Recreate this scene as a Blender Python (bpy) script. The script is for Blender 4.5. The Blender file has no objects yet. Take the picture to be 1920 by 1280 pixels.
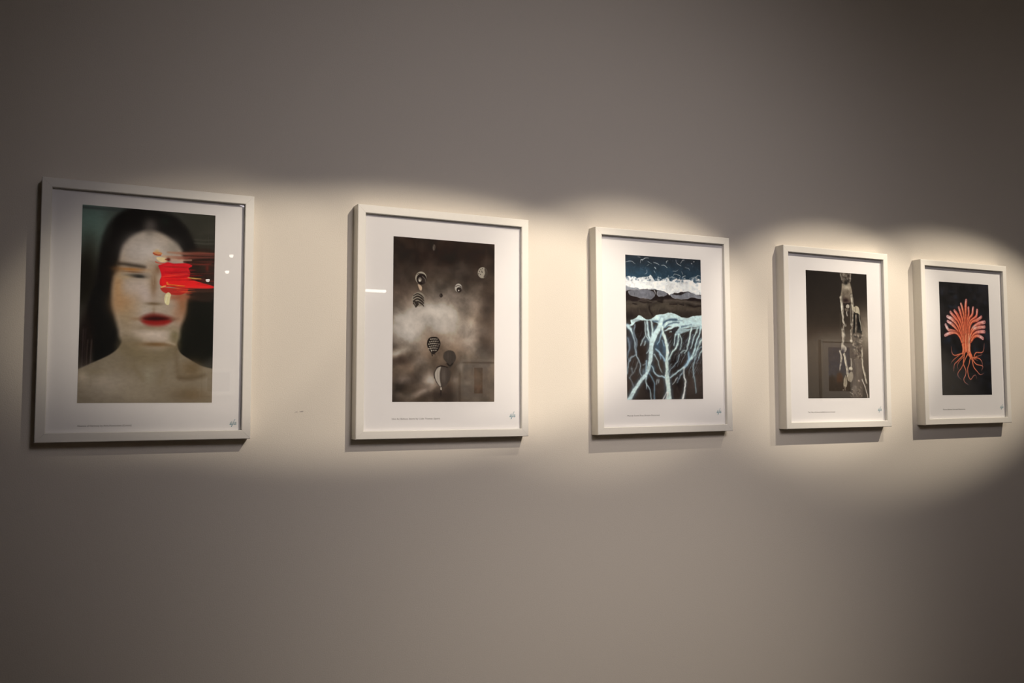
import bpy, bmesh, math
import numpy as np
from mathutils import Vector, Matrix, Euler

C = bpy.context.scene.collection
S = bpy.context.scene

# ------------------------------------------------------------------ camera
# The picture wall is the plane y = 0; x runs to the right along it, z is up, floor at 0.
cam_data = bpy.data.cameras.new('camera')
cam_data.sensor_fit = 'HORIZONTAL'
cam_data.sensor_width = 36
cam_data.lens = 32.1832
cam_data.clip_start = .02
cam = bpy.data.objects.new('camera', cam_data)
C.objects.link(cam)
YAW, PITCH, ROLL = math.radians(26.20938), math.radians(3.33300), math.radians(-.17376)
fw = Vector((math.sin(YAW)*math.cos(PITCH), math.cos(YAW)*math.cos(PITCH), math.sin(PITCH)))
rt = Vector((math.cos(YAW), -math.sin(YAW), 0))
up = rt.cross(fw)
rt2 = rt*math.cos(ROLL)+up*math.sin(ROLL)
up2 = up*math.cos(ROLL)-rt*math.sin(ROLL)
M = Matrix((rt2, up2, -fw)).transposed().to_4x4()
M.translation = Vector((-.15895, -2.01165, 1.43209))
cam.matrix_world = M
S.camera = cam

# ------------------------------------------------------------------ world and exposure
w = bpy.data.worlds.new('world')
S.world = w
w.use_nodes = True
w.node_tree.nodes['Background'].inputs[0].default_value = (.01, .01, .01, 1)
S.view_settings.view_transform = 'Standard'
S.view_settings.look = 'None'
S.view_settings.exposure = 0
S.view_settings.gamma = 1
S.view_settings.use_curve_mapping = False
S.cycles.use_denoising = True
S.cycles.max_bounces = 8
S.cycles.transparent_max_bounces = 12

# ------------------------------------------------------------------ the gallery's lamps and added lights
def spot(name, pos, target, power, half_w, half_h, blend, colour, radius=.012):
    """a framing spotlight: half_w and half_h are the half angles of its oval beam in degrees"""
    l = bpy.data.lights.new(name, 'SPOT')
    l.energy = power
    l.color = colour
    l.shadow_soft_size = radius
    l.spot_blend = blend
    big = max(half_w, half_h)
    l.spot_size = math.radians(2*big)
    o = bpy.data.objects.new(name, l)
    C.objects.link(o)
    d = Vector(target)-Vector(pos)
    d.normalize()
    ax = Vector((1, 0, 0))-d*d.x            # keep the long axis of the oval level along the wall
    ax.normalize()
    rot = Matrix((ax, (-d).cross(ax), -d)).transposed().to_4x4()
    tw, th, tb = (math.tan(math.radians(q)) for q in (half_w, half_h, big))
    o.matrix_world = Matrix.Translation(pos) @ rot @ Matrix.Diagonal((tw/tb, th/tb, 1, 1))
    return o
WARM = (1, .88, .72)
MILD = (1, .89, .79)
PALE = (1, .92, .96)
spot('spot_light', (1.42, -2.13, 3.25), (0.60, 0, 1.612), 208.0, 16.2, 5.75, 0.52, WARM)
spot('spot_light', (1.42, -2.13, 3.25), (0.09, 0, 1.622), 38.0, 6.8, 5.1, 0.40, WARM)  # extra beam added at the same lamp to brighten the leftmost print
spot('spot_light', (1.42, -1.31, 3.25), (1.15, 0, 1.625), 118.0, 14.0, 6.8, 0.6, WARM)
spot('spot_light', (2.20, -1.31, 3.25), (1.875, 0, 1.622), 145.0, 15.0, 6.65, 0.59, WARM)
spot('spot_light', (3.05, -1.31, 3.25), (2.36, 0, 1.590), 182.0, 18.5, 7.3, 0.62, WARM)
spot('spot_light', (-1.60, -2.10, 3.25), (0.890, 0, 1.575), 32.0, 13.04, 4.64, 0.617, WARM)
# added soft fill from no known fixture, lifting the wall and the shadows
spot('fill_light', (0.90, -3.20, 2.90), (0.92, 0, 1.757), 76.0, 25.0, 22.5, 1, PALE, .45)
spot('fill_light', (0.90, -3.20, 2.90), (2.70, 0, 1.369), 58.0, 61.0, 27.7, 1, PALE, .45)
spot('fill_light', (1.40, -3.20, 2.90), (1.15, 0, 0.59), 165.0, 18.5, 15.2, 1, MILD, .45)
spot('spot_light', (5.6, -2.1, 3.25), (6.05, -3.78, 1.53), 270, 30, 9.5, .5, WARM)
spot('spot_light', (0.70, -2.30, 3.25), (0.69, -3.78, 1.515), 130, 3.6, 3.0, .5, WARM)  # added to brighten the small landscape frame so its reflection shows
spot('spot_light', (2.40, -2.30, 3.25), (2.40, -3.78, 1.53), 220, 5.0, 4.5, .5, WARM)  # added to brighten the amber picture so its reflection shows


# ------------------------------------------------------------------ helpers
def mat(name, col, rough=.5, spec=.5, noise=0, scale=40, bump=0, bscale=300, emit=0):
    m = bpy.data.materials.new(name)
    m.use_nodes = True
    nt = m.node_tree
    b = nt.nodes['Principled BSDF']
    b.inputs['Roughness'].default_value = rough
    b.inputs['Specular IOR Level'].default_value = spec
    b.inputs['Base Color'].default_value = (*col, 1)
    tc = nt.nodes.new('ShaderNodeTexCoord')
    if noise:
        n = nt.nodes.new('ShaderNodeTexNoise')
        n.inputs['Scale'].default_value = scale
        n.inputs['Detail'].default_value = 6
        nt.links.new(tc.outputs['Object'], n.inputs['Vector'])
        r = nt.nodes.new('ShaderNodeMapRange')
        r.inputs['From Min'].default_value = .25
        r.inputs['From Max'].default_value = .75
        r.inputs['To Min'].default_value = 1-noise
        r.inputs['To Max'].default_value = 1+noise
        nt.links.new(n.outputs['Fac'], r.inputs['Value'])
        x = nt.nodes.new('ShaderNodeMix')
        x.data_type = 'RGBA'
        x.blend_type = 'MULTIPLY'
        x.inputs['Factor'].default_value = 1
        x.inputs['A'].default_value = (*col, 1)
        nt.links.new(r.outputs['Result'], x.inputs['B'])
        nt.links.new(x.outputs['Result'], b.inputs['Base Color'])
    if bump:
        n = nt.nodes.new('ShaderNodeTexNoise')
        n.inputs['Scale'].default_value = bscale
        n.inputs['Detail'].default_value = 4
        nt.links.new(tc.outputs['Object'], n.inputs['Vector'])
        u = nt.nodes.new('ShaderNodeBump')
        u.inputs['Strength'].default_value = bump
        u.inputs['Distance'].default_value = .002
        nt.links.new(n.outputs['Fac'], u.inputs['Height'])
        nt.links.new(u.outputs['Normal'], b.inputs['Normal'])
    if emit:
        b.inputs['Emission Color'].default_value = (*col, 1)
        b.inputs['Emission Strength'].default_value = emit
    return m

def glass_mat():
    """clear picture glass: lets light straight through and mirrors a little, more at grazing angles"""
    m = bpy.data.materials.new('picture_glass')
    m.use_nodes = True
    nt = m.node_tree
    nt.nodes.remove(nt.nodes['Principled BSDF'])
    t = nt.nodes.new('ShaderNodeBsdfTransparent')
    g = nt.nodes.new('ShaderNodeBsdfGlossy')
    g.inputs['Roughness'].default_value = .0
    lw = nt.nodes.new('ShaderNodeLayerWeight')
    lw.inputs['Blend'].default_value = .5
    p = nt.nodes.new('ShaderNodeMath')
    p.operation = 'POWER'
    p.inputs[1].default_value = 5
    a = nt.nodes.new('ShaderNodeMath')
    a.operation = 'MULTIPLY_ADD'
    a.inputs[1].default_value = .96
    a.inputs[2].default_value = .04
    mx = nt.nodes.new('ShaderNodeMixShader')
    nt.links.new(lw.outputs['Facing'], p.inputs[0])
    nt.links.new(p.outputs[0], a.inputs[0])
    nt.links.new(a.outputs[0], mx.inputs['Fac'])
    nt.links.new(t.outputs[0], mx.inputs[1])
    nt.links.new(g.outputs[0], mx.inputs[2])
    nt.links.new(mx.outputs[0], nt.nodes['Material Output'].inputs['Surface'])
    return m

def link(name, me, parent=None, material=None):
    o = bpy.data.objects.new(name, me)
    C.objects.link(o)
    if parent: o.parent = parent
    if material: me.materials.append(material)
    return o

def box_bm(bm, x0, x1, y0, y1, z0, z1):
    v = [bm.verts.new(p) for p in ((x0, y0, z0), (x1, y0, z0), (x1, y1, z0), (x0, y1, z0), (x0, y0, z1), (x1, y0, z1), (x1, y1, z1), (x0, y1, z1))]
    for f in ((0, 3, 2, 1), (4, 5, 6, 7), (0, 1, 5, 4), (1, 2, 6, 5), (2, 3, 7, 6), (3, 0, 4, 7)):
        bm.faces.new([v[i] for i in f])
    return v

def box(name, x0, x1, y0, y1, z0, z1, material, parent=None, bevel=0):
    bm = bmesh.new()
    box_bm(bm, x0, x1, y0, y1, z0, z1)
    if bevel:
        bmesh.ops.bevel(bm, geom=bm.edges[:], offset=bevel, segments=2, affect='EDGES')
    me = bpy.data.meshes.new(name)
    bm.to_mesh(me)
    bm.free()
    return link(name, me, parent, material)

def structure(o):
    o['kind'] = 'structure'
    return o

def tag(o, label, cat, group=None):
    o['label'] = label
    o['category'] = cat
    if group: o['group'] = group
    return o

def empty(name, loc, rot=(0, 0, 0)):
    o = bpy.data.objects.new(name, None)
    o.empty_display_size = .05
    C.objects.link(o)
    o.location = loc
    o.rotation_euler = rot
    return o

# ------------------------------------------------------------------ the room
X0, X1, YB, ZC = -3.5, 9.0, -3.78, 3.4
wall_m = mat('wall_paint', (.72, .665, .585), .75, .25, .035, 700, .25, 420)
wall_b = mat('wall_paint_back', (.62, .59, .55), .75, .25, .03, 300)
floor_m = mat('floor_boards', (.30, .23, .17), .45, .4, .2, 6)
ceil_m = mat('ceiling_paint', (.62, .60, .57), .85, .2, .02, 30)
trim_m = mat('trim_paint', (.70, .68, .64), .5, .4, .02, 30)
structure(box('wall_front', X0-.1, X1+.1, 0, .1, -.05, ZC, wall_m))
structure(box('wall_back', X0-.1, X1+.1, YB-.1, YB, -.05, ZC, wall_b))
structure(box('wall_left', X0-.1, X0, YB, 0, -.05, ZC, wall_b))
structure(box('wall_right', X1, X1+.1, YB, 0, -.05, ZC, wall_b))
structure(box('floor', X0-.1, X1+.1, YB-.1, .1, -.1, 0, floor_m))
structure(box('ceiling', X0-.1, X1+.1, YB-.1, .1, ZC, ZC+.1, ceil_m))
structure(box('baseboard_front', X0, X1, -.015, 0, 0, .09, trim_m))
structure(box('baseboard_back', X0, X1, YB, YB+.015, 0, .09, trim_m))
scuff_m = mat('grey_scuff', (.36, .33, .30), .8, .2)
def scuff(pts, wd):
    bm = bmesh.new()
    prev = None
    for k, (x, z) in enumerate(pts):
        h = wd*(1 if 0 < k < len(pts)-1 else .3)
        q = (bm.verts.new((x, -.00025, z-h)), bm.verts.new((x, -.00025, z+h)), bm.verts.new((x, 0, z+h*1.6)), bm.verts.new((x, 0, z-h*1.6)))
        if prev:
            for i in range(4):
                bm.faces.new((prev[i], q[i], q[(i+1) % 4], prev[(i+1) % 4]))
        prev = q
    bmesh.ops.recalc_face_normals(bm, faces=bm.faces[:])
    me = bpy.data.meshes.new('scuff')
    bm.to_mesh(me)
    bm.free()
    o = link('scuff', me, bpy.data.objects['wall_front'], scuff_m)
    return o
scuff([(.3005, 1.3950), (.3030, 1.3960), (.3060, 1.3962), (.3090, 1.3958)], .0004)
scuff([(.3110, 1.3962), (.3150, 1.3968), (.3180, 1.3970), (.3205, 1.3980)], .0006)


# ---- print painter: numpy rasteriser for the flat pictures (u to the right 0..1, v downwards 0..h/w) ----
def spline(pts, closed=False, n=6):
    P = np.array(pts, float)
    if len(P) < 3 and not closed:
        return P
    out = []
    m = len(P)
    for i in range(m if closed else m-1):
        if closed:
            a, b, c, d = P[i-1], P[i], P[(i+1) % m], P[(i+2) % m]
        else:
            a, b, c, d = P[max(i-1, 0)], P[i], P[i+1], P[min(i+2, m-1)]
        for k in range(n):
            t = k/n
            out.append(.5*((2*b) + (c-a)*t + (2*a-5*b+4*c-d)*t*t + (3*b-a-3*c+d)*t**3))
    if not closed:
        out.append(P[-1])
    return np.array(out)

class Sheet:
    def __init__(self, w, h_over_w, seed):
        self.w = w; self.h = int(round(w*h_over_w)); self.ar = h_over_w
        self.rng = np.random.RandomState(seed)
        self.im = np.zeros((self.h, self.w, 3))
        self.v, self.u = np.mgrid[0:self.h, 0:self.w]
        self.u = (self.u+.5)/w; self.v = (self.v+.5)/w
    def grad(self, tl, tr, bl, br):
        s = self.u[..., None]; t = (self.v/self.ar)[..., None]
        tl, tr, bl, br = [np.array(q, float) for q in (tl, tr, bl, br)]
        self.im[:] = (tl*(1-s)+tr*s)*(1-t)+(bl*(1-s)+br*s)*t
    def ramp(self, stops):
        t = self.v/self.ar
        for k in range(3):
            self.im[..., k] = np.interp(t, [s[0] for s in stops], [s[1][k] for s in stops])
    def box(self, x0, y0, x1, y1):
        i0, i1 = max(0, int(x0*self.w)), min(self.w, int(x1*self.w)+2)
        j0, j1 = max(0, int(y0*self.w)), min(self.h, int(y1*self.w)+2)
        return (i0, i1, j0, j1) if i1 > i0 and j1 > j0 else None
    def mix(self, bx, a, col):
        i0, i1, j0, j1 = bx
        r = self.im[j0:j1, i0:i1]
        r += (np.asarray(col, float)-r)*np.clip(a, 0, 1)[..., None]
    def segs(self, P, bx, closed):
        i0, i1, j0, j1 = bx
        U = self.u[j0:j1, i0:i1]; V = self.v[j0:j1, i0:i1]
        best = np.full(U.shape, 1e9); bt = np.zeros(U.shape); ins = np.zeros(U.shape, bool)
        n = len(P); m = n if closed else n-1
        for k in range(m):
            a, b = P[k], P[(k+1) % n]
            d = b-a; L = d@d+1e-12
            t = np.clip(((U-a[0])*d[0]+(V-a[1])*d[1])/L, 0, 1)
            q = (U-a[0]-t*d[0])**2+(V-a[1]-t*d[1])**2
            f = q < best
            best[f] = q[f]; bt[f] = (k+t[f])/m
            if closed:
                c = ((a[1] > V) != (b[1] > V)) & (U < (b[0]-a[0])*(V-a[1])/((b[1]-a[1]) or 1e-12)+a[0])
                ins ^= c
        return np.sqrt(best), bt, ins
    def poly(self, pts, col, blur=.004, al=1.0, sharp=0):
        P = np.array(pts, float) if sharp else spline(pts, True, 4)
        bx = self.box(P[:, 0].min()-blur, P[:, 1].min()-blur, P[:, 0].max()+blur, P[:, 1].max()+blur)
        if not bx: return
        D, _, ins = self.segs(P, bx, True)
        s = np.where(ins, D, -D)/max(blur, .5/self.w)
        a = np.clip(.5+.5*s, 0, 1); a = a*a*(3-2*a)
        self.mix(bx, a*al, col)
    def stroke(self, pts, wid, col, blur=.003, al=1.0):
        P = spline(pts, False, 5)
        W = np.atleast_1d(np.array(wid, float)); C = np.atleast_2d(np.array(col, float))
        mw = W.max()/2+blur
        bx = self.box(P[:, 0].min()-mw, P[:, 1].min()-mw, P[:, 0].max()+mw, P[:, 1].max()+mw)
        if not bx: return
        D, t, _ = self.segs(P, bx, False)
        w = np.interp(t, np.linspace(0, 1, len(W)), W)/2
        a = np.clip(.5+.5*(w-D)/max(blur, .5/self.w), 0, 1)
        a *= np.clip(2*w*self.w, 0, 1)
        c = np.stack([np.interp(t, np.linspace(0, 1, len(C)), C[:, k]) for k in range(3)], -1)
        i0, i1, j0, j1 = bx
        r = self.im[j0:j1, i0:i1]
        r += (c-r)*(a*al)[..., None]
    def blob(self, x, y, rx, ry, col, al=1.0, rot=0, hard=1):
        e = max(rx, ry)*2.6
        bx = self.box(x-e, y-e, x+e, y+e)
        if not bx: return
        i0, i1, j0, j1 = bx
        U = self.u[j0:j1, i0:i1]-x; V = self.v[j0:j1, i0:i1]-y
        c, s = math.cos(rot), math.sin(rot)
        q = ((U*c+V*s)/rx)**2+((-U*s+V*c)/ry)**2
        self.mix(bx, al*np.exp(-q**hard), col)
    def fbm(self, cells, octaves=5, sx=1.0, gain=.5):
        out = np.zeros((self.h, self.w)); amp = 1; tot = 0
        for o in range(octaves):
            nx = cells*2**o*sx; ny = cells*2**o
            g = self.rng.rand(int(ny*self.ar)+3, int(nx)+3)
            x = self.u*nx; y = self.v*ny
            xi = x.astype(int); yi = y.astype(int)
            fx = x-xi; fy = y-yi; fx = fx*fx*(3-2*fx); fy = fy*fy*(3-2*fy)
            out += amp*((g[yi, xi]*(1-fx)+g[yi, xi+1]*fx)*(1-fy)+(g[yi+1, xi]*(1-fx)+g[yi+1, xi+1]*fx)*fy)
            tot += amp; amp *= gain
        return out/tot-.5
    def warp(self, cells, amount):
        """roughen edges: look every point up a little way off, by noise"""
        x = np.clip(self.u*self.w-.5+self.fbm(cells, 4)*amount*self.w, 0, self.w-1.001)
        y = np.clip(self.v*self.w-.5+self.fbm(cells, 4)*amount*self.w, 0, self.h-1.001)
        xi = x.astype(int); yi = y.astype(int)
        fx = (x-xi)[..., None]; fy = (y-yi)[..., None]
        m = self.im
        self.im = (m[yi, xi]*(1-fx)+m[yi, xi+1]*fx)*(1-fy)+(m[yi+1, xi]*(1-fx)+m[yi+1, xi+1]*fx)*fy
    def run(self, prims):
        for p in prims:
            getattr(self, {'p': 'poly', 's': 'stroke', 'b': 'blob'}[p[0]])(*p[1:])

# the marks of the five prints: p = filled shape, s = brush stroke, b = soft spot
PORTRAIT = [['b',.0565,.1323,.1561,.2191,[120,155,148],.9,.0,1],
['b',.0516,.398,.0719,.1982,[47,49,41],.8,.0,1],
['b',.9326,.1043,.1692,.1797,[58,59,51],.9,.0,1],
['s',[[.0024,.02],[.328,.0219]],[.02166],[[76,88,88]],.0051,.7],  # strip of the frame's reflection, painted into the print
['b',.0211,.5976,.1132,.2169,[17,14,7],.95,.0,2],
['p',[[.3276,.005],[.2431,.072],[.1901,.1495],[.1504,.259],[.1194,.4603],[.1006,.6597],[.0837,.9235],[.1326,1.1841],[.2695,1.1153],[.3466,.7815],[.3969,.3103],[.5198,.2349],[.7122,.359],[.7832,.6959],[.7296,1.1711],[.9533,1.1662],[.9259,.7581],[.8803,.4178],[.8585,.2954],[.8243,.2013],[.7579,.1028],[.6604,.0275],[.5141,-.0092],[.4141,-.0084]],[5,3,4],.02915,.97,0],
['b',.1917,.2096,.0243,.0934,[62,67,61],.4,.349,1],
['b',.4983,.1211,.0563,.061,[101,95,92],.8,.0,1],
['b',.6108,.079,.0379,.0409,[30,49,40],.5,.0,1],
['b',.8239,.1807,.0322,.0481,[52,49,43],.4,.0,1],
['s',[[.8375,.2142],[.9152,.2147],[.9966,.2073]],[.00937],[[78,78,71]],.00669,.6],
['s',[[.838,.2417],[.9158,.2422],[.9971,.235]],[.00936],[[88,89,82]],.00669,.6],
['s',[[.8384,.2623],[.9162,.2629],[.9975,.2557]],[.00936],[[43,38,31]],.00669,.6],
['s',[[.9008,.1411],[.9955,.1484]],[.02684],[[60,59,53]],.02013,.6],
['p',[[.7435,1.1484],[.7281,1.0498],[.7391,.9433],[.7824,.7782],[.7895,.6351],[1.003,.6252],[1.008,1.2424],[.906,1.2301],[.8245,1.1891]],[7,10,4],.01728,1,0],
['p',[[.3041,1.0545],[.2825,.958],[.2529,.7992],[.223,.6265],[.1089,.6319],[.051,.821],[.0673,.9581],[.1012,1.0533],[.1093,1.2384],[.1991,1.1816],[.2739,1.1246]],[3,4,5],.01653,1,0],
['b',.0509,1.0479,.0562,.233,[17,7,5],.9,.0,2],
['s',[[.0302,.973],[.0275,1.1512],[.0257,1.2673]],[.00783],[[87,76,79]],.00522,.6],  # this and the next upright streaks: glass reflections painted into the print
['s',[[.0458,.9725],[.0431,1.1508],[.0413,1.267]],[.00784],[[63,54,56]],.00523,.6],
['s',[[.0638,1.0612],[.0587,1.1505],[.0569,1.2668]],[.00784],[[93,82,82]],.00523,.6],
['s',[[.092,1.0604],[.0868,1.1498],[.085,1.2663]],[.00786],[[98,88,88]],.00524,.6],
['p',[[.3025,.9921],[.3105,1.0544],[.2833,1.1175],[.2179,1.1743],[.106,1.233],[-.0004,1.2882],[-.0229,1.3022],[-.0147,1.6006],[1.0488,1.5981],[1.043,1.2918],[1.0017,1.2711],[.9064,1.2478],[.818,1.1963],[.7468,1.1448],[.7207,1.0783],[.7232,.9792],[.6972,.8525],[.3701,.8645]],[146,136,118],.00809,1,0],
['p',[[.4868,.166],[.3943,.2027],[.3277,.2609],[.2894,.3304],[.2704,.4252],[.2544,.5194],[.2318,.5871],[.2252,.687],[.2338,.7861],[.251,.8649],[.278,.9698],[.2982,1.0485],[.4042,1.1252],[.5158,1.1424],[.6215,1.1266],[.7207,1.0501],[.7437,.9415],[.7735,.8457],[.784,.7367],[.7931,.5592],[.7699,.3693],[.7038,.2639],[.6006,.1888]],[186,173,159],.02581,1,0],
['b',.4969,.3312,.1623,.1148,[217,213,213],.8,.0,1],
['b',.457,.2255,.0996,.0405,[196,190,184],.6,.0,1],
['b',.3728,.3387,.0741,.0872,[208,202,200],.6,.0,1],
['b',.4932,.1689,.0375,.0406,[113,108,103],.5,.0,1],
['b',.6789,.2928,.0508,.0613,[153,148,141],.7,.0,1],
['b',.2696,.6385,.0427,.1462,[202,157,104],.8,.0,1],
['b',.2974,.7702,.0733,.0863,[199,157,115],.7,.0,1],
['b',.3799,.6333,.0862,.0601,[209,196,189],.7,.0,1],
['b',.3344,.5353,.0675,.0267,[198,184,159],.6,.0,1],
['b',.4861,.6686,.0684,.1006,[214,202,202],.85,.0,1],
['b',.5019,.5468,.0374,.1345,[192,178,162],.7,.0,1],
['b',.5342,.5923,.0281,.1144,[141,112,83],.8,.0,1],
['b',.5186,.4583,.0437,.0405,[177,160,143],.7,.0,1],
['b',.5629,.4761,.0251,.0405,[133,100,71],.7,.0,1],
['b',.7554,.765,.0401,.0996,[156,103,65],.8,.0,1],
['b',.7169,.8376,.0466,.0851,[173,130,103],.6,.0,1],
['b',.3291,.7683,.1028,.0837,[195,156,114],.5,.0,1],
['b',.332,.8868,.0706,.1045,[169,151,120],.6,.0,1],
['b',.498,.7824,.1044,.0352,[191,180,162],.5,.0,1],
['b',.5366,.7562,.059,.0127,[110,90,64],.8,.0,1],
['b',.5382,.8231,.0131,.0493,[152,128,103],.5,.0,1],
['b',.4794,.8254,.0391,.0421,[204,197,191],.6,.0,1],
['p',[[.2849,1.0551],[.3346,.9911],[.4128,1.0306],[.4725,1.0848],[.5576,1.1001],[.6426,1.0804],[.7139,1.0078],[.7272,1.1629],[.5089,1.2516],[.2872,1.1451]],[131,119,92],.0472,.6,0],
['b',.5424,1.0058,.1308,.0421,[218,206,195],.95,.0,1],
['b',.5411,.9497,.157,.0211,[151,135,110],.7,.0,1],
['b',.7006,1.0082,.0398,.0565,[125,117,85],.8,.0,1],
['b',.5572,1.0826,.1243,.0182,[124,95,60],.9,.0,1],
['b',.4149,1.1142,.0775,.0835,[144,130,100],.5,.0,1],
['s',[[.6421,1.0593],[.6688,1.0691],[.7021,1.0788]],[.01775],[[203,191,173]],.01093,.6],
['s',[[.6795,.9523],[.7264,.972]],[.01645],[[175,161,136]],.00959,.6],
['p',[[.4352,.8817],[.4864,.8462],[.5384,.8358],[.6176,.8448],[.6911,.874],[.632,.8987],[.5401,.9075],[.4746,.8992]],[111,26,19],.02445,.9,0],
['p',[[.4549,.8929],[.5525,.8754],[.6713,.8818],[.6325,.922],[.5473,.934],[.4817,.9235]],[157,25,23],.02173,.9,0],
['p',[[.4676,.8805],[.5521,.8613],[.6513,.874],[.5528,.8902]],[36,3,4],.0163,.9,0],
['b',.4093,.8826,.0453,.0154,[164,135,106],.7,.0,1],
['b',.6911,.8754,.0398,.0127,[144,110,90],.7,.0,1],
['b',.205,1.4083,.1894,.1234,[189,180,168],.8,.0,1],
['b',.034,1.3422,.0373,.0545,[211,199,182],.6,.0,1],
['b',.4493,1.4749,.1937,.0762,[167,157,140],.6,.0,1],
['b',.5108,1.3352,.0455,.0766,[167,162,143],.6,.0,1],
['b',.844,1.4858,.1539,.0635,[120,102,76],.8,.0,1],
['b',.8397,1.2738,.0938,.0779,[117,99,71],.8,.0,1],
['b',.3792,1.2401,.1029,.0624,[147,135,110],.5,.0,1],
['s',[[.713,1.1209],[.7224,1.2477],[.7341,1.332]],[.02051],[[108,92,69]],.02325,.5],
['s',[[.7478,1.3494],[.8278,1.3504],[.935,1.3276]],[.02064],[[94,78,56]],.02339,.75],
['s',[[.399,1.2606],[.4391,1.3155],[.4692,1.3567]],[.01741],[[127,114,88]],.02277,.5],
['s',[[.6269,1.2635],[.6091,1.3478],[.5969,1.3899]],[.02033],[[131,119,94]],.02439,.5],
['b',.1268,1.3066,.1004,.0274,[151,141,116],.5,.0,1],
['s',[[.0886,1.2867],[.0923,1.4233]],[.01045],[[157,147,127]],.00523,.35],
['p',[[.2523,.4362],[.3013,.4368],[.3753,.4427],[.4624,.456],[.4567,.4751],[.376,.4694],[.308,.4598],[.2652,.4622]],[49,40,32],.02181,.85,0],
['b',.3579,.4885,.1046,.0147,[185,127,69],.9,.0,1],
['b',.3769,.5083,.074,.0067,[127,83,48],.7,.0,1],
['b',.2538,.4928,.0366,.0266,[96,72,47],.6,.0,1],
['b',.4023,.5371,.0741,.0161,[79,73,67],.9,.0,1],
['b',.4303,.5424,.0434,.0121,[37,38,36],.85,.0,1],
['b',.3103,.5532,.0551,.016,[196,173,140],.7,.0,1],
['b',.4029,.5619,.0679,.0054,[196,185,172],.6,.0,1],
['b',.4829,.5343,.0249,.0269,[164,152,137],.6,.0,1],
['s',[[.5264,.5253],[.5313,.5992]],[.00519],[[190,174,158]],.00324,.5],
['p',[[.756,.3154],[1.0018,.3073],[1.0091,.693],[.7959,.6954],[.8059,.5586],[.7775,.4235]],[48,31,24],.01992,.85,0],
['b',.7383,.6843,.0763,.0475,[171,100,68],.8,.0,1],
['s',[[.6751,.7006],[.7958,.6886]],[.02627],[[171,108,82]],.01182,.7],
['s',[[.6354,.3329],[.7756,.3347],[.8785,.3272],[.9988,.3227]],[.01327,.02655,.0292,.01991],[[191,151,127],[147,83,70],[132,71,60]],.00664,.8],
['s',[[.5982,.3657],[.7125,.3726],[.8405,.3638],[.9961,.3505]],[.01324,.02912,.02383,.01986],[[218,189,160],[153,83,70],[96,54,48]],.00662,.85],
['s',[[.7642,.4004],[.8798,.3903],[.9967,.385]],[.01997],[[56,28,22]],.00666,.8],
['s',[[.6494,.3933],[.732,.392],[.8152,.3858]],[.01318],[[208,170,151]],.00527,.7],
['s',[[.803,.4153],[.9061,.4129],[.971,.4058]],[.01066],[[117,44,36]],.004,.8],
['p',[[.5222,.3398],[.5597,.3341],[.5914,.3424],[.5792,.3601],[.5353,.364]],[229,154,97],.00326,.9,0],
['s',[[.5255,.3484],[.554,.3602],[.5792,.3601]],[.00912],[[182,67,47]],.00261,.9],
['b',.5533,.3277,.0188,.0122,[222,188,125],.7,.0,1],
['p',[[.5482,.3822],[.5858,.3746],[.6302,.3842],[.6433,.4039],[.5993,.4165],[.5677,.4082]],[255,237,185],.00392,.9,0],
['s',[[.5427,.4164],[.5681,.4251],[.6059,.4263]],[.00782],[[217,80,56]],.00261,.9],
['b',.6399,.3918,.0139,.0149,[62,8,4],.95,.0,1],
['s',[[.6177,.3917],[.6492,.3865]],[.00917],[[139,34,23]],.00262,.8],
['p',[[.5654,.4455],[.5997,.4301],[.6372,.4144],[.6881,.4217],[.7773,.4133],[.8258,.4311],[.7974,.4566],[.8109,.4901],[.8054,.5313],[.8444,.5567],[.781,.5939],[.6794,.6056],[.5911,.6098],[.5776,.57],[.5893,.5288],[.5788,.482]],[229,25,41],.00394,1,0],
['b',.7088,.4988,.0763,.0177,[180,13,30],.7,.0,1],
['b',.7658,.4788,.0447,.0204,[183,21,37],.6,.0,1],
['b',.638,.4517,.0379,.0271,[245,40,54],.7,.0,1],
['p',[[.6019,.5315],[.6837,.5138],[.7602,.5166],[.8055,.5382],[.8832,.5616],[.9974,.5918],[.9685,.6124],[.8456,.6147],[.7687,.6149],[.6542,.6136],[.5974,.6095]],[247,32,37],.00462,1,0],
['s',[[.7175,.6072],[.8326,.6065],[.9488,.601]],[.01985,.02382,.01456],[[255,41,43]],.00397,.9],
['p',[[.5882,.6201],[.6798,.6225],[.7815,.6143],[.7948,.641],[.738,.6741],[.6619,.6741],[.6047,.6565]],[196,39,34],.00524,.9,0],
['s',[[.6345,.5807],[.6475,.597],[.7174,.6004],[.7684,.6013]],[.01573,.01442,.00787],[[255,145,59]],.00328,.9],
['s',[[.5913,.6199],[.6225,.607]],[.01173],[[255,210,127]],.00326,.9],
['s',[[.7118,.638],[.7945,.6274],[.8459,.6304]],[.00659],[[230,75,52]],.00264,.8],
['s',[[.7925,.5286],[.844,.5348],[.8956,.535]],[.00663,.01193,.0053],[[229,203,106]],.00265,.9],
['s',[[.8057,.5484],[.8829,.5445]],[.00663],[[43,17,7]],.00265,.8],
['s',[[.8239,.4962],[.9078,.4987],[.9953,.4838]],[.02398],[[51,24,17]],.00666,.85],
['s',[[.8829,.5479],[.9966,.5491]],[.01201],[[133,46,36]],.004,.7],
['b',.9424,.4418,.013,.0275,[123,40,32],.8,.0,1],
['s',[[.8076,.6404],[.9981,.6302]],[.01994],[[72,44,32]],.00665,.8],
['s',[[.8211,.6704],[.9987,.6591]],[.01329],[[34,24,17]],.00532,.7],
['s',[[.5851,.5337],[.655,.5296],[.7254,.5257]],[.00262,.00609,.00131],[[255,112,69]],.00262,.5795450765468805],
['s',[[.6747,.4518],[.7516,.4502],[.8291,.4454]],[.00264,.00725,.00132],[[147,17,18]],.00264,.3737759462587661],
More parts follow.
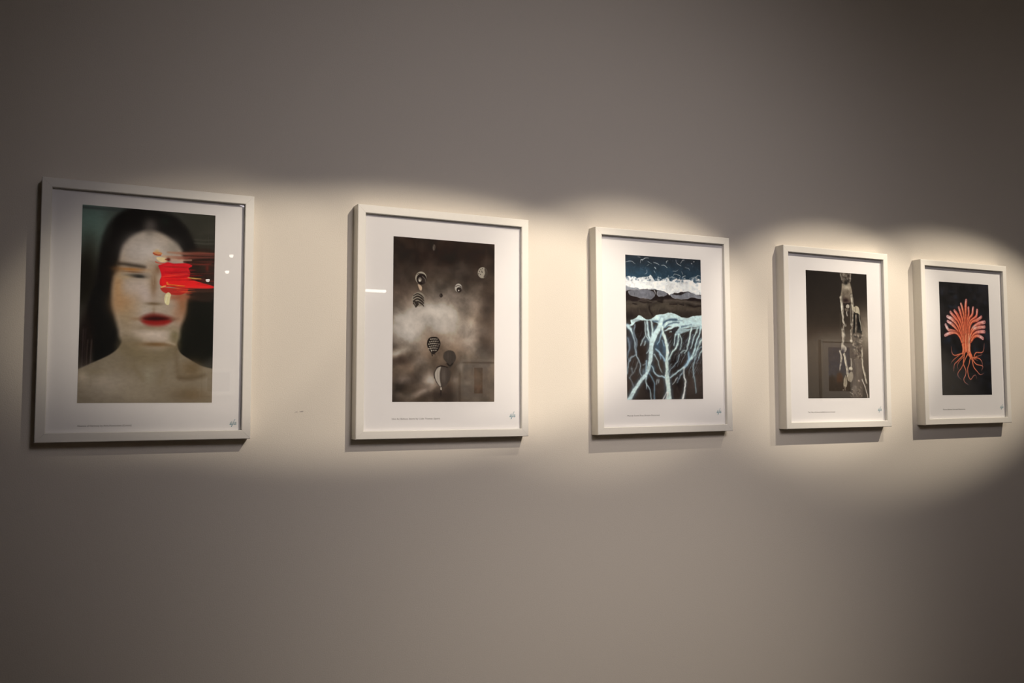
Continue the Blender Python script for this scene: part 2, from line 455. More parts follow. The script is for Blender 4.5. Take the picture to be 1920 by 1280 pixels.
['s',[[.752,.6108],[.8187,.6105],[.8857,.5998]],[.00264,.00731,.00132],[[144,17,17]],.00264,.4151475263480017],
['s',[[.6142,.4542],[.6802,.4512],[.7465,.4439]],[.00263,.00898,.00131],[[255,55,51]],.00263,.43993051400131966],
['s',[[.6201,.5397],[.6972,.5356],[.7748,.5319]],[.00263,.00648,.00131],[[184,7,26]],.00263,.6963407980799798],
['s',[[.6077,.4554],[.7008,.4504],[.7947,.442]],[.00263,.01047,.00131],[[148,17,18]],.00263,.5268576510510836],
['s',[[.6666,.5275],[.7545,.5233],[.8431,.5234]],[.00264,.00754,.00132],[[183,7,26]],.00264,.6792361687610816],
['s',[[.6844,.6232],[.7298,.623],[.7753,.6181]],[.00263,.00978,.00131],[[255,111,68]],.00263,.6882321253508694],
['s',[[.7016,.6168],[.7886,.61],[.8765,.6063]],[.00264,.00742,.00132],[[255,53,49]],.00264,.6047719986607998],
['s',[[.7241,.6481],[.7925,.6481],[.8611,.6424]],[.00264,.00774,.00132],[[255,110,67]],.00264,.6328067598538003],
['s',[[.6568,.6034],[.6863,.6045],[.7158,.5981]],[.00262,.00775,.00131],[[147,17,18]],.00262,.44533035654485825],
['s',[[.7332,.5426],[.8322,.5403],[.932,.5316]],[.00265,.00815,.00132],[[255,109,67]],.00265,.34511048609522854],
['s',[[.5876,.5037],[.6719,.5006],[.7567,.4917]],[.00262,.00667,.00131],[[186,7,27]],.00262,.5369985451146403],
['s',[[.6876,.614],[.7902,.6098],[.8938,.604]],[.00264,.00674,.00132],[[255,53,49]],.00264,.6194342616396323],
['s',[[.6243,.5579],[.7226,.5537],[.8217,.5463]],[.00263,.00568,.00131],[[184,7,26]],.00263,.6716559601418239],
['s',[[.7658,.6572],[.7976,.6577],[.8296,.6587]],[.00264,.00949,.00132],[[255,53,49]],.00264,.4957064667979436],
['s',[[.7198,.5542],[.7672,.5493],[.8148,.5452]],[.00264,.00576,.00132],[[182,7,26]],.00264,.3000494349877826],
['s',[[.6128,.4486],[.6804,.448],[.7483,.4443]],[.00263,.00742,.00131],[[149,18,18]],.00263,.48856394298787154],
['s',[[.749,.5531],[.8537,.5442],[.9596,.5397]],[.00265,.00825,.00133],[[180,7,25]],.00265,.38771598896427717],
['s',[[.7255,.6246],[.7581,.624],[.7907,.6192]],[.00263,.0093,.00132],[[182,7,26]],.00263,.5818509996481837],
['s',[[.5841,.4489],[.6395,.4466],[.695,.4379]],[.00262,.00436,.00131],[[188,7,27]],.00262,.44329612372860533],
['s',[[.6671,.4275],[.6979,.4239],[.7288,.4187]],[.00263,.0068,.00131],[[186,7,27]],.00263,.5461018293857105],
['s',[[.6717,.6556],[.7159,.653],[.7604,.651]],[.00262,.00727,.00131],[[255,54,50]],.00262,.42947328103312604],
['s',[[.6183,.605],[.6566,.5991],[.6952,.5999]],[.00262,.00399,.00131],[[148,17,18]],.00262,.6826990373228989],
['s',[[.675,.5037],[.7609,.5021],[.8472,.4937]],[.00264,.00955,.00132],[[255,53,50]],.00264,.5946402153842063],
['s',[[.6128,.5419],[.7041,.5376],[.7961,.531]],[.00263,.00947,.00131],[[184,7,26]],.00263,.38033693751017816],
['s',[[.7644,.5128],[.8372,.5125],[.9103,.5075]],[.00265,.0073,.00133],[[181,7,26]],.00265,.6859122610653066],
['s',[[.6664,.6136],[.7212,.6113],[.7764,.6076]],[.00263,.00908,.00131],[[146,17,18]],.00263,.6704645147699679],
['s',[[.7452,.6492],[.7839,.6462],[.8228,.6425]],[.00264,.00967,.00132],[[255,110,67]],.00264,.6444110701948452],
['s',[[.6039,.495],[.6379,.4917],[.6721,.4941]],[.00262,.0066,.00131],[[149,18,18]],.00262,.3172516145413451],
['s',[[.6646,.4493],[.71,.4499],[.7556,.4467]],[.00263,.00864,.00132],[[255,54,50]],.00263,.3161679128728718],
['s',[[.6988,.5179],[.7388,.5132],[.7791,.5099]],[.00263,.00404,.00132],[[183,7,26]],.00263,.6420478643216762],
['s',[[.615,.5187],[.7028,.514],[.7912,.507]],[.00263,.00849,.00131],[[255,111,68]],.00263,.556446624536078],
['s',[[.7283,.4742],[.7917,.4681],[.8557,.4647]],[.00264,.00876,.00132],[[255,53,49]],.00264,.5145373892384274],
['s',[[.785,.4287],[.8621,.4216],[.9986,.4135]],[.002,.0059,.00399],[[153,74,64]],.00266,.5153804453180264],
['s',[[.8091,.617],[.8863,.6125],[1.0023,.6061]],[.00199,.00575,.00399],[[153,74,63]],.00266,.5949415083129217],
['s',[[.8224,.5485],[.8996,.5418],[1.001,.5402]],[.002,.00441,.00399],[[101,52,45]],.00266,.5504897555908489],
['s',[[.8055,.3606],[.8829,.3566],[.9974,.349]],[.002,.00553,.004],[[70,38,33]],.00267,.508245763627555],
['s',[[.869,.5738],[.9466,.5731],[1.0016,.5712]],[.002,.00718,.004],[[69,37,32]],.00267,.36241248612862387],
['s',[[.769,.3361],[.8461,.331],[.9968,.3201]],[.002,.00475,.004],[[155,75,64]],.00266,.43903477684607173],
['s',[[.7962,.494],[.8733,.4893],[.9999,.4826]],[.002,.00342,.00399],[[27,12,7]],.00266,.5833976627047717],
['s',[[.8427,.3973],[.9202,.3927],[.9981,.3893]],[.002,.00584,.00401],[[153,74,63]],.00267,.518700240546443],
['s',[[.7925,.3701],[.8698,.3682],[.9976,.3626]],[.002,.00506,.004],[[27,12,7]],.00267,.3691636845501497],
['s',[[.8051,.6357],[.8822,.6319],[1.0027,.6316]],[.00199,.00851,.00399],[[69,38,33]],.00266,.46023051002200116],
['s',[[.7915,.3418],[.8688,.3403],[.997,.3302]],[.002,.00548,.004],[[70,38,33]],.00267,.5236616430883443],
['s',[[.8518,.4486],[.9294,.4444],[.9991,.4394]],[.002,.00486,.004],[[69,37,32]],.00267,.3293881187658776],
['s',[[.7742,.4977],[.8513,.4966],[.9999,.4826]],[.00199,.0061,.00399],[[153,74,64]],.00266,.40277179842741273],
['s',[[.7906,.5487],[.8677,.5476],[1.001,.5416]],[.00199,.00828,.00399],[[27,12,7]],.00266,.49335785681233724],
['s',[[.8666,.4294],[.9443,.4243],[.9988,.4233]],[.002,.00649,.00401],[[101,52,45]],.00267,.4954481540541137],
['s',[[.7636,.3628],[.8406,.3552],[.9974,.3508]],[.002,.007,.00399],[[155,75,64]],.00266,.5813739357193811],
['s',[[.7919,.3729],[.8691,.3685],[.9976,.3629]],[.002,.00533,.004],[[70,38,33]],.00267,.34808307761504775],
['s',[[.8722,.3328],[.9501,.3301],[.997,.3302]],[.00201,.00474,.00401],[[69,38,32]],.00268,.3295405888264253],
['s',[[.864,.6323],[.9415,.6278],[1.0026,.6225]],[.002,.00371,.004],[[69,37,32]],.00266,.5721178309169231],
['s',[[.8125,.5241],[.8898,.5221],[1.0004,.5099]],[.002,.00626,.00399],[[27,12,7]],.00266,.3288272100531093],
['s',[[.844,.3794],[.9215,.3725],[.9977,.368]],[.002,.00817,.00401],[[27,12,7]],.00267,.49184910043407204],
['s',[[.8645,.5858],[.942,.5832],[1.0017,.5751]],[.002,.00462,.004],[[69,37,32]],.00267,.30562744403122943],
['s',[[.8027,.3576],[.8799,.3512],[.9973,.3469]],[.002,.00657,.004],[[27,12,7]],.00267,.46617787175048825],
['s',[[.8723,.5775],[.9499,.5717],[1.0015,.5672]],[.002,.00517,.004],[[152,74,63]],.00267,.31028264388289356],
['s',[[.8502,.3763],[.9278,.371],[.9977,.3657]],[.002,.00678,.00401],[[27,12,7]],.00267,.4206583252017123],
['s',[[.8352,.3473],[.9127,.3396],[.9971,.3356]],[.002,.00455,.00401],[[153,74,64]],.00267,.5875542199787052],
['p',[[.624,.6758],[.6457,.658],[.665,.674],[.6595,.7081],[.6511,.7591],[.6258,.7534],[.6155,.7167]],[243,238,188],.00326,.95,0],
['s',[[.6368,.682],[.6255,.7433]],[.00652],[[255,255,227]],.00261,.8]]
CLOUDS = [['b',.0667,1.1131,.1098,.0553,[54,44,39],.9,.0,1],
['b',.231,1.2705,.1115,.0803,[77,69,63],.8,.0,1],
['b',.9089,1.0186,.1196,.1668,[56,49,46],.8,.0,1],
['b',.0497,1.3461,.0772,.1344,[56,50,45],.8,.0,1],
['b',.4978,1.4171,.175,.0499,[61,52,48],.8,.0,1],
['b',.7014,1.3403,.0962,.101,[75,68,62],.6,.0,1],
['b',.0131,.9178,.0386,.0861,[64,55,51],.8,.0,1],
['b',.9292,.6049,.1203,.2135,[43,35,31],.9,.0,1],
['b',.0795,.4254,.1823,.2178,[60,51,46],.8,.0,1],
['b',.4901,.1348,.4763,.1277,[40,29,25],.8,.0,1],
['b',.7666,.3031,.1815,.0904,[61,52,48],.6,.0,1],
['b',.4232,.2857,.27,.0762,[81,72,66],.6,.0,1],
['b',.662,.2194,.083,.0579,[87,78,71],.5,.0,1],
['b',.4647,.4229,.2031,.0888,[103,95,87],.7,.0,1],
['b',.5741,.5126,.2256,.1019,[150,140,132],.8,.0,1],
['b',.802,.4173,.098,.0645,[91,83,77],.6,.0,1],
['b',.4257,.659,.2893,.1198,[208,201,191],.95,.0,1],
['b',.1149,.7283,.1564,.0744,[208,200,191],.9,.0,1],
['b',.7329,.5816,.118,.0769,[114,105,98],.6,.0,1],
['b',.1292,.8585,.1564,.1424,[214,208,200],.95,.0,1],
['b',.4264,.773,.2218,.0818,[200,193,184],.8,.0,1],
['b',.6992,.8138,.1312,.0829,[171,163,155],.8,.0,1],
['b',.755,.9268,.0901,.1212,[154,145,137],.8,.0,1],
['b',.5626,.9198,.1361,.0569,[153,144,136],.5,.0,1],
['b',.0596,1.0456,.1098,.0307,[189,180,168],.9,-.436,1],
['b',.2626,1.1214,.0989,.0558,[139,129,120],.7,.0,1],
['b',.2418,.9977,.079,.0559,[125,115,106],.5,.0,1],
['b',.3631,1.275,.0798,.0684,[186,176,166],.9,.0,1],
['b',.2846,1.3935,.112,.0284,[148,137,128],.8,-.436,1],
['b',.6594,1.164,.0274,.0442,[162,152,143],.7,.0,1],
['b',.1007,1.2844,.0777,.0368,[119,108,101],.7,.0,1],
['b',.5849,1.2785,.0408,.044,[123,113,106],.7,.0,1],
['b',.7219,1.3022,.0413,.0253,[117,108,100],.6,.0,1],
['b',.1022,1.4375,.1034,.0306,[95,87,79],.7,.0,1],
['b',.8392,1.148,.1396,.0383,[92,84,78],.6,.0,1],
['b',.8944,.8391,.0844,.0579,[79,72,68],.5,.0,1]]
BALLOONS = [['p',[[.4015,.0741],[.4003,.0866],[.3966,.0968],[.3912,.1027],[.3852,.1032],[.3798,.098],[.376,.0883],[.3746,.076],[.3758,.0635],[.3795,.0533],[.3849,.0474],[.3909,.0469],[.3963,.052],[.4001,.0617]],[115,107,99],.00524,.8,0],
['s',[[.3812,.0533],[.3948,.0777],[.3917,.1225]],[.00524],[[35,26,23]],.00327,.7],
['p',[[.3176,.3585],[.3124,.384],[.2974,.405],[.2756,.4174],[.2514,.4188],[.2296,.4088],[.2144,.3896],[.2088,.3649],[.2139,.3395],[.2288,.3185],[.2505,.306],[.2747,.3045],[.2967,.3144],[.312,.3336]],[177,172,158],.00258,1,0],
['p',[[.3164,.3693],[.3118,.3915],[.2986,.4097],[.2795,.4205],[.2582,.4217],[.239,.4131],[.2257,.3964],[.2208,.3749],[.2253,.3528],[.2384,.3345],[.2574,.3237],[.2787,.3224],[.298,.3309],[.3115,.3477]],[28,18,17],.00323,1,0],
['p',[[.3125,.3809],[.3103,.3947],[.3041,.406],[.2951,.4126],[.285,.4131],[.2759,.4076],[.2696,.397],[.2672,.3835],[.2693,.3697],[.2755,.3584],[.2845,.3518],[.2946,.3512],[.3037,.3567],[.3101,.3673]],[60,51,48],.00518,.7,0],
['p',[[.2705,.377],[.2689,.3864],[.2641,.3941],[.2572,.3986],[.2496,.399],[.2426,.3953],[.2378,.3882],[.236,.379],[.2376,.3696],[.2424,.3619],[.2492,.3574],[.2569,.3569],[.2639,.3607],[.2687,.3678]],[134,127,118],.00387,1,0],
['p',[[.2613,.3851],[.2604,.3895],[.2578,.3931],[.2541,.3953],[.25,.3955],[.2463,.3938],[.2437,.3905],[.2427,.3861],[.2436,.3817],[.2461,.3781],[.2498,.3759],[.254,.3757],[.2577,.3774],[.2603,.3808]],[214,211,202],.00258,1,0],
['s',[[.2762,.3452],[.303,.3688],[.3066,.3938]],[.00648],[[134,127,117]],.00259,.8],
['s',[[.2231,.3358],[.2428,.322],[.2761,.3263]],[.00646],[[62,54,50]],.00258,.8],
['p',[[.2337,.4231],[.257,.4268],[.2737,.446],[.2693,.4745],[.2507,.4692]],[212,190,166],.00516,.95,0],
['p',[[.3051,.5544],[.299,.583],[.2815,.6065],[.2561,.6203],[.2279,.6215],[.2024,.6102],[.1847,.5884],[.1782,.5605],[.1842,.5321],[.2015,.5086],[.2268,.4947],[.2551,.4932],[.2807,.5045],[.2986,.5263]],[153,147,134],.00257,1,0],
['b',.278,.5714,.0265,.0439,[111,103,94],.6,.0,1],
['s',[[.1917,.5286],[.2311,.5079],[.271,.5247],[.2911,.5456]],[.00618,.0103,.0103,.00515],[[38,30,27]],.00258,.95],
['s',[[.1919,.5505],[.2313,.5298],[.2712,.5466],[.2913,.5676]],[.00772,.01287,.01287,.00644],[[38,30,27]],.00257,.95],
['s',[[.1921,.5755],[.2315,.5548],[.2714,.5717],[.2915,.5927]],[.00849,.01416,.01416,.00708],[[38,30,27]],.00257,.95],
['s',[[.1924,.6004],[.2317,.5798],[.2716,.5967],[.2917,.6178]],[.00772,.01286,.01286,.00643],[[38,30,27]],.00257,.95],
['p',[[.1889,.5819],[.2119,.5745],[.2451,.598],[.2321,.6186],[.2203,.6316],[.211,.6296]],[44,37,33],.00257,.95,0],
['s',[[.1988,.5877],[.2122,.612]],[.00513],[[181,174,162]],.00192,.8],
['p',[[.6685,.431],[.665,.4484],[.6549,.4627],[.6403,.4712],[.6241,.472],[.6094,.4651],[.5993,.4519],[.5956,.4349],[.5991,.4175],[.6091,.4032],[.6237,.3947],[.6399,.3938],[.6546,.4007],[.6648,.4139]],[187,184,177],.00265,1,0],
['p',[[.6651,.4491],[.6626,.4598],[.6554,.4686],[.6449,.4739],[.6332,.4745],[.6227,.4703],[.6155,.4623],[.6128,.4519],[.6154,.4412],[.6226,.4324],[.633,.4271],[.6447,.4265],[.6552,.4306],[.6625,.4387]],[38,29,25],.00265,1,0],
['s',[[.6044,.4216],[.6319,.4105],[.6595,.425]],[.00597],[[46,37,34]],.00199,.9],
['p',[[.641,.4568],[.6404,.4601],[.6385,.4629],[.6357,.4645],[.6327,.4647],[.6299,.4634],[.628,.4608],[.6273,.4575],[.628,.4541],[.6298,.4514],[.6326,.4497],[.6357,.4496],[.6384,.4509],[.6404,.4535]],[202,197,191],.00199,1,0],
['b',.6596,.4379,.0104,.0256,[81,72,68],.6,.0,1],
['p',[[.9249,.2741],[.92,.297],[.9063,.3159],[.8865,.3271],[.8645,.3284],[.8447,.3195],[.831,.3023],[.8261,.2801],[.8309,.2574],[.8445,.2385],[.8643,.2272],[.8863,.2258],[.9061,.2346],[.9199,.2518]],[154,149,139],.00271,1,0],
['p',[[.9014,.23],[.9227,.2612],[.9242,.2969],[.8988,.3212],[.8875,.3154],[.9015,.282],[.8958,.2486]],[60,52,47],.0061,.95,0],
['p',[[.8619,.2488],[.8598,.2534],[.8556,.2536],[.8534,.2493],[.8555,.2447],[.8598,.2444]],[41,34,30],.00203,.9,0],
['p',[[.8725,.2643],[.8704,.269],[.8662,.2692],[.8641,.2648],[.8662,.2602],[.8704,.26]],[40,34,30],.00203,.9,0],
['p',[[.8795,.2379],[.8774,.2425],[.8732,.2428],[.871,.2384],[.8731,.2338],[.8774,.2335]],[40,34,30],.00203,.9,0],
['p',[[.8409,.289],[.8388,.2936],[.8346,.2938],[.8324,.2895],[.8345,.2849],[.8388,.2846]],[41,34,30],.00202,.9,0],
['p',[[.8585,.2944],[.8564,.299],[.8522,.2993],[.85,.2949],[.8521,.2903],[.8564,.29]],[40,34,30],.00203,.9,0],
['p',[[.8761,.2738],[.874,.2785],[.8697,.2787],[.8676,.2744],[.8697,.2697],[.8739,.2695]],[40,34,30],.00203,.9,0],
['p',[[.8479,.2658],[.8458,.2705],[.8415,.2707],[.8394,.2664],[.8415,.2617],[.8457,.2615]],[41,34,30],.00203,.9,0],
['p',[[.4754,.5112],[.4739,.5192],[.4696,.5258],[.4634,.5297],[.4565,.53],[.4502,.5268],[.4459,.5206],[.4443,.5128],[.4458,.5047],[.45,.4981],[.4562,.4942],[.4632,.4939],[.4694,.4971],[.4738,.5033]],[48,40,37],.00327,1,0],
['s',[[.4516,.5029],[.4572,.5184]],[.00392],[[120,112,105]],.00196,.7],
['p',[[.389,.8936],[.4273,.8987],[.453,.9325],[.4546,.967],[.4381,1.0114],[.4081,1.0403],[.3881,1.0533],[.3647,1.0382],[.3344,.9953],[.3255,.9581],[.3339,.9204],[.357,.8996]],[35,28,25],.00259,1,0],
['p',[[.3571,.9111],[.3691,.9095],[.3698,.9195],[.3578,.9211]],[210,204,189],.00194,.92,1],
['p',[[.3764,.9087],[.3885,.907],[.3892,.9171],[.3772,.9187]],[209,204,189],.00194,.92,1],
['p',[[.3958,.9081],[.4079,.9064],[.4086,.9165],[.3966,.9181]],[208,203,188],.00194,.92,1],
['p',[[.4153,.9094],[.4273,.9077],[.4281,.9178],[.416,.9194]],[156,148,137],.00195,.92,1],
['p',[[.3473,.9358],[.3593,.9342],[.36,.9442],[.348,.9458]],[210,205,189],.00194,.92,1],
['p',[[.3666,.9315],[.3786,.9299],[.3793,.9399],[.3673,.9415]],[209,204,189],.00194,.92,1],
['p',[[.3859,.9291],[.398,.9274],[.3987,.9374],[.3867,.9391]],[209,204,188],.00194,.92,1],
['p',[[.4053,.9285],[.4174,.9269],[.4181,.9369],[.4061,.9385]],[208,203,188],.00194,.92,1],
['p',[[.4248,.9298],[.4369,.9282],[.4376,.9382],[.4255,.9398]],[155,148,137],.00195,.92,1],
['p',[[.3381,.9567],[.3501,.9551],[.3508,.9651],[.3389,.9667]],[211,205,190],.00193,.92,1],
['p',[[.3574,.9524],[.3694,.9508],[.3701,.9608],[.3581,.9624]],[210,205,189],.00194,.92,1],
['p',[[.3767,.95],[.3888,.9484],[.3895,.9584],[.3775,.96]],[209,204,189],.00194,.92,1],
['p',[[.3961,.9494],[.4082,.9478],[.4089,.9578],[.3969,.9594]],[209,203,188],.00194,.92,1],
['p',[[.4155,.9508],[.4276,.9492],[.4283,.9592],[.4163,.9608]],[156,148,137],.00195,.92,1],
['p',[[.435,.954],[.4471,.9524],[.4479,.9624],[.4358,.964]],[155,147,137],.00195,.92,1],
['p',[[.3476,.9771],[.3596,.9755],[.3603,.9855],[.3483,.987]],[210,205,190],.00193,.92,1],
['p',[[.3669,.9728],[.3789,.9712],[.3796,.9812],[.3676,.9828]],[210,204,189],.00194,.92,1],
['p',[[.3862,.9704],[.3983,.9688],[.399,.9788],[.387,.9804]],[209,204,189],.00194,.92,1],
['p',[[.4056,.9698],[.4177,.9682],[.4184,.9783],[.4064,.9798]],[209,203,188],.00194,.92,1],
['p',[[.4251,.9712],[.4371,.9696],[.4379,.9796],[.4258,.9812]],[156,148,137],.00195,.92,1],
['p',[[.3384,.9979],[.3504,.9964],[.3511,1.0063],[.3392,1.0079]],[211,206,190],.00193,.92,1],
['p',[[.3577,.9937],[.3697,.9921],[.3704,1.0021],[.3584,1.0036]],[210,205,190],.00194,.92,1],
['p',[[.377,.9913],[.389,.9897],[.3898,.9997],[.3778,1.0013]],[210,204,189],.00194,.92,1],
['p',[[.3964,.9908],[.4084,.9892],[.4092,.9992],[.3971,1.0007]],[209,204,189],.00194,.92,1],
['p',[[.4158,.9921],[.4279,.9905],[.4286,1.0006],[.4166,1.0021]],[156,148,137],.00194,.92,1],
['p',[[.3672,1.014],[.3792,1.0125],[.3799,1.0225],[.3679,1.024]],[210,205,190],.00194,.92,1],
['p',[[.3865,1.0117],[.3985,1.0101],[.3993,1.0201],[.3873,1.0216]],[210,204,189],.00194,.92,1],
['p',[[.4059,1.0112],[.418,1.0096],[.4187,1.0196],[.4066,1.0212]],[209,204,188],.00194,.92,1],
['s',[[.3714,1.0381],[.3782,1.066]],[.00904],[[41,33,31]],.00194,1],
['s',[[.3981,1.0437],[.4049,1.0591]],[.00388],[[41,33,31]],.00194,1],
['s',[[.361,.9946],[.3693,1.0319]],[.00452],[[215,210,197]],.00194,.8],
['p',[[.5482,1.0123],[.587,1.0233],[.6097,1.0639],[.6078,1.0955],[.5842,1.1338],[.5572,1.1752],[.5402,1.1724],[.5265,1.1349],[.4925,1.0979],[.4842,1.0699],[.4955,1.035],[.519,1.0181]],[66,59,54],.00261,1,0],
['b',.5295,1.0657,.0339,.0378,[90,82,75],.5,.0,1],
['s',[[.5231,1.135],[.5503,1.1533],[.5774,1.1339]],[.01306],[[24,18,14]],.00392,.8],
['s',[[.5157,1.0283],[.5194,1.0785],[.5149,1.1226]],[.00326],[[43,37,34]],.00196,.5],
['s',[[.5428,1.0276],[.5465,1.0779],[.542,1.122]],[.00327],[[42,37,33]],.00196,.5],
['s',[[.57,1.0269],[.5737,1.0773],[.5691,1.1215]],[.00327],[[42,36,33]],.00196,.5],
['p',[[.476,1.1578],[.5233,1.1664],[.556,1.2035],[.5576,1.2475],[.5416,1.2979],[.5108,1.3358],[.4806,1.3517],[.4571,1.3519],[.4537,1.3488],[.4166,1.3055],[.3962,1.2559],[.3946,1.2186],[.4224,1.1744]],[70,62,57],.00324,1,0],
['b',.5312,1.3669,.0405,.0313,[63,54,50],.7,.0,1],
['p',[[.4525,1.1626],[.4291,1.1774],[.404,1.2184],[.4029,1.2558],[.4233,1.3023],[.4537,1.3425],[.4637,1.3362],[.4533,1.2801],[.4529,1.2177],[.4639,1.1649]],[188,182,172],.00582,.95,0],
['b',.49,1.2484,.0269,.0688,[115,106,99],.6,.0,1],
['s',[[.4371,1.171],[.4295,1.2305],[.4353,1.3053]],[.00259],[[109,100,92]],.00194,.6],
['s',[[.4573,1.1707],[.4496,1.2302],[.4554,1.3051]],[.00259],[[109,99,92]],.00194,.6],
['s',[[.4808,1.1703],[.4731,1.2299],[.4789,1.3048]],[.00259],[[108,99,91]],.00195,.6],
['s',[[.5044,1.1699],[.4966,1.2295],[.5025,1.3046]],[.0026],[[108,99,91]],.00195,.6],
['s',[[.4224,1.1713],[.4693,1.1573],[.5301,1.1694]],[.00779],[[25,16,14]],.0026,.95],
['s',[[.3973,1.2185],[.3997,1.2683]],[.00774],[[35,27,24]],.00258,.8],
['s',[[.4638,1.3549],[.4653,1.3736]],[.01035],[[229,224,214]],.00259,.9],
['s',[[.464,1.3799],[.4629,1.4266]],[.00905],[[29,21,20]],.00259,.9]]
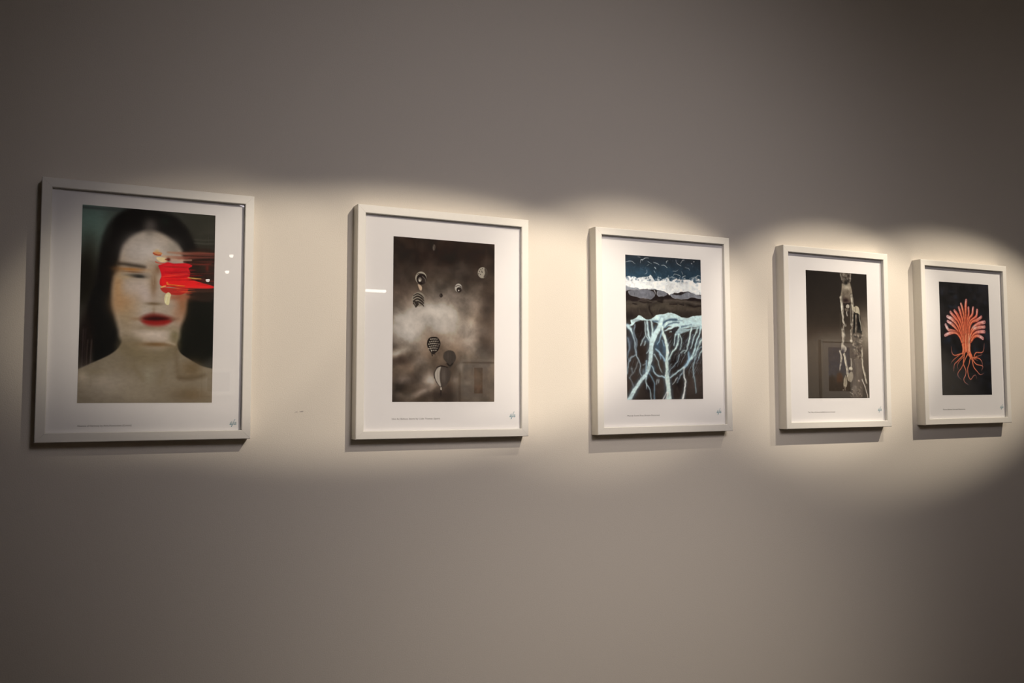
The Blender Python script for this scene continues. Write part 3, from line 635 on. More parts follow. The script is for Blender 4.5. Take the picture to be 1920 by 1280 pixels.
COAST = [['s',[[-.0054,.0806],[.0693,.0667],[.0989,.0807],[.125,.0887]],[.00309,.00618,.00371],[[219,225,232]],.00275,.75],
['s',[[.1973,.0496],[.2431,.0309],[.3041,.0209]],[.00417,.00834,.005],[[229,237,243]],.00278,.75],
['s',[[.2879,.0632],[.3182,.0709],[.3408,.0823]],[.00244,.00488,.00293],[[230,238,244]],.00279,.75],
['s',[[.3643,.0586],[.4023,.0724],[.4366,.0863]],[.00421,.00842,.00505],[[236,245,251]],.00281,.75],
['s',[[.4636,.0848],[.5098,.0917],[.5442,.1122]],[.00353,.00706,.00423],[[243,253,255]],.00282,.75],
['s',[[.5337,.0646],[.538,.0483],[.5578,.0343]],[.00354,.00708,.00425],[[251,255,255]],.00283,.75],
['s',[[.6675,.0212],[.6822,.0624],[.7331,.0756]],[.00321,.00643,.00386],[[255,255,255]],.00286,.75],
['s',[[.7297,.0531],[.7502,.0227],[.7702,.015]],[.00287,.00574,.00344],[[255,255,255]],.00287,.75],
['s',[[.8649,.0419],[.8807,.0475]],[.00433,.00867,.0052],[[255,255,255]],.00289,.75],
['s',[[.9013,.0267],[.9133,.026]],[.00507,.01014,.00608],[[255,255,255]],.0029,.75],
['s',[[.2469,.1988],[.2699,.1849],[.2744,.1561]],[.00278,.00556,.00333],[[220,227,234]],.00278,.75],
['s',[[.3706,.1157],[.3933,.1271]],[.0042,.0084,.00504],[[231,240,246]],.0028,.75],
['s',[[.624,.1979],[.648,.1773],[.7027,.1872],[.718,.2058]],[.00321,.00642,.00385],[[251,255,255]],.00285,.75],
['s',[[.741,.2305],[.7577,.1973],[.7896,.1891]],[.0043,.0086,.00516],[[255,255,255]],.00287,.75],
['s',[[.8685,.211],[.9329,.1978],[.9494,.1806],[.9974,.1912]],[.00326,.00652,.00391],[[253,255,255]],.0029,.75],
['s',[[.5453,.2277],[.5539,.1952]],[.00318,.00636,.00382],[[240,248,254]],.00283,.75],
['s',[[.7839,.0986],[.8235,.1029],[.8508,.1241]],[.00252,.00504,.00302],[[255,255,255]],.00288,.75],
['s',[[.7353,.1467],[.7503,.1782]],[.00322,.00644,.00387],[[255,255,255]],.00286,.75],
['s',[[.1892,.0754],[.2088,.0425],[.2198,.0545]],[.00242,.00485,.00291],[[225,232,239]],.00277,.75],
['s',[[.2718,.1023],[.3025,.0909]],[.00278,.00557,.00334],[[226,234,240]],.00278,.75],
['s',[[.6174,.1467],[.6566,.1445],[.6925,.1232]],[.00214,.00427,.00256],[[253,255,255]],.00285,.75],
['s',[[.5688,.2201],[.616,.2047]],[.00284,.00567,.0034],[[243,252,255]],.00284,.75],
['s',[[.9161,.228],[.9806,.2182]],[.00254,.00508,.00305],[[251,255,255]],.0029,.75],
['s',[[.1604,.0138],[.198,.0178]],[.00277,.00553,.00332],[[227,235,241]],.00277,.75],
['s',[[.3697,.154],[.3845,.1787]],[.00245,.0049,.00294],[[228,236,242]],.0028,.75],
['s',[[.9582,.1057],[.9806,.1218]],[.00297],[[169,196,217]],.00218,.35],
['s',[[.2174,.2396],[.1948,.2488]],[.00229],[[141,163,182]],.00208,.35],
['s',[[.7712,.0391],[.7879,.0605]],[.00179],[[177,205,225]],.00215,.35],
['s',[[.5916,.0084],[.5862,.0128]],[.00346],[[171,200,220]],.00213,.35],
['s',[[.4292,.2227],[.4419,.2418]],[.00177],[[151,176,196]],.00211,.35],
['s',[[.0854,.1661],[.0702,.1839]],[.00221],[[140,162,181]],.00206,.35],
['s',[[.5186,.2155],[.5195,.2207]],[.00175],[[156,182,202]],.00212,.35],
['s',[[.5377,.1243],[.5439,.1349]],[.00279],[[161,188,208]],.00212,.35],
['s',[[.3928,.1541],[.405,.16]],[.00219],[[152,177,197]],.0021,.35],
['s',[[.4951,.1621],[.4833,.1766]],[.00273],[[156,182,202]],.00211,.35],
['s',[[.8869,.0689],[.8933,.0755]],[.00253],[[175,203,223]],.00217,.35],
['s',[[.1857,.2288],[.1822,.2479]],[.00225],[[140,163,182]],.00207,.35],
['s',[[.8959,.0777],[.8874,.0926]],[.00328],[[174,202,222]],.00217,.35],
['s',[[.8508,.1225],[.8305,.1385]],[.00197],[[173,200,220]],.00216,.35],
['s',[[.7207,.1955],[.721,.2104]],[.00157],[[167,194,214]],.00214,.35],
['s',[[.5347,.0382],[.5398,.0481]],[.00304],[[166,193,213]],.00212,.35],
['s',[[.0628,.0623],[.0708,.0747]],[.00255],[[145,168,187]],.00206,.35],
['s',[[.834,.0995],[.8485,.1119]],[.00345],[[174,202,222]],.00216,.35],
['s',[[.6596,.035],[.6527,.0554]],[.00217],[[172,201,221]],.00214,.35],
['s',[[.1941,.1325],[.1889,.1477]],[.00229],[[144,167,186]],.00207,.35],
['s',[[.263,.1156],[.2588,.1362]],[.00343],[[147,171,190]],.00208,.35],
['s',[[.6171,.0232],[.6276,.0389]],[.00319],[[172,200,220]],.00213,.35],
['s',[[.3479,.0341],[.3529,.0394]],[.00299],[[155,181,201]],.0021,.35],
['s',[[.785,.0849],[.806,.0903]],[.00347],[[175,203,223]],.00216,.35],
['s',[[.4586,.1807],[.4698,.2021]],[.00346],[[154,180,199]],.00211,.35],
['s',[[.0553,.0427],[.0572,.0463]],[.00273],[[146,169,188]],.00206,.35],
['s',[[.5269,.1559],[.5239,.1646]],[.00343],[[159,185,205]],.00212,.35],
['s',[[.7213,-.0001],[.7019,.0166]],[.00205],[[178,207,227]],.00215,.35],
['s',[[.4024,.1877],[.3952,.209]],[.00292],[[150,175,195]],.0021,.35],
['s',[[.5461,.0488],[.5414,.067]],[.00352],[[165,193,213]],.00212,.35],
['s',[[.0864,.0662],[.0967,.0845]],[.00156],[[145,168,187]],.00206,.35],
['s',[[.818,.1665],[.8267,.1759]],[.0024],[[171,198,218]],.00216,.35],
['s',[[.3622,.2027],[.3541,.2124]],[.00336],[[148,172,192]],.0021,.35],
['s',[[.9081,.202],[.9228,.2062]],[.00164],[[168,195,215]],.00217,.35],
['s',[[.5476,.1962],[.5652,.2108]],[.00344],[[159,185,205]],.00212,.35],
['s',[[.16,.0805],[.1522,.089]],[.00203],[[145,169,188]],.00207,.35],
['s',[[.1276,.1154],[.1061,.13]],[.00333],[[143,165,185]],.00207,.35],
['s',[[.4395,.1515],[.4442,.1724]],[.00295],[[154,180,199]],.00211,.35],
['s',[[.8159,.067],[.8352,.0728]],[.00232],[[176,204,224]],.00216,.35],
['s',[[.7286,.0715],[.7464,.0905]],[.00179],[[174,202,222]],.00215,.35],
['s',[[.2359,.0395],[.252,.0482]],[.00221],[[150,175,194]],.00208,.35],
['s',[[.2734,.0525],[.2713,.0603]],[.00257],[[151,175,195]],.00209,.35],
['s',[[.207,.1401],[.2271,.1492]],[.00337],[[144,168,187]],.00208,.35],
['s',[[.069,.1559],[.073,.177]],[.00328],[[141,162,181]],.00206,.35],
['s',[[.5029,.1775],[.5246,.1937]],[.00343],[[157,183,203]],.00212,.35],
['s',[[.93,.0928],[.9376,.0992]],[.0024],[[172,200,220]],.00217,.35],
['s',[[.856,.1181],[.8453,.1243]],[.00194],[[173,201,221]],.00216,.35],
['s',[[.1344,.0846],[.1291,.0889]],[.00311],[[145,168,187]],.00207,.35],
['s',[[.3998,.1414],[.4059,.1468]],[.00158],[[153,178,197]],.0021,.35],
['s',[[.1607,.2447],[.1427,.2568]],[.00319],[[139,161,180]],.00207,.35],
['s',[[.5787,.0111],[.5967,.0207]],[.00178],[[171,199,219]],.00213,.35],
['s',[[.3353,.1508],[.3138,.1675]],[.00267],[[148,172,192]],.00209,.35],
['s',[[.2322,.1203],[.2182,.1247]],[.0026],[[146,169,189]],.00208,.35],
['s',[[.4386,.1989],[.4245,.2113]],[.00281],[[152,177,196]],.00211,.35],
['s',[[.0803,.1138],[.0885,.1211]],[.00212],[[143,165,184]],.00206,.35],
['s',[[.5699,.0974],[.587,.1162]],[.00319],[[165,192,212]],.00213,.35],
['s',[[.4235,.0581],[.4296,.0691]],[.00247],[[158,184,204]],.00211,.35],
['s',[[.6396,.2097],[.654,.2145]],[.00336],[[164,190,210]],.00213,.35],
['s',[[.6687,.0719],[.6793,.0838]],[.00263],[[171,199,219]],.00214,.35],
['s',[[.5658,.0412],[.559,.0532]],[.00154],[[167,195,215]],.00213,.35],
['p',[[-.0089,.2471],[.0807,.2329],[.1179,.2385],[.1476,.2515],[.1931,.2365],[.2462,.2306],[.2995,.2214],[.3227,.2075],[.3565,.228],[.3786,.2682],[.4133,.2601],[.475,.2538],[.5064,.2361],[.5376,.2249],[.5645,.2396],[.5834,.2611],[.6544,.235],[.7249,.2443],[.8045,.2273],[.8679,.2338],[.9153,.2574],[1.0276,.2714],[1.0237,.4188],[.9038,.3914],[.8088,.3665],[.7448,.3952],[.65,.4123],[.5957,.3954],[.5602,.4163],[.5183,.3861],[.4337,.3708],[.3345,.3563],[.2428,.3796],[.1678,.3578],[.0781,.3494],[-.0108,.338]],[238,245,250],.00492,1,0],
['b',.7189,.2846,.0123,.0063,[215,222,228],.5037889151949422,.0,1],
['b',.2688,.311,.0132,.003,[186,192,198],.4786645324929171,.0,1],
['b',.3196,.2641,.0154,.0045,[190,196,203],.209485140336154,.0,1],
['b',.5546,.3602,.0052,.0051,[203,210,216],.287549668898062,.0,1],
['b',.4299,.2534,.0128,.0062,[197,204,210],.3066854976926351,.0,1],
['b',.0638,.388,.0186,.0044,[177,182,189],.5179783195546688,.0,1],
['b',.9067,.3449,.0181,.0032,[215,222,228],.4959386851455787,.0,1],
['b',.4097,.2883,.0132,.0058,[195,201,208],.351609028833092,.0,1],
['b',.0795,.2993,.0087,.0052,[180,184,191],.5342730781856081,.0,1],
['b',.5439,.2786,.0156,.0031,[205,211,218],.22157018287431643,.0,1],
['b',.6429,.295,.0118,.0029,[211,218,224],.36789073684841633,.0,1],
['b',.5973,.394,.005,.0046,[205,212,218],.37036848973593245,.0,1],
['b',.6169,.3726,.0125,.0048,[207,214,220],.375894081224041,.0,1],
['b',.7907,.3763,.0099,.0054,[215,222,228],.42916458194461854,.0,1],
['b',.3658,.3721,.0152,.0044,[190,196,203],.400172878601325,.0,1],
['b',.9488,.3282,.015,.0041,[214,221,227],.4736665710174137,.0,1],
['b',.8711,.2768,.01,.0052,[218,225,231],.301099223523983,.0,1],
['b',.0833,.2993,.0149,.0044,[180,184,191],.403022223065066,.0,1],
['b',.6193,.3214,.0197,.0057,[209,215,221],.5371837589639494,.0,1],
['b',.6861,.3623,.0165,.0062,[211,218,224],.31915841866632394,.0,1],
['b',.3206,.2476,.0056,.0062,[191,197,203],.36622447532149177,.0,1],
['b',.1224,.2696,.0123,.005,[182,186,193],.49194106981392594,.0,1],
['b',.5649,.2908,.0156,.0033,[206,212,219],.3164770611478354,.0,1],
['b',.1198,.36,.0126,.0042,[179,184,191],.28059316376379345,.0,1],
['b',.8412,.2919,.0193,.0037,[218,225,231],.4230382396546195,.0,1],
['b',.7335,.2587,.0076,.0056,[217,224,230],.23129547957214114,.0,1],
['b',.4728,.2536,.0195,.0058,[200,207,213],.28133100578866155,.0,1],
['b',.8395,.349,.0065,.0036,[216,223,229],.42464572141846274,.0,1],
['b',.7019,.2879,.0068,.0045,[215,221,227],.4673972164810604,.0,1],
['b',.515,.2701,.0094,.0055,[203,210,216],.3612451655523658,.0,1],
['b',.7618,.2588,.0156,.0057,[218,225,231],.5106118192674457,.0,1],
['b',.2917,.3915,.0135,.0037,[185,191,198],.2108349175758238,.0,1],
['b',.6565,.387,.0137,.0037,[209,216,222],.315416746001564,.0,1],
['b',.4816,.3975,.0113,.004,[197,203,210],.3730874541870465,.0,1],
['b',.219,.2953,.0168,.0059,[184,189,196],.3295784451440188,.0,1],
['b',.4734,.3849,.0157,.0043,[197,203,210],.5353415766938608,.0,1],
['b',.884,.3013,.0079,.0059,[217,224,230],.5141682556153737,.0,1],
['b',.6644,.3635,.005,.005,[210,217,223],.48245718712232855,.0,1],
['b',.2822,.2717,.0181,.0055,[188,194,200],.3253763162449873,.0,1],
['b',.5716,.2736,.0098,.0052,[207,214,220],.4664149442582294,.0,1],
['b',.8771,.3335,.0176,.0033,[216,223,229],.4516844728554271,.0,1],
['b',.9808,.3711,.0175,.0061,[211,218,224],.3592790174113707,.0,1],
['b',.3117,.3475,.0135,.0027,[187,193,200],.2944670225194972,.0,1],
['b',.579,.2471,.0057,.004,[208,215,221],.2424108324404771,.0,1],
['b',.4073,.3503,.0119,.0026,[193,199,206],.5249800223406798,.0,1],
['b',.2485,.2494,.0113,.0058,[187,192,199],.5267730566793567,.0,1],
['b',.1337,.2631,.017,.0057,[182,187,194],.5202088130205802,.0,1],
['b',.7849,.365,.0177,.0027,[215,222,228],.2616333131109447,.0,1],
['b',.0475,.2554,.019,.0063,[181,185,192],.3944355987024274,.0,1],
['b',.1478,.2732,.0182,.006,[182,187,194],.4046668168182632,.0,1],
['b',.7163,.3288,.016,.0064,[214,221,226],.35218271317990146,.0,1],
['b',.0796,.2664,.0143,.0027,[181,185,192],.23780386010312873,.0,1],
['b',.8795,.3788,.0066,.0035,[215,222,228],.5467337345744935,.0,1],
['b',.9186,.3272,.0124,.0057,[215,222,228],.37071948122545506,.0,1],
['b',.976,.3483,.0151,.0031,[212,218,225],.4521381714372241,.0,1],
['b',.1183,.2758,.0174,.0047,[181,186,193],.39704252335987783,.0,1],
['b',.6911,.3692,.0196,.0028,[212,218,224],.2140692448885426,.0,1],
['b',.0769,.408,.0125,.0039,[177,182,189],.41324224180225677,.0,1],
['b',.1211,.3139,.0089,.0051,[180,185,192],.2548004344690088,.0,1],
['b',.9764,.2295,.0065,.0033,[216,222,229],.546436739903007,.0,1],
['b',.2555,.2587,.0107,.0067,[225,233,240],.8,.0,1],
['b',.7424,.2227,.005,.007,[255,255,255],.8,.0,1],
['b',.0741,.2328,.009,.011,[42,69,94],.8,.0,1],
['b',.1795,.2441,.0107,.0044,[222,229,237],.8,.0,1],
['b',.0726,.251,.0094,.0103,[219,225,232],.8,.0,1],
['b',.139,.2409,.0082,.0061,[42,69,95],.8,.0,1],
['b',.3493,.2679,.0137,.0061,[231,239,246],.8,.0,1],
['b',.8526,.2178,.006,.0054,[255,255,255],.8,.0,1],
['b',.6311,.2212,.0073,.0082,[51,82,111],.8,.0,1],
['b',.123,.2535,.0109,.0041,[220,226,234],.8,.0,1],
['b',.366,.2278,.0099,.0044,[45,74,101],.8,.0,1],
['b',.4972,.2639,.0091,.0104,[243,252,255],.8,.0,1],
['b',.4722,.2517,.011,.0062,[242,251,255],.8,.0,1],
['b',.6945,.2562,.013,.0086,[52,83,112],.8,.0,1],
['b',.1816,.2434,.0081,.0063,[222,229,237],.8,.0,1],
['b',.6377,.2606,.0096,.0095,[255,255,255],.8,.0,1],
['b',.7012,.2484,.006,.0106,[255,255,255],.8,.0,1],
['b',.2723,.2512,.0107,.0109,[227,234,242],.8,.0,1],
['b',.0524,.2579,.0096,.0093,[218,224,232],.8,.0,1],
['b',.7813,.2212,.006,.0053,[255,255,255],.8,.0,1],
['b',.0471,.2597,.0132,.0069,[218,224,231],.8,.0,1],
['b',.2925,.2371,.0111,.0086,[44,72,99],.8,.0,1],
['b',.9885,.2286,.0109,.007,[51,83,112],.8,.0,1],
['b',.3566,.2641,.0071,.0091,[232,240,247],.8,.0,1],
['b',.7577,.2437,.007,.0097,[255,255,255],.8,.0,1],
['b',.7087,.2563,.0098,.008,[52,84,112],.8,.0,1],
['b',.5612,.225,.0054,.0112,[251,255,255],.8,.0,1],
['b',.6597,.2376,.0081,.0092,[255,255,255],.8,.0,1],
['b',.1034,.2439,.0056,.0112,[42,69,94],.8,.0,1],
['b',.6322,.2238,.0088,.0108,[51,82,111],.8,.0,1],
['b',.3881,.2418,.0062,.0039,[235,244,251],.8,.0,1],
['b',.6627,.2299,.0102,.007,[255,255,255],.8,.0,1],
['b',.5265,.2619,.0103,.0069,[246,255,255],.8,.0,1],
['b',.2533,.2548,.0108,.0063,[225,233,240],.8,.0,1],
['b',.7674,.2227,.0087,.0087,[255,255,255],.8,.0,1],
['b',.0586,.2387,.006,.0076,[219,225,233],.8,.0,1],
['b',.7467,.2228,.0085,.0108,[53,85,114],.8,.0,1],
['b',.3085,.235,.0048,.0092,[230,238,245],.8,.0,1],
['b',1.0016,.2296,.0142,.0096,[255,255,255],.8,.0,1],
['b',.3175,.2571,.0131,.0059,[44,73,99],.8,.0,1],
['b',.4292,.2252,.0051,.0042,[239,248,255],.8,.0,1],
['b',.3031,.2633,.0132,.007,[44,72,98],.8,.0,1],
['b',.8878,.2291,.0108,.0114,[255,255,255],.8,.0,1],
['b',.7193,.2248,.0086,.0067,[52,84,113],.8,.0,1],
['b',.1377,.264,.0094,.0086,[42,69,94],.8,.0,1],
['b',.7639,.2445,.0074,.0069,[255,255,255],.8,.0,1],
['b',.2565,.2568,.008,.0112,[226,233,240],.8,.0,1],
['b',.7049,.2324,.013,.0079,[52,84,113],.8,.0,1],
['b',.8883,.2651,.0121,.0088,[255,255,255],.8,.0,1],
['b',.8753,.2406,.0139,.0098,[255,255,255],.8,.0,1],
['b',.2631,.2415,.006,.0097,[44,72,98],.8,.0,1],
['b',.7399,.2414,.0138,.0051,[255,255,255],.8,.0,1],
['b',.4502,.2251,.0113,.006,[241,250,255],.8,.0,1],
['b',.6168,.2618,.005,.0079,[254,255,255],.8,.0,1],
['b',.9876,.2327,.0058,.0116,[255,255,255],.8,.0,1],
['b',.4777,.248,.007,.0088,[47,77,105],.8,.0,1],
['b',.6015,.2492,.0086,.0089,[253,255,255],.8,.0,1],
['b',.3611,.2254,.0099,.011,[45,74,101],.8,.0,1],
['b',.7094,.2449,.0121,.0057,[255,255,255],.8,.0,1],
['b',.3379,.2462,.0127,.0099,[231,239,246],.8,.0,1],
['b',.5135,.2307,.0081,.0091,[48,79,106],.8,.0,1],
['b',.6019,.2552,.0121,.009,[50,81,109],.8,.0,1],
['b',.6775,.2618,.013,.011,[51,83,111],.8,.0,1],
['b',.0158,.2556,.0053,.0103,[218,223,231],.8,.0,1],
['b',.0188,.2462,.0117,.0099,[42,68,93],.8,.0,1],
['b',.6203,.2552,.0056,.0062,[254,255,255],.8,.0,1],
['b',.5924,.2428,.0065,.0093,[50,81,109],.8,.0,1],
['b',.1661,.2681,.0072,.01,[42,69,95],.8,.0,1],
['b',.5109,.2433,.0128,.0084,[48,78,106],.8,.0,1],
['b',.9668,.2239,.0073,.0089,[255,255,255],.8,.0,1],
['b',.1483,.2724,.0125,.0105,[220,227,234],.8,.0,1],
['b',.5199,.2455,.005,.0041,[246,255,255],.8,.0,1],
['b',.3957,.2321,.005,.0071,[46,75,102],.8,.0,1],
['b',.0366,.258,.0076,.0111,[42,68,93],.8,.0,1],
['b',.8863,.2547,.011,.0044,[255,255,255],.8,.0,1],
['b',.0628,.2734,.0099,.0051,[218,224,231],.8,.0,1],
['b',.3381,.2555,.0072,.011,[231,239,246],.8,.0,1],
['b',.8628,.2436,.0059,.0066,[255,255,255],.8,.0,1],
['b',.9955,.2355,.011,.0067,[51,83,112],.8,.0,1],
['b',.4842,.2475,.0127,.0055,[243,252,255],.8,.0,1],
['b',.678,.2496,.0111,.0113,[255,255,255],.8,.0,1],
['b',.2831,.2658,.0089,.0039,[44,72,98],.8,.0,1],
['b',.8891,.2353,.0085,.0115,[255,255,255],.8,.0,1],
['b',.1244,.2599,.0069,.0051,[42,69,94],.8,.0,1],
['b',.0778,.2755,.0066,.0065,[42,68,93],.8,.0,1],
['b',.6162,.2211,.0134,.0064,[255,255,255],.8,.0,1],
['b',.2528,.2527,.0115,.0079,[226,233,240],.8,.0,1],
['b',.752,.2638,.0094,.0046,[255,255,255],.8,.0,1],
['b',.9342,.2618,.0119,.0087,[52,84,113],.8,.0,1],
['b',.7831,.2534,.01,.0095,[255,255,255],.8,.0,1],
['b',.8553,.2562,.01,.0044,[255,255,255],.8,.0,1],
['b',.4653,.2313,.0102,.0041,[242,251,255],.8,.0,1],
['b',.1497,.2537,.0057,.0052,[42,69,95],.8,.0,1],
['b',.2569,.2508,.0067,.004,[43,71,97],.8,.0,1],
['b',.361,.2469,.0047,.0052,[233,241,248],.8,.0,1],
['b',.6724,.251,.0137,.0067,[51,83,111],.8,.0,1],
['b',.7473,.2525,.0128,.0108,[52,84,113],.8,.0,1],
['b',.066,.2378,.0095,.008,[42,68,94],.8,.0,1],
['b',.5599,.2605,.0106,.0046,[249,255,255],.8,.0,1],
['b',.4695,.2299,.009,.0084,[47,77,105],.8,.0,1],
['b',.6532,.2612,.0128,.0044,[51,82,111],.8,.0,1],
['b',.4227,.2535,.0072,.0061,[238,246,253],.8,.0,1],
['b',.9463,.2369,.0141,.0113,[52,84,113],.8,.0,1],
['b',.4143,.2422,.0118,.0069,[237,246,253],.8,.0,1],
['b',.8676,.2319,.0112,.0099,[53,85,115],.8,.0,1],
['b',.9733,.2402,.0139,.0043,[255,255,255],.8,.0,1],
['b',.5317,.2503,.0068,.0101,[49,79,107],.8,.0,1],
['b',.9503,.2336,.0144,.0069,[255,255,255],.8,.0,1],
['b',.7073,.2207,.0066,.0049,[255,255,255],.8,.0,1],
['b',.8952,.2229,.0142,.0098,[53,85,114],.8,.0,1],
['b',.4678,.2972,.0171,.0132,[240,248,255],.6,.0,1],
['b',.9542,.2892,.0145,.0067,[184,198,213],.6,.0,1],
['b',.2419,.2915,.0219,.0053,[158,171,185],.6,.0,1],
['b',.0726,.2731,.0203,.0057,[218,224,231],.6,.0,1],
['b',.7766,.2702,.02,.0099,[255,255,255],.6,.0,1],
['b',.3392,.2823,.0227,.0078,[230,238,245],.6,.0,1],
['b',.3213,.2294,.0103,.0124,[231,239,246],.6,.0,1],
['b',.1613,.2968,.0111,.0134,[220,226,234],.6,.0,1],
['b',.1857,.2604,.0076,.0088,[222,229,236],.6,.0,1],
['b',.9725,.2666,.0143,.0086,[255,255,255],.6,.0,1],
['b',.2333,.24,.0103,.0121,[159,172,186],.6,.0,1],
['b',.5061,.242,.0169,.0066,[245,254,255],.6,.0,1],
['b',.3148,.2868,.0224,.0138,[228,236,243],.6,.0,1],
['b',.2039,.2467,.0221,.0117,[223,231,238],.6,.0,1],
['b',.0382,.2593,.0113,.0124,[154,165,179],.6,.0,1],
['b',.2623,.2913,.0124,.0089,[225,232,239],.6,.0,1],
['b',.6354,.22,.0156,.0066,[183,197,212],.6,.0,1],
['b',.1988,.2646,.0158,.0084,[222,229,237],.6,.0,1],
['b',.2082,.2699,.0088,.0128,[157,170,184],.6,.0,1],
['b',.1028,.2359,.0146,.0054,[156,167,181],.6,.0,1],
['b',.1066,.2726,.0151,.0101,[219,225,232],.6,.0,1],
['b',.5278,.2523,.0091,.0062,[175,189,203],.6,.0,1],
['b',.4039,.2781,.0207,.0061,[235,243,250],.6,.0,1],
['b',.644,.2394,.0155,.0091,[255,255,255],.6,.0,1],
['b',.744,.2748,.0106,.0093,[186,200,215],.6,.0,1],
['b',.9402,.2396,.0215,.0084,[255,255,255],.6,.0,1],
['b',.7293,.2512,.0084,.0095,[255,255,255],.6,.0,1],
['b',.4234,.2482,.0187,.0061,[238,246,253],.6,.0,1],
['b',.3729,.2597,.0176,.0096,[233,242,249],.6,.0,1],
['b',.7029,.2443,.0194,.0114,[255,255,255],.6,.0,1],
['b',.6314,.2531,.0135,.0112,[255,255,255],.6,.0,1],
['b',.1704,.2534,.0207,.007,[222,228,236],.6,.0,1],
['b',.9346,.2099,.0177,.0115,[255,255,255],.6,.0,1],
['b',.9675,.2256,.0163,.0103,[255,255,255],.6,.0,1],
['b',.8029,.261,.0155,.0084,[188,202,217],.6,.0,1],
['b',.419,.2264,.0102,.0115,[238,247,254],.6,.0,1],
['b',.5238,.2904,.009,.0066,[173,187,202],.6,.0,1],
['b',.9161,.2867,.0133,.0083,[255,255,255],.6,.0,1],
['b',.897,.2196,.0163,.0076,[255,255,255],.6,.0,1],
['b',.0822,.2623,.0083,.0091,[155,166,180],.6,.0,1],
['p',[[-.012,.3944],[.0478,.3728],[.3039,.3609],[.5183,.3861],[.5603,.413],[.6035,.3983],[.8088,.3665],[.9038,.3914],[1.04,.4115],[1.0372,.5163],[-.0155,.5572]],[27,18,19],.00423,1,0],
['p',[[.0401,.3858],[.1676,.3685],[.3038,.366],[.3604,.3932],[.3694,.431],[.3167,.465],[.2258,.4644],[.1283,.4509],[.054,.4303]],[109,113,124],.00415,1,0],
['s',[[.3604,.3932],[.3694,.431],[.3167,.465],[.2258,.4644],[.1283,.4509],[.054,.4303],[.0401,.3858]],[.00346,.00484,.00346],[[190,197,206]],.00415,.6],
['p',[[.4067,.3752],[.4874,.3811],[.5372,.4025],[.49,.434],[.4186,.4269]],[119,123,134],.00422,1,0],
['s',[[.49,.434],[.4186,.4269],[.4067,.3752]],[.00351,.00491,.00351],[[204,212,220]],.00421,.6],
['p',[[.5762,.3982],[.6501,.4091],[.7368,.3975],[.8087,.371],[.9039,.3882],[1.0238,.4122],[1.0231,.4384],[.863,.4257],[.7829,.4498],[.6725,.4519],[.6026,.4337]],[130,135,146],.0043,1,0],
['s',[[1.0231,.4384],[.863,.4257],[.7829,.4498],[.6725,.4519],[.6026,.4337],[.5762,.3982]],[.00358,.00501,.00358],[[224,232,240]],.00429,.6],
['s',[[.318,.3901],[.3132,.4273]],[.00278],[[151,158,169]],.00209,.5],
['s',[[.7691,.3961],[.7655,.4148]],[.00286],[[174,181,192]],.00215,.5],
['s',[[.2602,.3962],[.2582,.4157]],[.00277],[[75,78,89]],.00208,.5],
['s',[[.1086,.3967],[.1103,.4318]],[.00275],[[73,75,86]],.00206,.5],
['s',[[.7364,.3811],[.7392,.3984]],[.00286],[[174,181,192]],.00214,.5],
['s',[[.6004,.4091],[.6031,.4298]],[.00283],[[167,174,185]],.00213,.5],
['s',[[.2762,.3982],[.2793,.4312]],[.00278],[[150,156,167]],.00208,.5],
['s',[[.885,.3798],[.8831,.4173]],[.00289],[[175,182,193]],.00216,.5],
['s',[[.2493,.4104],[.2498,.4348]],[.00277],[[75,78,88]],.00208,.5],
['s',[[.2621,.3947],[.2583,.4172]],[.00277],[[75,78,89]],.00208,.5],
['s',[[.4918,.4023],[.492,.4347]],[.00281],[[161,167,179]],.00211,.5],
['s',[[.9151,.3731],[.9164,.4054]],[.00289],[[174,181,193]],.00217,.5],
['s',[[.5997,.4018],[.6022,.4302]],[.00283],[[85,88,99]],.00213,.5],
['s',[[.7799,.3756],[.7809,.404]],[.00287],[[89,93,104]],.00215,.5],
['s',[[.8353,.3858],[.8347,.4224]],[.00288],[[175,182,193]],.00216,.5],
['s',[[.8655,.3704],[.8619,.4045]],[.00288],[[90,93,104]],.00216,.5],
['s',[[.5205,.3942],[.5168,.4209]],[.00282],[[162,169,180]],.00211,.5],
['s',[[.8378,.3781],[.8323,.4089]],[.00288],[[175,182,193]],.00216,.5],
['s',[[.2305,.3991],[.2285,.4284]],[.00277],[[75,77,88]],.00208,.5],
['s',[[.9681,.3854],[.9658,.408]],[.0029],[[172,179,190]],.00218,.5],
['s',[[.71,.4014],[.7075,.419]],[.00285],[[88,91,103]],.00214,.5],
['s',[[.5934,.3873],[.5925,.4046]],[.00283],[[167,174,185]],.00212,.5],
['s',[[.4477,.3822],[.4475,.4011]],[.00281],[[158,165,176]],.00211,.5],
['s',[[.9518,.3868],[.9542,.4146]],[.0029],[[88,91,103]],.00217,.5],
['s',[[.1481,.4044],[.1487,.4395]],[.00275],[[145,151,162]],.00207,.5],
['s',[[.3234,.3865],[.3258,.4181]],[.00279],[[77,80,91]],.00209,.5],
['s',[[.459,.3913],[.4556,.4177]],[.00281],[[81,84,95]],.00211,.5],
['s',[[.4515,.3955],[.4536,.4287]],[.00281],[[81,83,95]],.00211,.5],
['s',[[.0901,.3962],[.0917,.413]],[.00274],[[144,149,160]],.00206,.5],
['s',[[.6264,.4123],[.6291,.443]],[.00284],[[86,89,100]],.00213,.5],
['s',[[.8759,.3743],[.8764,.3931]],[.00288],[[90,93,104]],.00216,.5],
['s',[[.1083,.4088],[.111,.4388]],[.00275],[[73,75,86]],.00206,.5],
['s',[[.4808,.3873],[.4767,.4092]],[.00281],[[81,84,96]],.00211,.5],
['s',[[.6189,.3989],[.6221,.4215]],[.00284],[[86,89,100]],.00213,.5],
['s',[[.9436,.3772],[.9433,.4047]],[.0029],[[173,180,192]],.00217,.5],
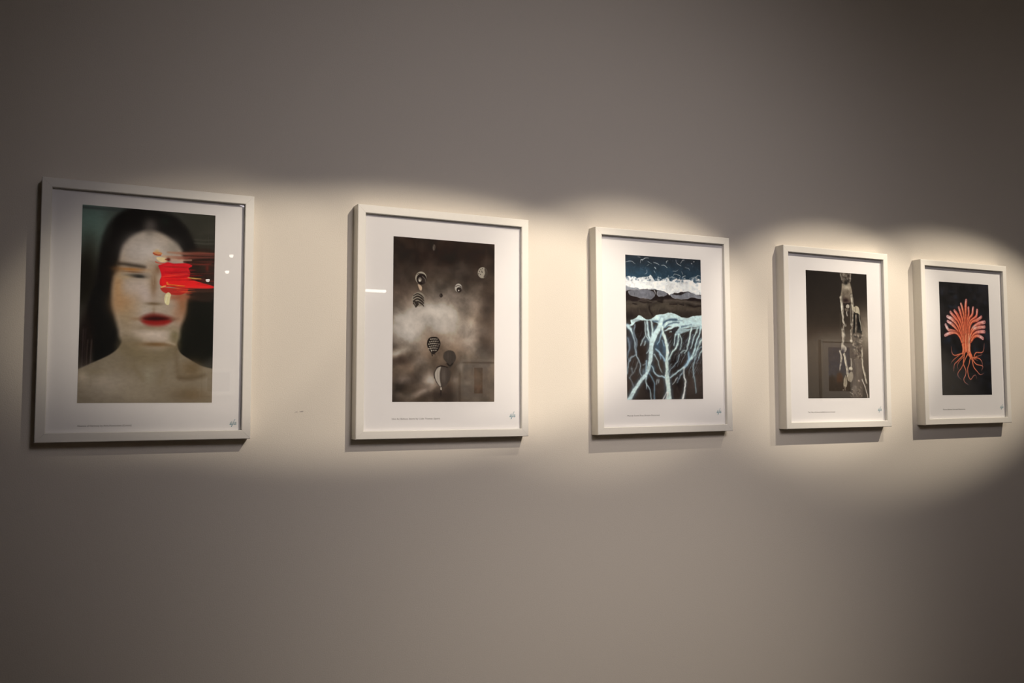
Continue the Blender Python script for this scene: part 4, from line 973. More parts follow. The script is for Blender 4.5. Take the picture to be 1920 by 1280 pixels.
['s',[[.0556,.3945],[.0575,.4112]],[.00274],[[144,149,160]],.00205,.5],
['s',[[.3206,.3854],[.3242,.4119]],[.00278],[[152,158,169]],.00209,.5],
['s',[[.2666,.3986],[.2681,.4149]],[.00277],[[75,78,89]],.00208,.5],
['s',[[.8252,.3765],[.8256,.4071]],[.00287],[[175,182,193]],.00216,.5],
['s',[[.3262,.3849],[.3282,.4165]],[.00279],[[77,80,91]],.00209,.5],
['s',[[.4945,.3772],[.4949,.3969]],[.00282],[[82,85,96]],.00211,.5],
['s',[[.9787,.3676],[.9771,.3915]],[.0029],[[88,91,103]],.00218,.5],
['s',[[.6311,.3978],[.6303,.4326]],[.00284],[[86,89,100]],.00213,.5],
['s',[[.2552,.4059],[.2546,.4259]],[.00277],[[149,155,166]],.00208,.5],
['s',[[.6475,.387],[.6479,.4099]],[.00284],[[170,177,188]],.00213,.5],
['s',[[.6274,.3889],[.6306,.4103]],[.00284],[[169,176,187]],.00213,.5],
['s',[[.2613,.3942],[.2599,.4187]],[.00277],[[75,78,89]],.00208,.5],
['s',[[.2875,.4001],[.2862,.4345]],[.00278],[[76,79,89]],.00208,.5],
['s',[[.7228,.3898],[.7265,.4258]],[.00286],[[88,91,103]],.00214,.5],
['s',[[.3695,.4051],[.3707,.4281]],[.00279],[[154,160,171]],.00209,.5],
['s',[[.1176,.4127],[.1183,.447]],[.00275],[[144,150,161]],.00206,.5],
['s',[[.2149,.4091],[.2119,.4261]],[.00277],[[74,77,87]],.00207,.5],
['s',[[.0978,.4074],[.1017,.427]],[.00275],[[144,149,160]],.00206,.5],
['s',[[.2858,.4084],[.2893,.4248]],[.00278],[[76,79,89]],.00208,.5],
['s',[[.8806,.3817],[.8816,.4101]],[.00288],[[90,93,104]],.00216,.5],
['s',[[.8218,.3956],[.8204,.4182]],[.00287],[[175,182,193]],.00216,.5],
['s',[[.079,.4186],[.0819,.4405]],[.00274],[[144,149,160]],.00206,.5],
['s',[[.0951,.3987],[.0939,.4287]],[.00274],[[144,149,160]],.00206,.5],
['s',[[.6914,.3802],[.6945,.4178]],[.00285],[[172,179,190]],.00214,.5],
['s',[[.6586,.4018],[.6569,.4241]],[.00284],[[87,90,101]],.00213,.5],
['s',[[.9828,.3688],[.9788,.3972]],[.0029],[[88,91,102]],.00218,.5],
['s',[[.5314,.3712],[.531,.3913]],[.00282],[[83,86,98]],.00212,.5],
['s',[[.1878,.3986],[.1909,.4199]],[.00276],[[74,76,87]],.00207,.5],
['s',[[.6792,.4057],[.6765,.4437]],[.00285],[[87,90,102]],.00214,.5],
['s',[[.5221,.395],[.5235,.4157]],[.00282],[[83,86,97]],.00212,.5],
['s',[[.1626,.397],[.162,.4209]],[.00276],[[146,151,162]],.00207,.5],
['s',[[.6445,.3807],[.6472,.4111]],[.00284],[[87,90,101]],.00213,.5],
['s',[[.5183,.3795],[.5188,.4]],[.00282],[[83,86,97]],.00211,.5],
['s',[[.8464,.403],[.8496,.4242]],[.00288],[[90,93,104]],.00216,.5],
['s',[[.6835,.4049],[.6786,.4343]],[.00285],[[171,178,189]],.00214,.5],
['s',[[.3485,.3998],[.3496,.4329]],[.00279],[[77,80,91]],.00209,.5],
['s',[[.4272,.4018],[.4286,.4285]],[.0028],[[80,83,94]],.0021,.5],
['s',[[.7001,.3872],[.6962,.4081]],[.00285],[[88,91,102]],.00214,.5],
['s',[[.3605,.3785],[.3576,.4144]],[.00279],[[78,81,92]],.00209,.5],
['s',[[.0562,.4177],[.0519,.4474]],[.00274],[[72,74,85]],.00205,.5],
['s',[[.1894,.3859],[.1931,.4175]],[.00276],[[147,152,163]],.00207,.5],
['s',[[.897,.3795],[.8956,.3995]],[.00289],[[175,182,193]],.00217,.5],
['s',[[.3191,.4054],[.3203,.436]],[.00278],[[151,158,169]],.00209,.5],
['s',[[.9415,.3927],[.9383,.4204]],[.0029],[[173,180,191]],.00217,.5],
['s',[[.6179,.4058],[.6134,.4366]],[.00284],[[86,89,100]],.00213,.5],
['s',[[.7539,.3868],[.7562,.4156]],[.00286],[[89,92,104]],.00215,.5],
['s',[[.8263,.3722],[.8289,.4057]],[.00288],[[175,182,194]],.00216,.5],
['p',[[-.0109,.3411],[.0781,.3513],[.1678,.3609],[.1825,.3741],[.0477,.3779],[-.0122,.4007]],[154,159,169],.00548,.9,0],
['s',[[.3346,.3531],[.3647,.3708],[.3868,.4079]],[.00977],[[190,196,204]],.00419,.8],
['p',[[-.0146,.5134],[.0899,.4966],[.1874,.4913],[.3622,.479],[.4928,.4812],[.6252,.468],[.8223,.4631],[1.0381,.4836],[1.0329,.6797],[-.0201,.7759]],[52,46,41],.00701,1,0],
['s',[[.1648,.4935],[.2255,.4752],[.2859,.4821],[.3619,.4917],[.4391,.4694]],[.01667],[[84,78,74]],.0125,.8],
['s',[[-.0147,.5197],[.0896,.5092],[.1643,.5187],[.2547,.5214]],[.02335],[[74,69,64]],.01236,.8],
['s',[[.5005,.4796],[.594,.4661],[.7035,.4712],[.8457,.4783],[1.0133,.5041]],[.02856],[[93,86,79]],.01285,.8],
['s',[[.5154,.5046],[.6239,.5195],[.7652,.5236]],[.01845],[[86,79,73]],.01277,.8],
['s',[[.0214,.562],[.1637,.5439],[.2617,.5464]],[.04127],[[71,65,58]],.01238,.8],
['s',[[.3601,.568],[.4686,.5256],[.5609,.5476],[.7019,.5357]],[.05635],[[78,72,63]],.01268,.8],
['s',[[.6228,.5645],[.7802,.5586],[1.0039,.5567]],[.05018],[[72,65,57]],.0129,.8],
['s',[[.1722,.4995],[.2399,.5062],[.3312,.4993]],[.00969],[[18,10,9]],.00554,.85],
['s',[[.5695,.512],[.6241,.5118],[.6555,.5067]],[.01134],[[22,13,11]],.00567,.85],
['s',[[.7026,.5067],[.7575,.5175]],[.01142],[[23,14,12]],.00571,.85],
['s',[[.821,.5117],[.9003,.5281],[1.013,.5172]],[.01299],[[23,14,12]],.00578,.85],
['s',[[.0893,.5217],[.1417,.5228]],[.01236],[[17,10,8]],.00549,.85],
['s',[[.2996,.5513],[.3138,.5951],[.3393,.6449]],[.01807],[[19,11,9]],.00556,.85],
['s',[[.408,.4834],[.4693,.4937]],[.02103],[[20,12,10]],.00561,.85],
['s',[[.424,.4573],[.4855,.4611]],[.02105],[[20,12,10]],.00561,.85],
['s',[[.1242,.6465],[.1184,.6906]],[.00231],[[27,20,17]],.00274,.45],
['s',[[.3302,.5676],[.3238,.6089]],[.00433],[[29,22,18]],.00278,.45],
['s',[[.1573,.6171],[.1551,.6459]],[.00389],[[86,79,71]],.00275,.45],
['s',[[.2999,.6074],[.2973,.6284]],[.00309],[[90,83,74]],.00278,.45],
['s',[[.316,.5654],[.3212,.5981]],[.00413],[[90,83,74]],.00278,.45],
['s',[[.3348,.5631],[.3394,.5838]],[.00242],[[91,84,75]],.00278,.45],
['s',[[.1368,.6254],[.1382,.6566]],[.00394],[[27,20,17]],.00275,.45],
['s',[[.1767,.5661],[.1715,.5928]],[.00341],[[87,80,71]],.00276,.45],
['s',[[.4215,.6199],[.4255,.6489]],[.0042],[[31,23,19]],.0028,.45],
['s',[[.3239,.6366],[.3262,.661]],[.00433],[[29,22,18]],.00278,.45],
['s',[[.251,.5687],[.2491,.6118]],[.00345],[[28,21,18]],.00277,.45],
['s',[[.5635,.5684],[.5684,.5876]],[.004],[[99,91,81]],.00282,.45],
['s',[[.1332,.5838],[.1387,.6031]],[.00406],[[27,20,17]],.00275,.45],
['s',[[.3296,.5535],[.3254,.5775]],[.00454],[[90,83,74]],.00278,.45],
['s',[[.5377,.6265],[.5369,.6757]],[.00265],[[32,25,21]],.00282,.45],
['s',[[.375,.6146],[.3732,.646]],[.00318],[[92,85,76]],.00279,.45],
['s',[[.3913,.6083],[.3868,.6498]],[.00381],[[30,23,19]],.00279,.45],
['s',[[.9341,.6203],[.9326,.6631]],[.0044],[[34,26,22]],.00289,.45],
['s',[[.3734,.5526],[.3679,.5763]],[.0043],[[92,85,75]],.00279,.45],
['s',[[.2044,.5796],[.2004,.6098]],[.00215],[[28,21,17]],.00276,.45],
['s',[[.4141,.6346],[.4135,.6568]],[.00238],[[30,23,19]],.0028,.45],
['s',[[.0548,.561],[.0492,.5852]],[.00474],[[27,20,17]],.00273,.45],
['s',[[.3836,.6307],[.3848,.6658]],[.00345],[[92,85,76]],.00279,.45],
['s',[[.179,.6087],[.1826,.6361]],[.00456],[[87,80,71]],.00276,.45],
['s',[[.3929,.616],[.3883,.6627]],[.00266],[[92,85,76]],.00279,.45],
['s',[[.3411,.5997],[.3416,.6483]],[.00252],[[29,22,19]],.00278,.45],
['s',[[.3653,.586],[.3701,.623]],[.00239],[[30,22,19]],.00279,.45],
['s',[[.0516,.6496],[.047,.6986]],[.00371],[[27,20,17]],.00273,.45],
['s',[[.1645,.5891],[.1696,.613]],[.00404],[[86,79,71]],.00275,.45],
['s',[[.2916,.5674],[.2951,.6164]],[.00232],[[89,82,74]],.00278,.45],
['s',[[.2421,.6331],[.242,.6571]],[.00398],[[28,21,18]],.00277,.45],
['s',[[.6255,.5953],[.6305,.6322]],[.00356],[[33,26,21]],.00284,.45],
['s',[[.5756,.5667],[.5778,.6029]],[.00459],[[99,91,81]],.00283,.45],
['s',[[.9824,.6123],[.9793,.6586]],[.00499],[[34,26,22]],.0029,.45],
['s',[[.1582,.6145],[.1566,.6601]],[.00321],[[86,79,71]],.00275,.45],
['s',[[.1365,.6401],[.1384,.6844]],[.00371],[[86,79,71]],.00275,.45],
['s',[[.7255,.5749],[.7266,.597]],[.00246],[[35,26,22]],.00285,.45],
['s',[[.6457,.5821],[.6457,.6294]],[.00405],[[34,26,22]],.00284,.45],
['s',[[.1904,.6069],[.193,.6443]],[.00275],[[87,80,71]],.00276,.45],
['s',[[.3594,.5778],[.3601,.6237]],[.00387],[[91,84,75]],.00279,.45],
['s',[[.682,.539],[.6861,.5671]],[.00495],[[102,94,84]],.00285,.45],
['s',[[.1533,.5931],[.1576,.642]],[.00219],[[27,20,17]],.00275,.45],
['s',[[.5685,.6358],[.5693,.661]],[.0043],[[33,25,21]],.00282,.45],
['s',[[.8247,.5496],[.8175,.5926]],[.00411],[[35,27,22]],.00287,.45],
['s',[[.6699,.5943],[.6747,.6377]],[.00244],[[102,94,84]],.00284,.45],
['s',[[.6979,.5637],[.7035,.5851]],[.00494],[[34,26,22]],.00285,.45],
['s',[[.7075,.5545],[.7048,.5969]],[.00318],[[34,26,22]],.00285,.45],
['s',[[.5009,.6334],[.5002,.6598]],[.00341],[[32,24,20]],.00281,.45],
['s',[[.6612,.5644],[.6574,.6059]],[.00264],[[34,26,22]],.00284,.45],
['s',[[.9786,.547],[.9829,.5986]],[.00462],[[34,26,22]],.0029,.45],
['s',[[.6054,.565],[.6072,.6036]],[.0032],[[33,25,21]],.00283,.45],
['s',[[.3055,.621],[.2995,.644]],[.00379],[[90,83,74]],.00278,.45],
['s',[[.3245,.5564],[.327,.6057]],[.00417],[[90,83,74]],.00278,.45],
['s',[[.6236,.6032],[.6253,.6233]],[.00375],[[33,26,21]],.00283,.45],
['s',[[.2653,.6138],[.261,.6499]],[.00366],[[28,21,18]],.00277,.45],
['s',[[.0439,.5962],[.0426,.617]],[.00437],[[85,78,69]],.00273,.45],
['s',[[.3928,.5671],[.3909,.6042]],[.00267],[[92,85,76]],.00279,.45],
['s',[[.9916,.5981],[.9953,.64]],[.00258],[[101,94,83]],.0029,.45],
['s',[[.1305,.5863],[.1344,.6171]],[.00303],[[86,79,70]],.00275,.45],
['s',[[.1762,.6442],[.1803,.6654]],[.00289],[[28,21,17]],.00275,.45],
['s',[[.0082,.5947],[.013,.6176]],[.00377],[[85,77,69]],.00273,.45],
['s',[[.6382,.6104],[.6368,.6487]],[.00422],[[101,93,83]],.00284,.45],
['s',[[.4673,.5808],[.4672,.6191]],[.0038],[[95,88,78]],.00281,.45],
['s',[[.5427,.6161],[.5376,.6644]],[.00444],[[98,90,80]],.00282,.45],
['s',[[.5179,.6191],[.5201,.6438]],[.00483],[[32,24,20]],.00282,.45],
['s',[[.2356,.6084],[.2409,.6284]],[.00306],[[88,81,72]],.00277,.45],
['s',[[.2392,.6166],[.2428,.6405]],[.00288],[[88,81,72]],.00277,.45],
['s',[[.3612,.5606],[.3624,.5927]],[.00441],[[30,22,19]],.00279,.45],
['s',[[.9635,.5402],[.9601,.5696]],[.00315],[[103,95,84]],.0029,.45],
['s',[[.792,.5963],[.7857,.619]],[.00414],[[35,27,22]],.00286,.45],
['s',[[.9546,.6069],[.9534,.638]],[.00474],[[34,26,22]],.00289,.45],
['s',[[.8951,.5502],[.8973,.602]],[.00237],[[104,96,85]],.00288,.45],
['s',[[.1631,.6225],[.1648,.6444]],[.00362],[[28,21,17]],.00275,.45],
['s',[[.7397,.626],[.7357,.672]],[.00451],[[104,96,85]],.00285,.45],
['s',[[.8574,.5855],[.8542,.6093]],[.00335],[[35,27,22]],.00288,.45],
['s',[[.1997,.6237],[.1958,.654]],[.00385],[[87,80,72]],.00276,.45],
['s',[[.0675,.5999],[.0619,.6206]],[.00271],[[27,20,17]],.00274,.45],
['s',[[.5762,.6266],[.5764,.6767]],[.00289],[[33,25,21]],.00283,.45],
['s',[[.4178,.5693],[.4173,.6201]],[.00414],[[93,86,77]],.0028,.45],
['s',[[.3117,.6414],[.3156,.6901]],[.00442],[[90,83,74]],.00278,.45],
['s',[[.1811,.5965],[.1864,.6166]],[.00397],[[87,80,71]],.00276,.45],
['s',[[.8217,.5449],[.8199,.5962]],[.00338],[[104,96,86]],.00287,.45],
['s',[[.1966,.622],[.1914,.6697]],[.00478],[[28,21,17]],.00276,.45],
['s',[[.4132,.5641],[.4126,.6144]],[.00415],[[93,86,77]],.0028,.45],
['s',[[.8974,.5397],[.9006,.5677]],[.00231],[[35,27,22]],.00288,.45],
['s',[[.5276,.635],[.5232,.6546]],[.00369],[[32,24,20]],.00282,.45],
['s',[[.6736,.6163],[.6752,.6675]],[.00411],[[34,26,22]],.00284,.45],
['s',[[.0991,.6518],[.1001,.6792]],[.00316],[[86,79,70]],.00274,.45],
['s',[[.0393,.6205],[.0338,.6428]],[.00374],[[85,78,69]],.00273,.45],
['s',[[.8592,.5852],[.8546,.6093]],[.00466],[[35,27,22]],.00288,.45],
['s',[[.7633,.63],[.757,.6785]],[.00426],[[35,27,22]],.00286,.45],
['s',[[.191,.5684],[.1868,.5957]],[.00242],[[28,21,17]],.00276,.45],
['s',[[.7476,.5374],[.7447,.5687]],[.0046],[[104,96,85]],.00286,.45],
['s',[[.4911,.6177],[.4916,.6467]],[.00422],[[96,89,79]],.00281,.45],
['s',[[.0691,.6229],[.0641,.6497]],[.00468],[[27,20,17]],.00274,.45],
['s',[[.2015,.627],[.1961,.6557]],[.00428],[[87,80,72]],.00276,.45],
['s',[[.0755,.5609],[.0735,.6058]],[.00474],[[27,20,17]],.00274,.45],
['s',[[.8873,.5837],[.8833,.6307]],[.00375],[[35,27,22]],.00288,.45],
['s',[[.4022,.5653],[.404,.5901]],[.00426],[[30,23,19]],.0028,.45],
['s',[[.0769,.5903],[.0774,.6096]],[.00396],[[85,78,70]],.00274,.45],
['s',[[.1519,.5629],[.1491,.6004]],[.00412],[[27,20,17]],.00275,.45],
['s',[[.0881,.6457],[.0874,.6802]],[.00456],[[85,78,70]],.00274,.45],
['s',[[.6372,.6228],[.637,.6494]],[.00486],[[34,26,21]],.00284,.45],
['s',[[.1713,.5892],[.1717,.6126]],[.00382],[[87,80,71]],.00275,.45],
['s',[[.4004,.6039],[.4014,.6382]],[.0021],[[93,86,76]],.00279,.45],
['s',[[.7092,.5891],[.7116,.6253]],[.00415],[[34,26,22]],.00285,.45],
['s',[[.8346,.6155],[.836,.6464]],[.00224],[[35,27,22]],.00287,.45],
['s',[[.2762,.6302],[.2761,.6536]],[.00315],[[29,22,18]],.00277,.45],
['s',[[.7446,.5935],[.7377,.6249]],[.00284],[[104,96,85]],.00286,.45],
['s',[[.3905,.595],[.3923,.6306]],[.00396],[[30,23,19]],.00279,.45],
['s',[[.7735,.5532],[.7752,.5876]],[.00454],[[35,27,22]],.00286,.45],
['s',[[.1621,.634],[.1612,.6657]],[.00299],[[28,21,17]],.00275,.45],
['s',[[.9298,.624],[.9326,.6703]],[.00402],[[34,26,22]],.00289,.45],
['s',[[.9869,.5563],[.9806,.601]],[.00313],[[34,26,22]],.0029,.45],
['s',[[.9187,.6162],[.9156,.645]],[.00423],[[103,96,85]],.00289,.45],
['s',[[.8906,.5645],[.8886,.5908]],[.00275],[[104,96,85]],.00288,.45],
['s',[[.5164,.5502],[.5198,.5958]],[.00427],[[97,89,80]],.00282,.45],
['s',[[.879,.5614],[.8792,.6011]],[.00395],[[104,96,85]],.00288,.45],
['s',[[.9263,.5641],[.9244,.6161]],[.00445],[[35,27,22]],.00289,.45],
['s',[[.7414,.5373],[.7463,.575]],[.00286],[[35,27,22]],.00286,.45],
['s',[[.433,.5728],[.4306,.6015]],[.00392],[[31,23,19]],.0028,.45],
['s',[[.255,.5728],[.252,.5926]],[.00271],[[88,81,73]],.00277,.45],
['s',[[.6112,.5415],[.6086,.5892]],[.00354],[[100,92,82]],.00283,.45],
['s',[[.0811,.5903],[.0785,.6268]],[.00295],[[85,78,70]],.00274,.45],
['s',[[.3724,.6138],[.3752,.637]],[.00213],[[30,23,19]],.00279,.45],
['s',[[.3552,.5969],[.3488,.6328]],[.00447],[[30,22,19]],.00279,.45],
['s',[[.8865,.5917],[.8801,.63]],[.00362],[[104,96,85]],.00288,.45],
['s',[[.2822,.5538],[.2757,.599]],[.0023],[[89,82,73]],.00277,.45],
['s',[[.5937,.6355],[.5949,.6844]],[.00328],[[100,92,82]],.00283,.45],
['s',[[.4995,.5701],[.5003,.5924]],[.00286],[[96,89,79]],.00281,.45],
['s',[[.5926,.5631],[.5877,.6085]],[.0032],[[99,92,82]],.00283,.45],
['s',[[.1098,.627],[.1117,.6533]],[.00409],[[86,79,70]],.00274,.45],
['s',[[.116,.611],[.1165,.642]],[.00254],[[27,20,17]],.00274,.45],
['s',[[.0543,.6242],[.0551,.6738]],[.00334],[[85,78,70]],.00273,.45],
['s',[[.5916,.5443],[.5941,.5645]],[.0038],[[99,92,82]],.00283,.45],
['s',[[.0153,.634],[.0099,.6825]],[.00464],[[27,20,17]],.00273,.45],
['s',[[.7204,.6271],[.714,.6762]],[.00431],[[103,95,84]],.00285,.45],
['s',[[.0374,.6469],[.0336,.6674]],[.00384],[[85,78,70]],.00273,.45],
['s',[[.5279,.6374],[.5305,.6662]],[.00368],[[32,24,20]],.00282,.45],
['s',[[.66,.541],[.6657,.5607]],[.00334],[[34,26,22]],.00284,.45],
['b',.0563,.6672,.0894,.0501,[20,13,12],.8,.0,1],
['b',.7942,.6292,.111,.0259,[40,33,29],.7,.0,1],
['p',[[-.0078,.7168],[1.0271,.6837],[1.0233,1.5776],[-.026,1.5723]],[51,43,40],.007,1,1],
['b',.1729,.9782,.0845,.2199,[34,25,22],.85,.0,1],
['b',.638,1.1447,.0683,.096,[21,15,18],.85,.0,1],
['b',.6813,1.3682,.0587,.0959,[23,17,19],.85,.0,1],
['b',.2857,1.409,.0568,.0943,[21,17,22],.85,.0,1],
['b',.6534,.9203,.0783,.0722,[35,36,43],.85,.0,1],
['b',.6372,.7844,.0587,.0321,[31,28,32],.85,.0,1],
['b',.8788,1.3675,.1393,.1774,[73,64,60],.85,.0,1],
['b',.4333,1.2108,.0672,.1268,[63,55,51],.85,.0,1],
['b',.1072,1.4093,.0932,.117,[61,53,49],.85,.0,1],
['b',.4477,1.4086,.0576,.095,[71,62,59],.85,.0,1],
['b',.0621,.918,.0558,.1251,[50,56,68],.85,.0,1],
['b',.8505,.9239,.1492,.1213,[44,42,47],.85,.0,1],
['b',.8859,1.093,.1396,.0728,[60,59,64],.85,.0,1],
['p',[[.0053,.7554],[.0565,.746],[.0555,.7069],[.1045,.6857],[.1709,.645],[.2362,.6758],[.3117,.6891],[.3891,.6445],[.4664,.6259],[.583,.6066],[.6607,.6231],[.7386,.6526],[.7978,.6563],[.8978,.6351],[1.0286,.6282],[1.0259,.7286],[.9547,.7551],[.8447,.7623],[.7454,.7749],[.6769,.7592],[.5891,.7553],[.5209,.7677],[.4628,.7734],[.4063,.7274],[.3398,.7096],[.264,.7002],[.1979,.7023],[.1224,.7205],[.0842,.7569],[.0186,.7823]],[205,234,241],.00438,1,0],
['p',[[.1172,.7442],[.1789,.7108],[.2352,.7208],[.2384,.7878],[.2319,.8668],[.2025,.9147],[.1323,.9085],[.1108,.8228]],[26,18,18],.01032,1,0],
['b',.1368,.7043,.0562,.0157,[98,113,126],.6,.0,1],
['b',.8763,.6966,.1397,.0114,[190,224,232],.6,.0,1],
['s',[[.4784,.7251],[.5423,.6848],[.6592,.6834]],[.02293],[[55,80,105]],.00794,.9],
['s',[[.5014,.7763],[.5898,.7257],[.6879,.7146]],[.01414],[[55,81,106]],.00795,.8],
['s',[[.7261,.7577],[.7958,.7355],[.8605,.7295]],[.01253],[[58,85,111]],.00805,.8],
['s',[[.3541,.7092],[.4069,.7035]],[.01918],[[51,75,99]],.00785,.8],
['s',[[.2823,.7312],[.3048,.7859],[.3084,.8332]],[.01561],[[50,73,97]],.0078,.7],
['s',[[.3768,.76],[.3463,.8401]],[.01915],[[51,75,99]],.00783,.7],
['s',[[.2586,.7319],[.2613,.8187]],[.00692],[[49,72,96]],.00778,.6],
['s',[[.6003,.6973],[.7378,.6849]],[.00888],[[57,83,108]],.00799,.5],
['p',[[.5582,.8266],[.6177,.7809],[.6966,.757],[.7454,.7749],[.8544,.7702],[.9547,.7551],[1.0257,.7367],[1.0247,.7734],[.8741,.7817],[.7541,.8214],[.6846,.8433],[.6403,.8565],[.6268,.8087]],[193,227,238],.00893,.85,0],
['s',[[.5005,.8122],[.5789,.774],[.6578,.7397],[.7963,.7153],[.9962,.7091]],[.01424,.02669,.03025,.03559,.03915],[[211,242,251]],.00801,.95],
['p',[[.5884,.7858],[.6377,.7643],[.6868,.7589],[.6464,.8082],[.5971,.8255]],[34,31,36],.00885,.9,0],
['b',.4005,.9735,.0479,.0793,[67,100,133],.75,.0,1],
['b',.4863,1.0036,.0386,.0875,[85,122,154],.7,.0,1],
['b',.2592,.9134,.0379,.0316,[77,103,128],.6,.0,1],
['b',.3377,1.2118,.0381,.0474,[70,100,126],.6,.0,1],
['b',.8264,1.0858,.0298,.0645,[122,153,178],.6,.0,1],
['b',.2136,1.2601,.0282,.0314,[123,152,171],.6,.0,1],
['s',[[.24,.7167],[.2466,.8427],[.2922,.9205]],[.03147,.02818,.0249],[[88,114,135]],.01556,.4],
['s',[[.2733,.7078],[.2757,.8104],[.3066,.9123]],[.04469,.05456,.05456],[[89,115,136]],.01559,.4],
['s',[[.3227,.7062],[.3375,.8087],[.3256,.9118]],[.04151,.05141,.06462],[[90,116,138]],.01563,.4],
['s',[[.4651,.6777],[.4344,.7583],[.3748,.8473],[.3249,.9435],[.3113,1.0385],[.2964,1.1492],[.2511,1.2677],[.1356,1.3936],[.0157,1.5648]],[.07419,.10377,.12348,.1202,.10705,.0972,.08077,.08734,.10377],[[93,121,143]],.01557,.4],
['s',[[.4727,.7651],[.4731,.8288],[.5079,.9076],[.5268,1.0028],[.5218,1.1303],[.5199,1.2894],[.5296,1.4085],[.542,1.5752]],[.05857,.06524,.07523,.07523,.0819,.09522,.10855,.12521],[[101,131,154]],.01578,.4],
['s',[[.8594,.77],[.8269,.876],[.7942,.9896],[.7532,1.0508]],[.04616,.04956,.03596,.01896],[[104,134,157]],.0161,.4],
['s',[[.9444,.7676],[.8916,.8744],[.8435,1.0008]],[.03274,.03274,.01907],[[102,132,156]],.01619,.4],
['s',[[.9898,.7581],[.9414,.8813],[.8876,1.0283],[.8306,1.118],[.7643,1.1953],[.6448,1.2645],[.556,1.3169]],[.0393,.04269,.04269,.04609,.04609,.03251,.02572],[[106,137,160]],.01608,.4],
['s',[[1.012,.8715],[.9491,.9704],[.8863,1.0768],[.8153,1.1343]],[.0396,.03618,.02934,.01908],[[103,133,156]],.0162,.4],
['s',[[1.0135,1.0057],[.972,1.0511],[.9458,1.0961]],[.03631,.02601,.014],[[101,130,154]],.01626,.4],
['s',[[1.0146,.9609],[.9277,1.0235],[.895,1.1252],[.8732,1.1981],[.8809,1.2868],[.8998,1.3996],[.9055,1.4883]],[.02588,.02588,.02588,.02588,.02247,.02247,.01564],[[105,136,159]],.01618,.4],
['s',[[.6847,.8393],[.6623,.9521],[.5918,1.0455],[.5462,1.122]],[.04224,.04895,.03888,.02881],[[102,132,155]],.01591,.4],
['s',[[.6407,.8404],[.6291,.9128],[.6182,.9611]],[.03892,.03556,.01875],[[101,130,153]],.01592,.4],
['s',[[.6946,.839],[.7242,.9106],[.7002,1.0075]],[.0256,.02898,.01884],[[103,133,156]],.016,.4],
['s',[[.7139,1.0474],[.7492,1.0146],[.7689,1.0143]],[.01887,.02226,.01549],[[105,135,159]],.01603,.4],
['s',[[.689,1.0639],[.6527,1.1445],[.5677,1.2333],[.547,1.2892]],[.0187,.02205,.0187,.01535],[[106,137,160]],.01588,.4],
['s',[[.7593,1.1993],[.7377,1.2718],[.7622,1.3559],[.753,1.4481],[.7157,1.5601]],[.03234,.03571,.03909,.04246,.06272],[[113,145,169]],.01599,.4],
['s',[[.7593,1.1993],[.8157,1.1182],[.8079,1.0377]],[.03927,.04605,.0291],[[107,138,161]],.01607,.4],
['s',[[.5912,1.3844],[.6582,1.3163]],[.01199,.02539],[[112,144,168]],.01587,.4],
['s',[[.652,1.3683],[.7132,1.272]],[.0154,.02213],[[112,144,167]],.01593,.4],
['s',[[.4933,1.3133],[.4026,1.2941],[.3557,1.2589],[.324,1.1883]],[.04156,.03495,.03495,.02834],[[102,132,155]],.01565,.4],
['s',[[.3505,1.0694],[.3968,1.132],[.4191,1.203],[.4559,1.266]],[.02507,.02177,.01846,.01184],[[99,129,151]],.01567,.4],
['s',[[.3806,1.0056],[.4414,1.068],[.4977,1.1306]],[.03842,.04173,.04173],[[98,127,149]],.01572,.4],
['s',[[.4621,.8053],[.4411,.8774],[.4009,.9577]],[.02517,.02849,.02517],[[94,122,144]],.01573,.4],
['s',[[.2461,1.2834],[.2439,1.3777],[.2943,1.4482],[.306,1.5583]],[.02482,.02482,.01991,.02482],[[106,136,160]],.01551,.4],
['s',[[.2842,1.2674],[.3255,1.3301],[.3544,1.3931],[.3441,1.5506]],[.02162,.02491,.02491,.02491],[[105,136,159]],.01557,.4],
['s',[[.5086,1.4799],[.4538,1.5589]],[.02182,.02845],[[117,150,174]],.01571,.4],
['s',[[.5229,1.4878],[.4941,1.5591]],[.02186,.0285],[[118,151,175]],.01574,.4],
['s',[[.0052,.7593],[.0643,.8162],[.1039,.9248],[.1196,1.0576],[.1732,1.1743],[.1619,1.2606],[.1826,1.2996]],[.05389,.04414,.02788,.02788,.02463,.02138,.01488],[[89,115,136]],.0154,.4],
['s',[[.1077,.7523],[.1011,.8387],[.1291,.9242],[.1196,1.0576]],[.02791,.02466,.02466,.0214],[[86,111,132]],.01541,.4],
['s',[[.1195,1.0654],[.0295,1.1371],[.0098,1.2774]],[.01805,.02775,.02775],[[92,118,140]],.01532,.4],
['s',[[.0295,1.1371],[.012,1.0906],[.0372,.9966],[.016,.9034]],[.01803,.02449,.03095,.03742],[[88,113,135]],.01531,.4],
['s',[[.0349,1.3161],[.1162,1.2141],[.1462,1.1277]],[.01485,.02133,.01485],[[94,121,143]],.01536,.4],
['s',[[.0349,1.3161],[.0705,1.386],[.0743,1.425]],[.0148,.01803,.01318],[[101,130,152]],.01531,.4],
['s',[[.0639,1.2614],[.0601,1.2225]],[.01481,.02452],[[95,122,144]],.01532,.4],
['s',[[.2365,.8706],[.212,.9145],[.1807,.9663]],[.02153,.02808,.01826],[[88,114,135]],.0155,.4],
['s',[[.2446,.9295],[.2248,.9732]],[.02484,.01828],[[89,116,137]],.01552,.4],
['s',[[.2804,1.0194],[.2542,1.0514]],[.02159,.01339],[[92,119,141]],.01555,.4],
['s',[[.0235,.7705],[.0553,.8008],[.0823,.8471]],[.05376,.04403,.01809],[[84,109,130]],.01536,.4],
['s',[[.4355,1.1156],[.427,1.0682]],[.02181,.02181],[[98,127,149]],.0157,.4],
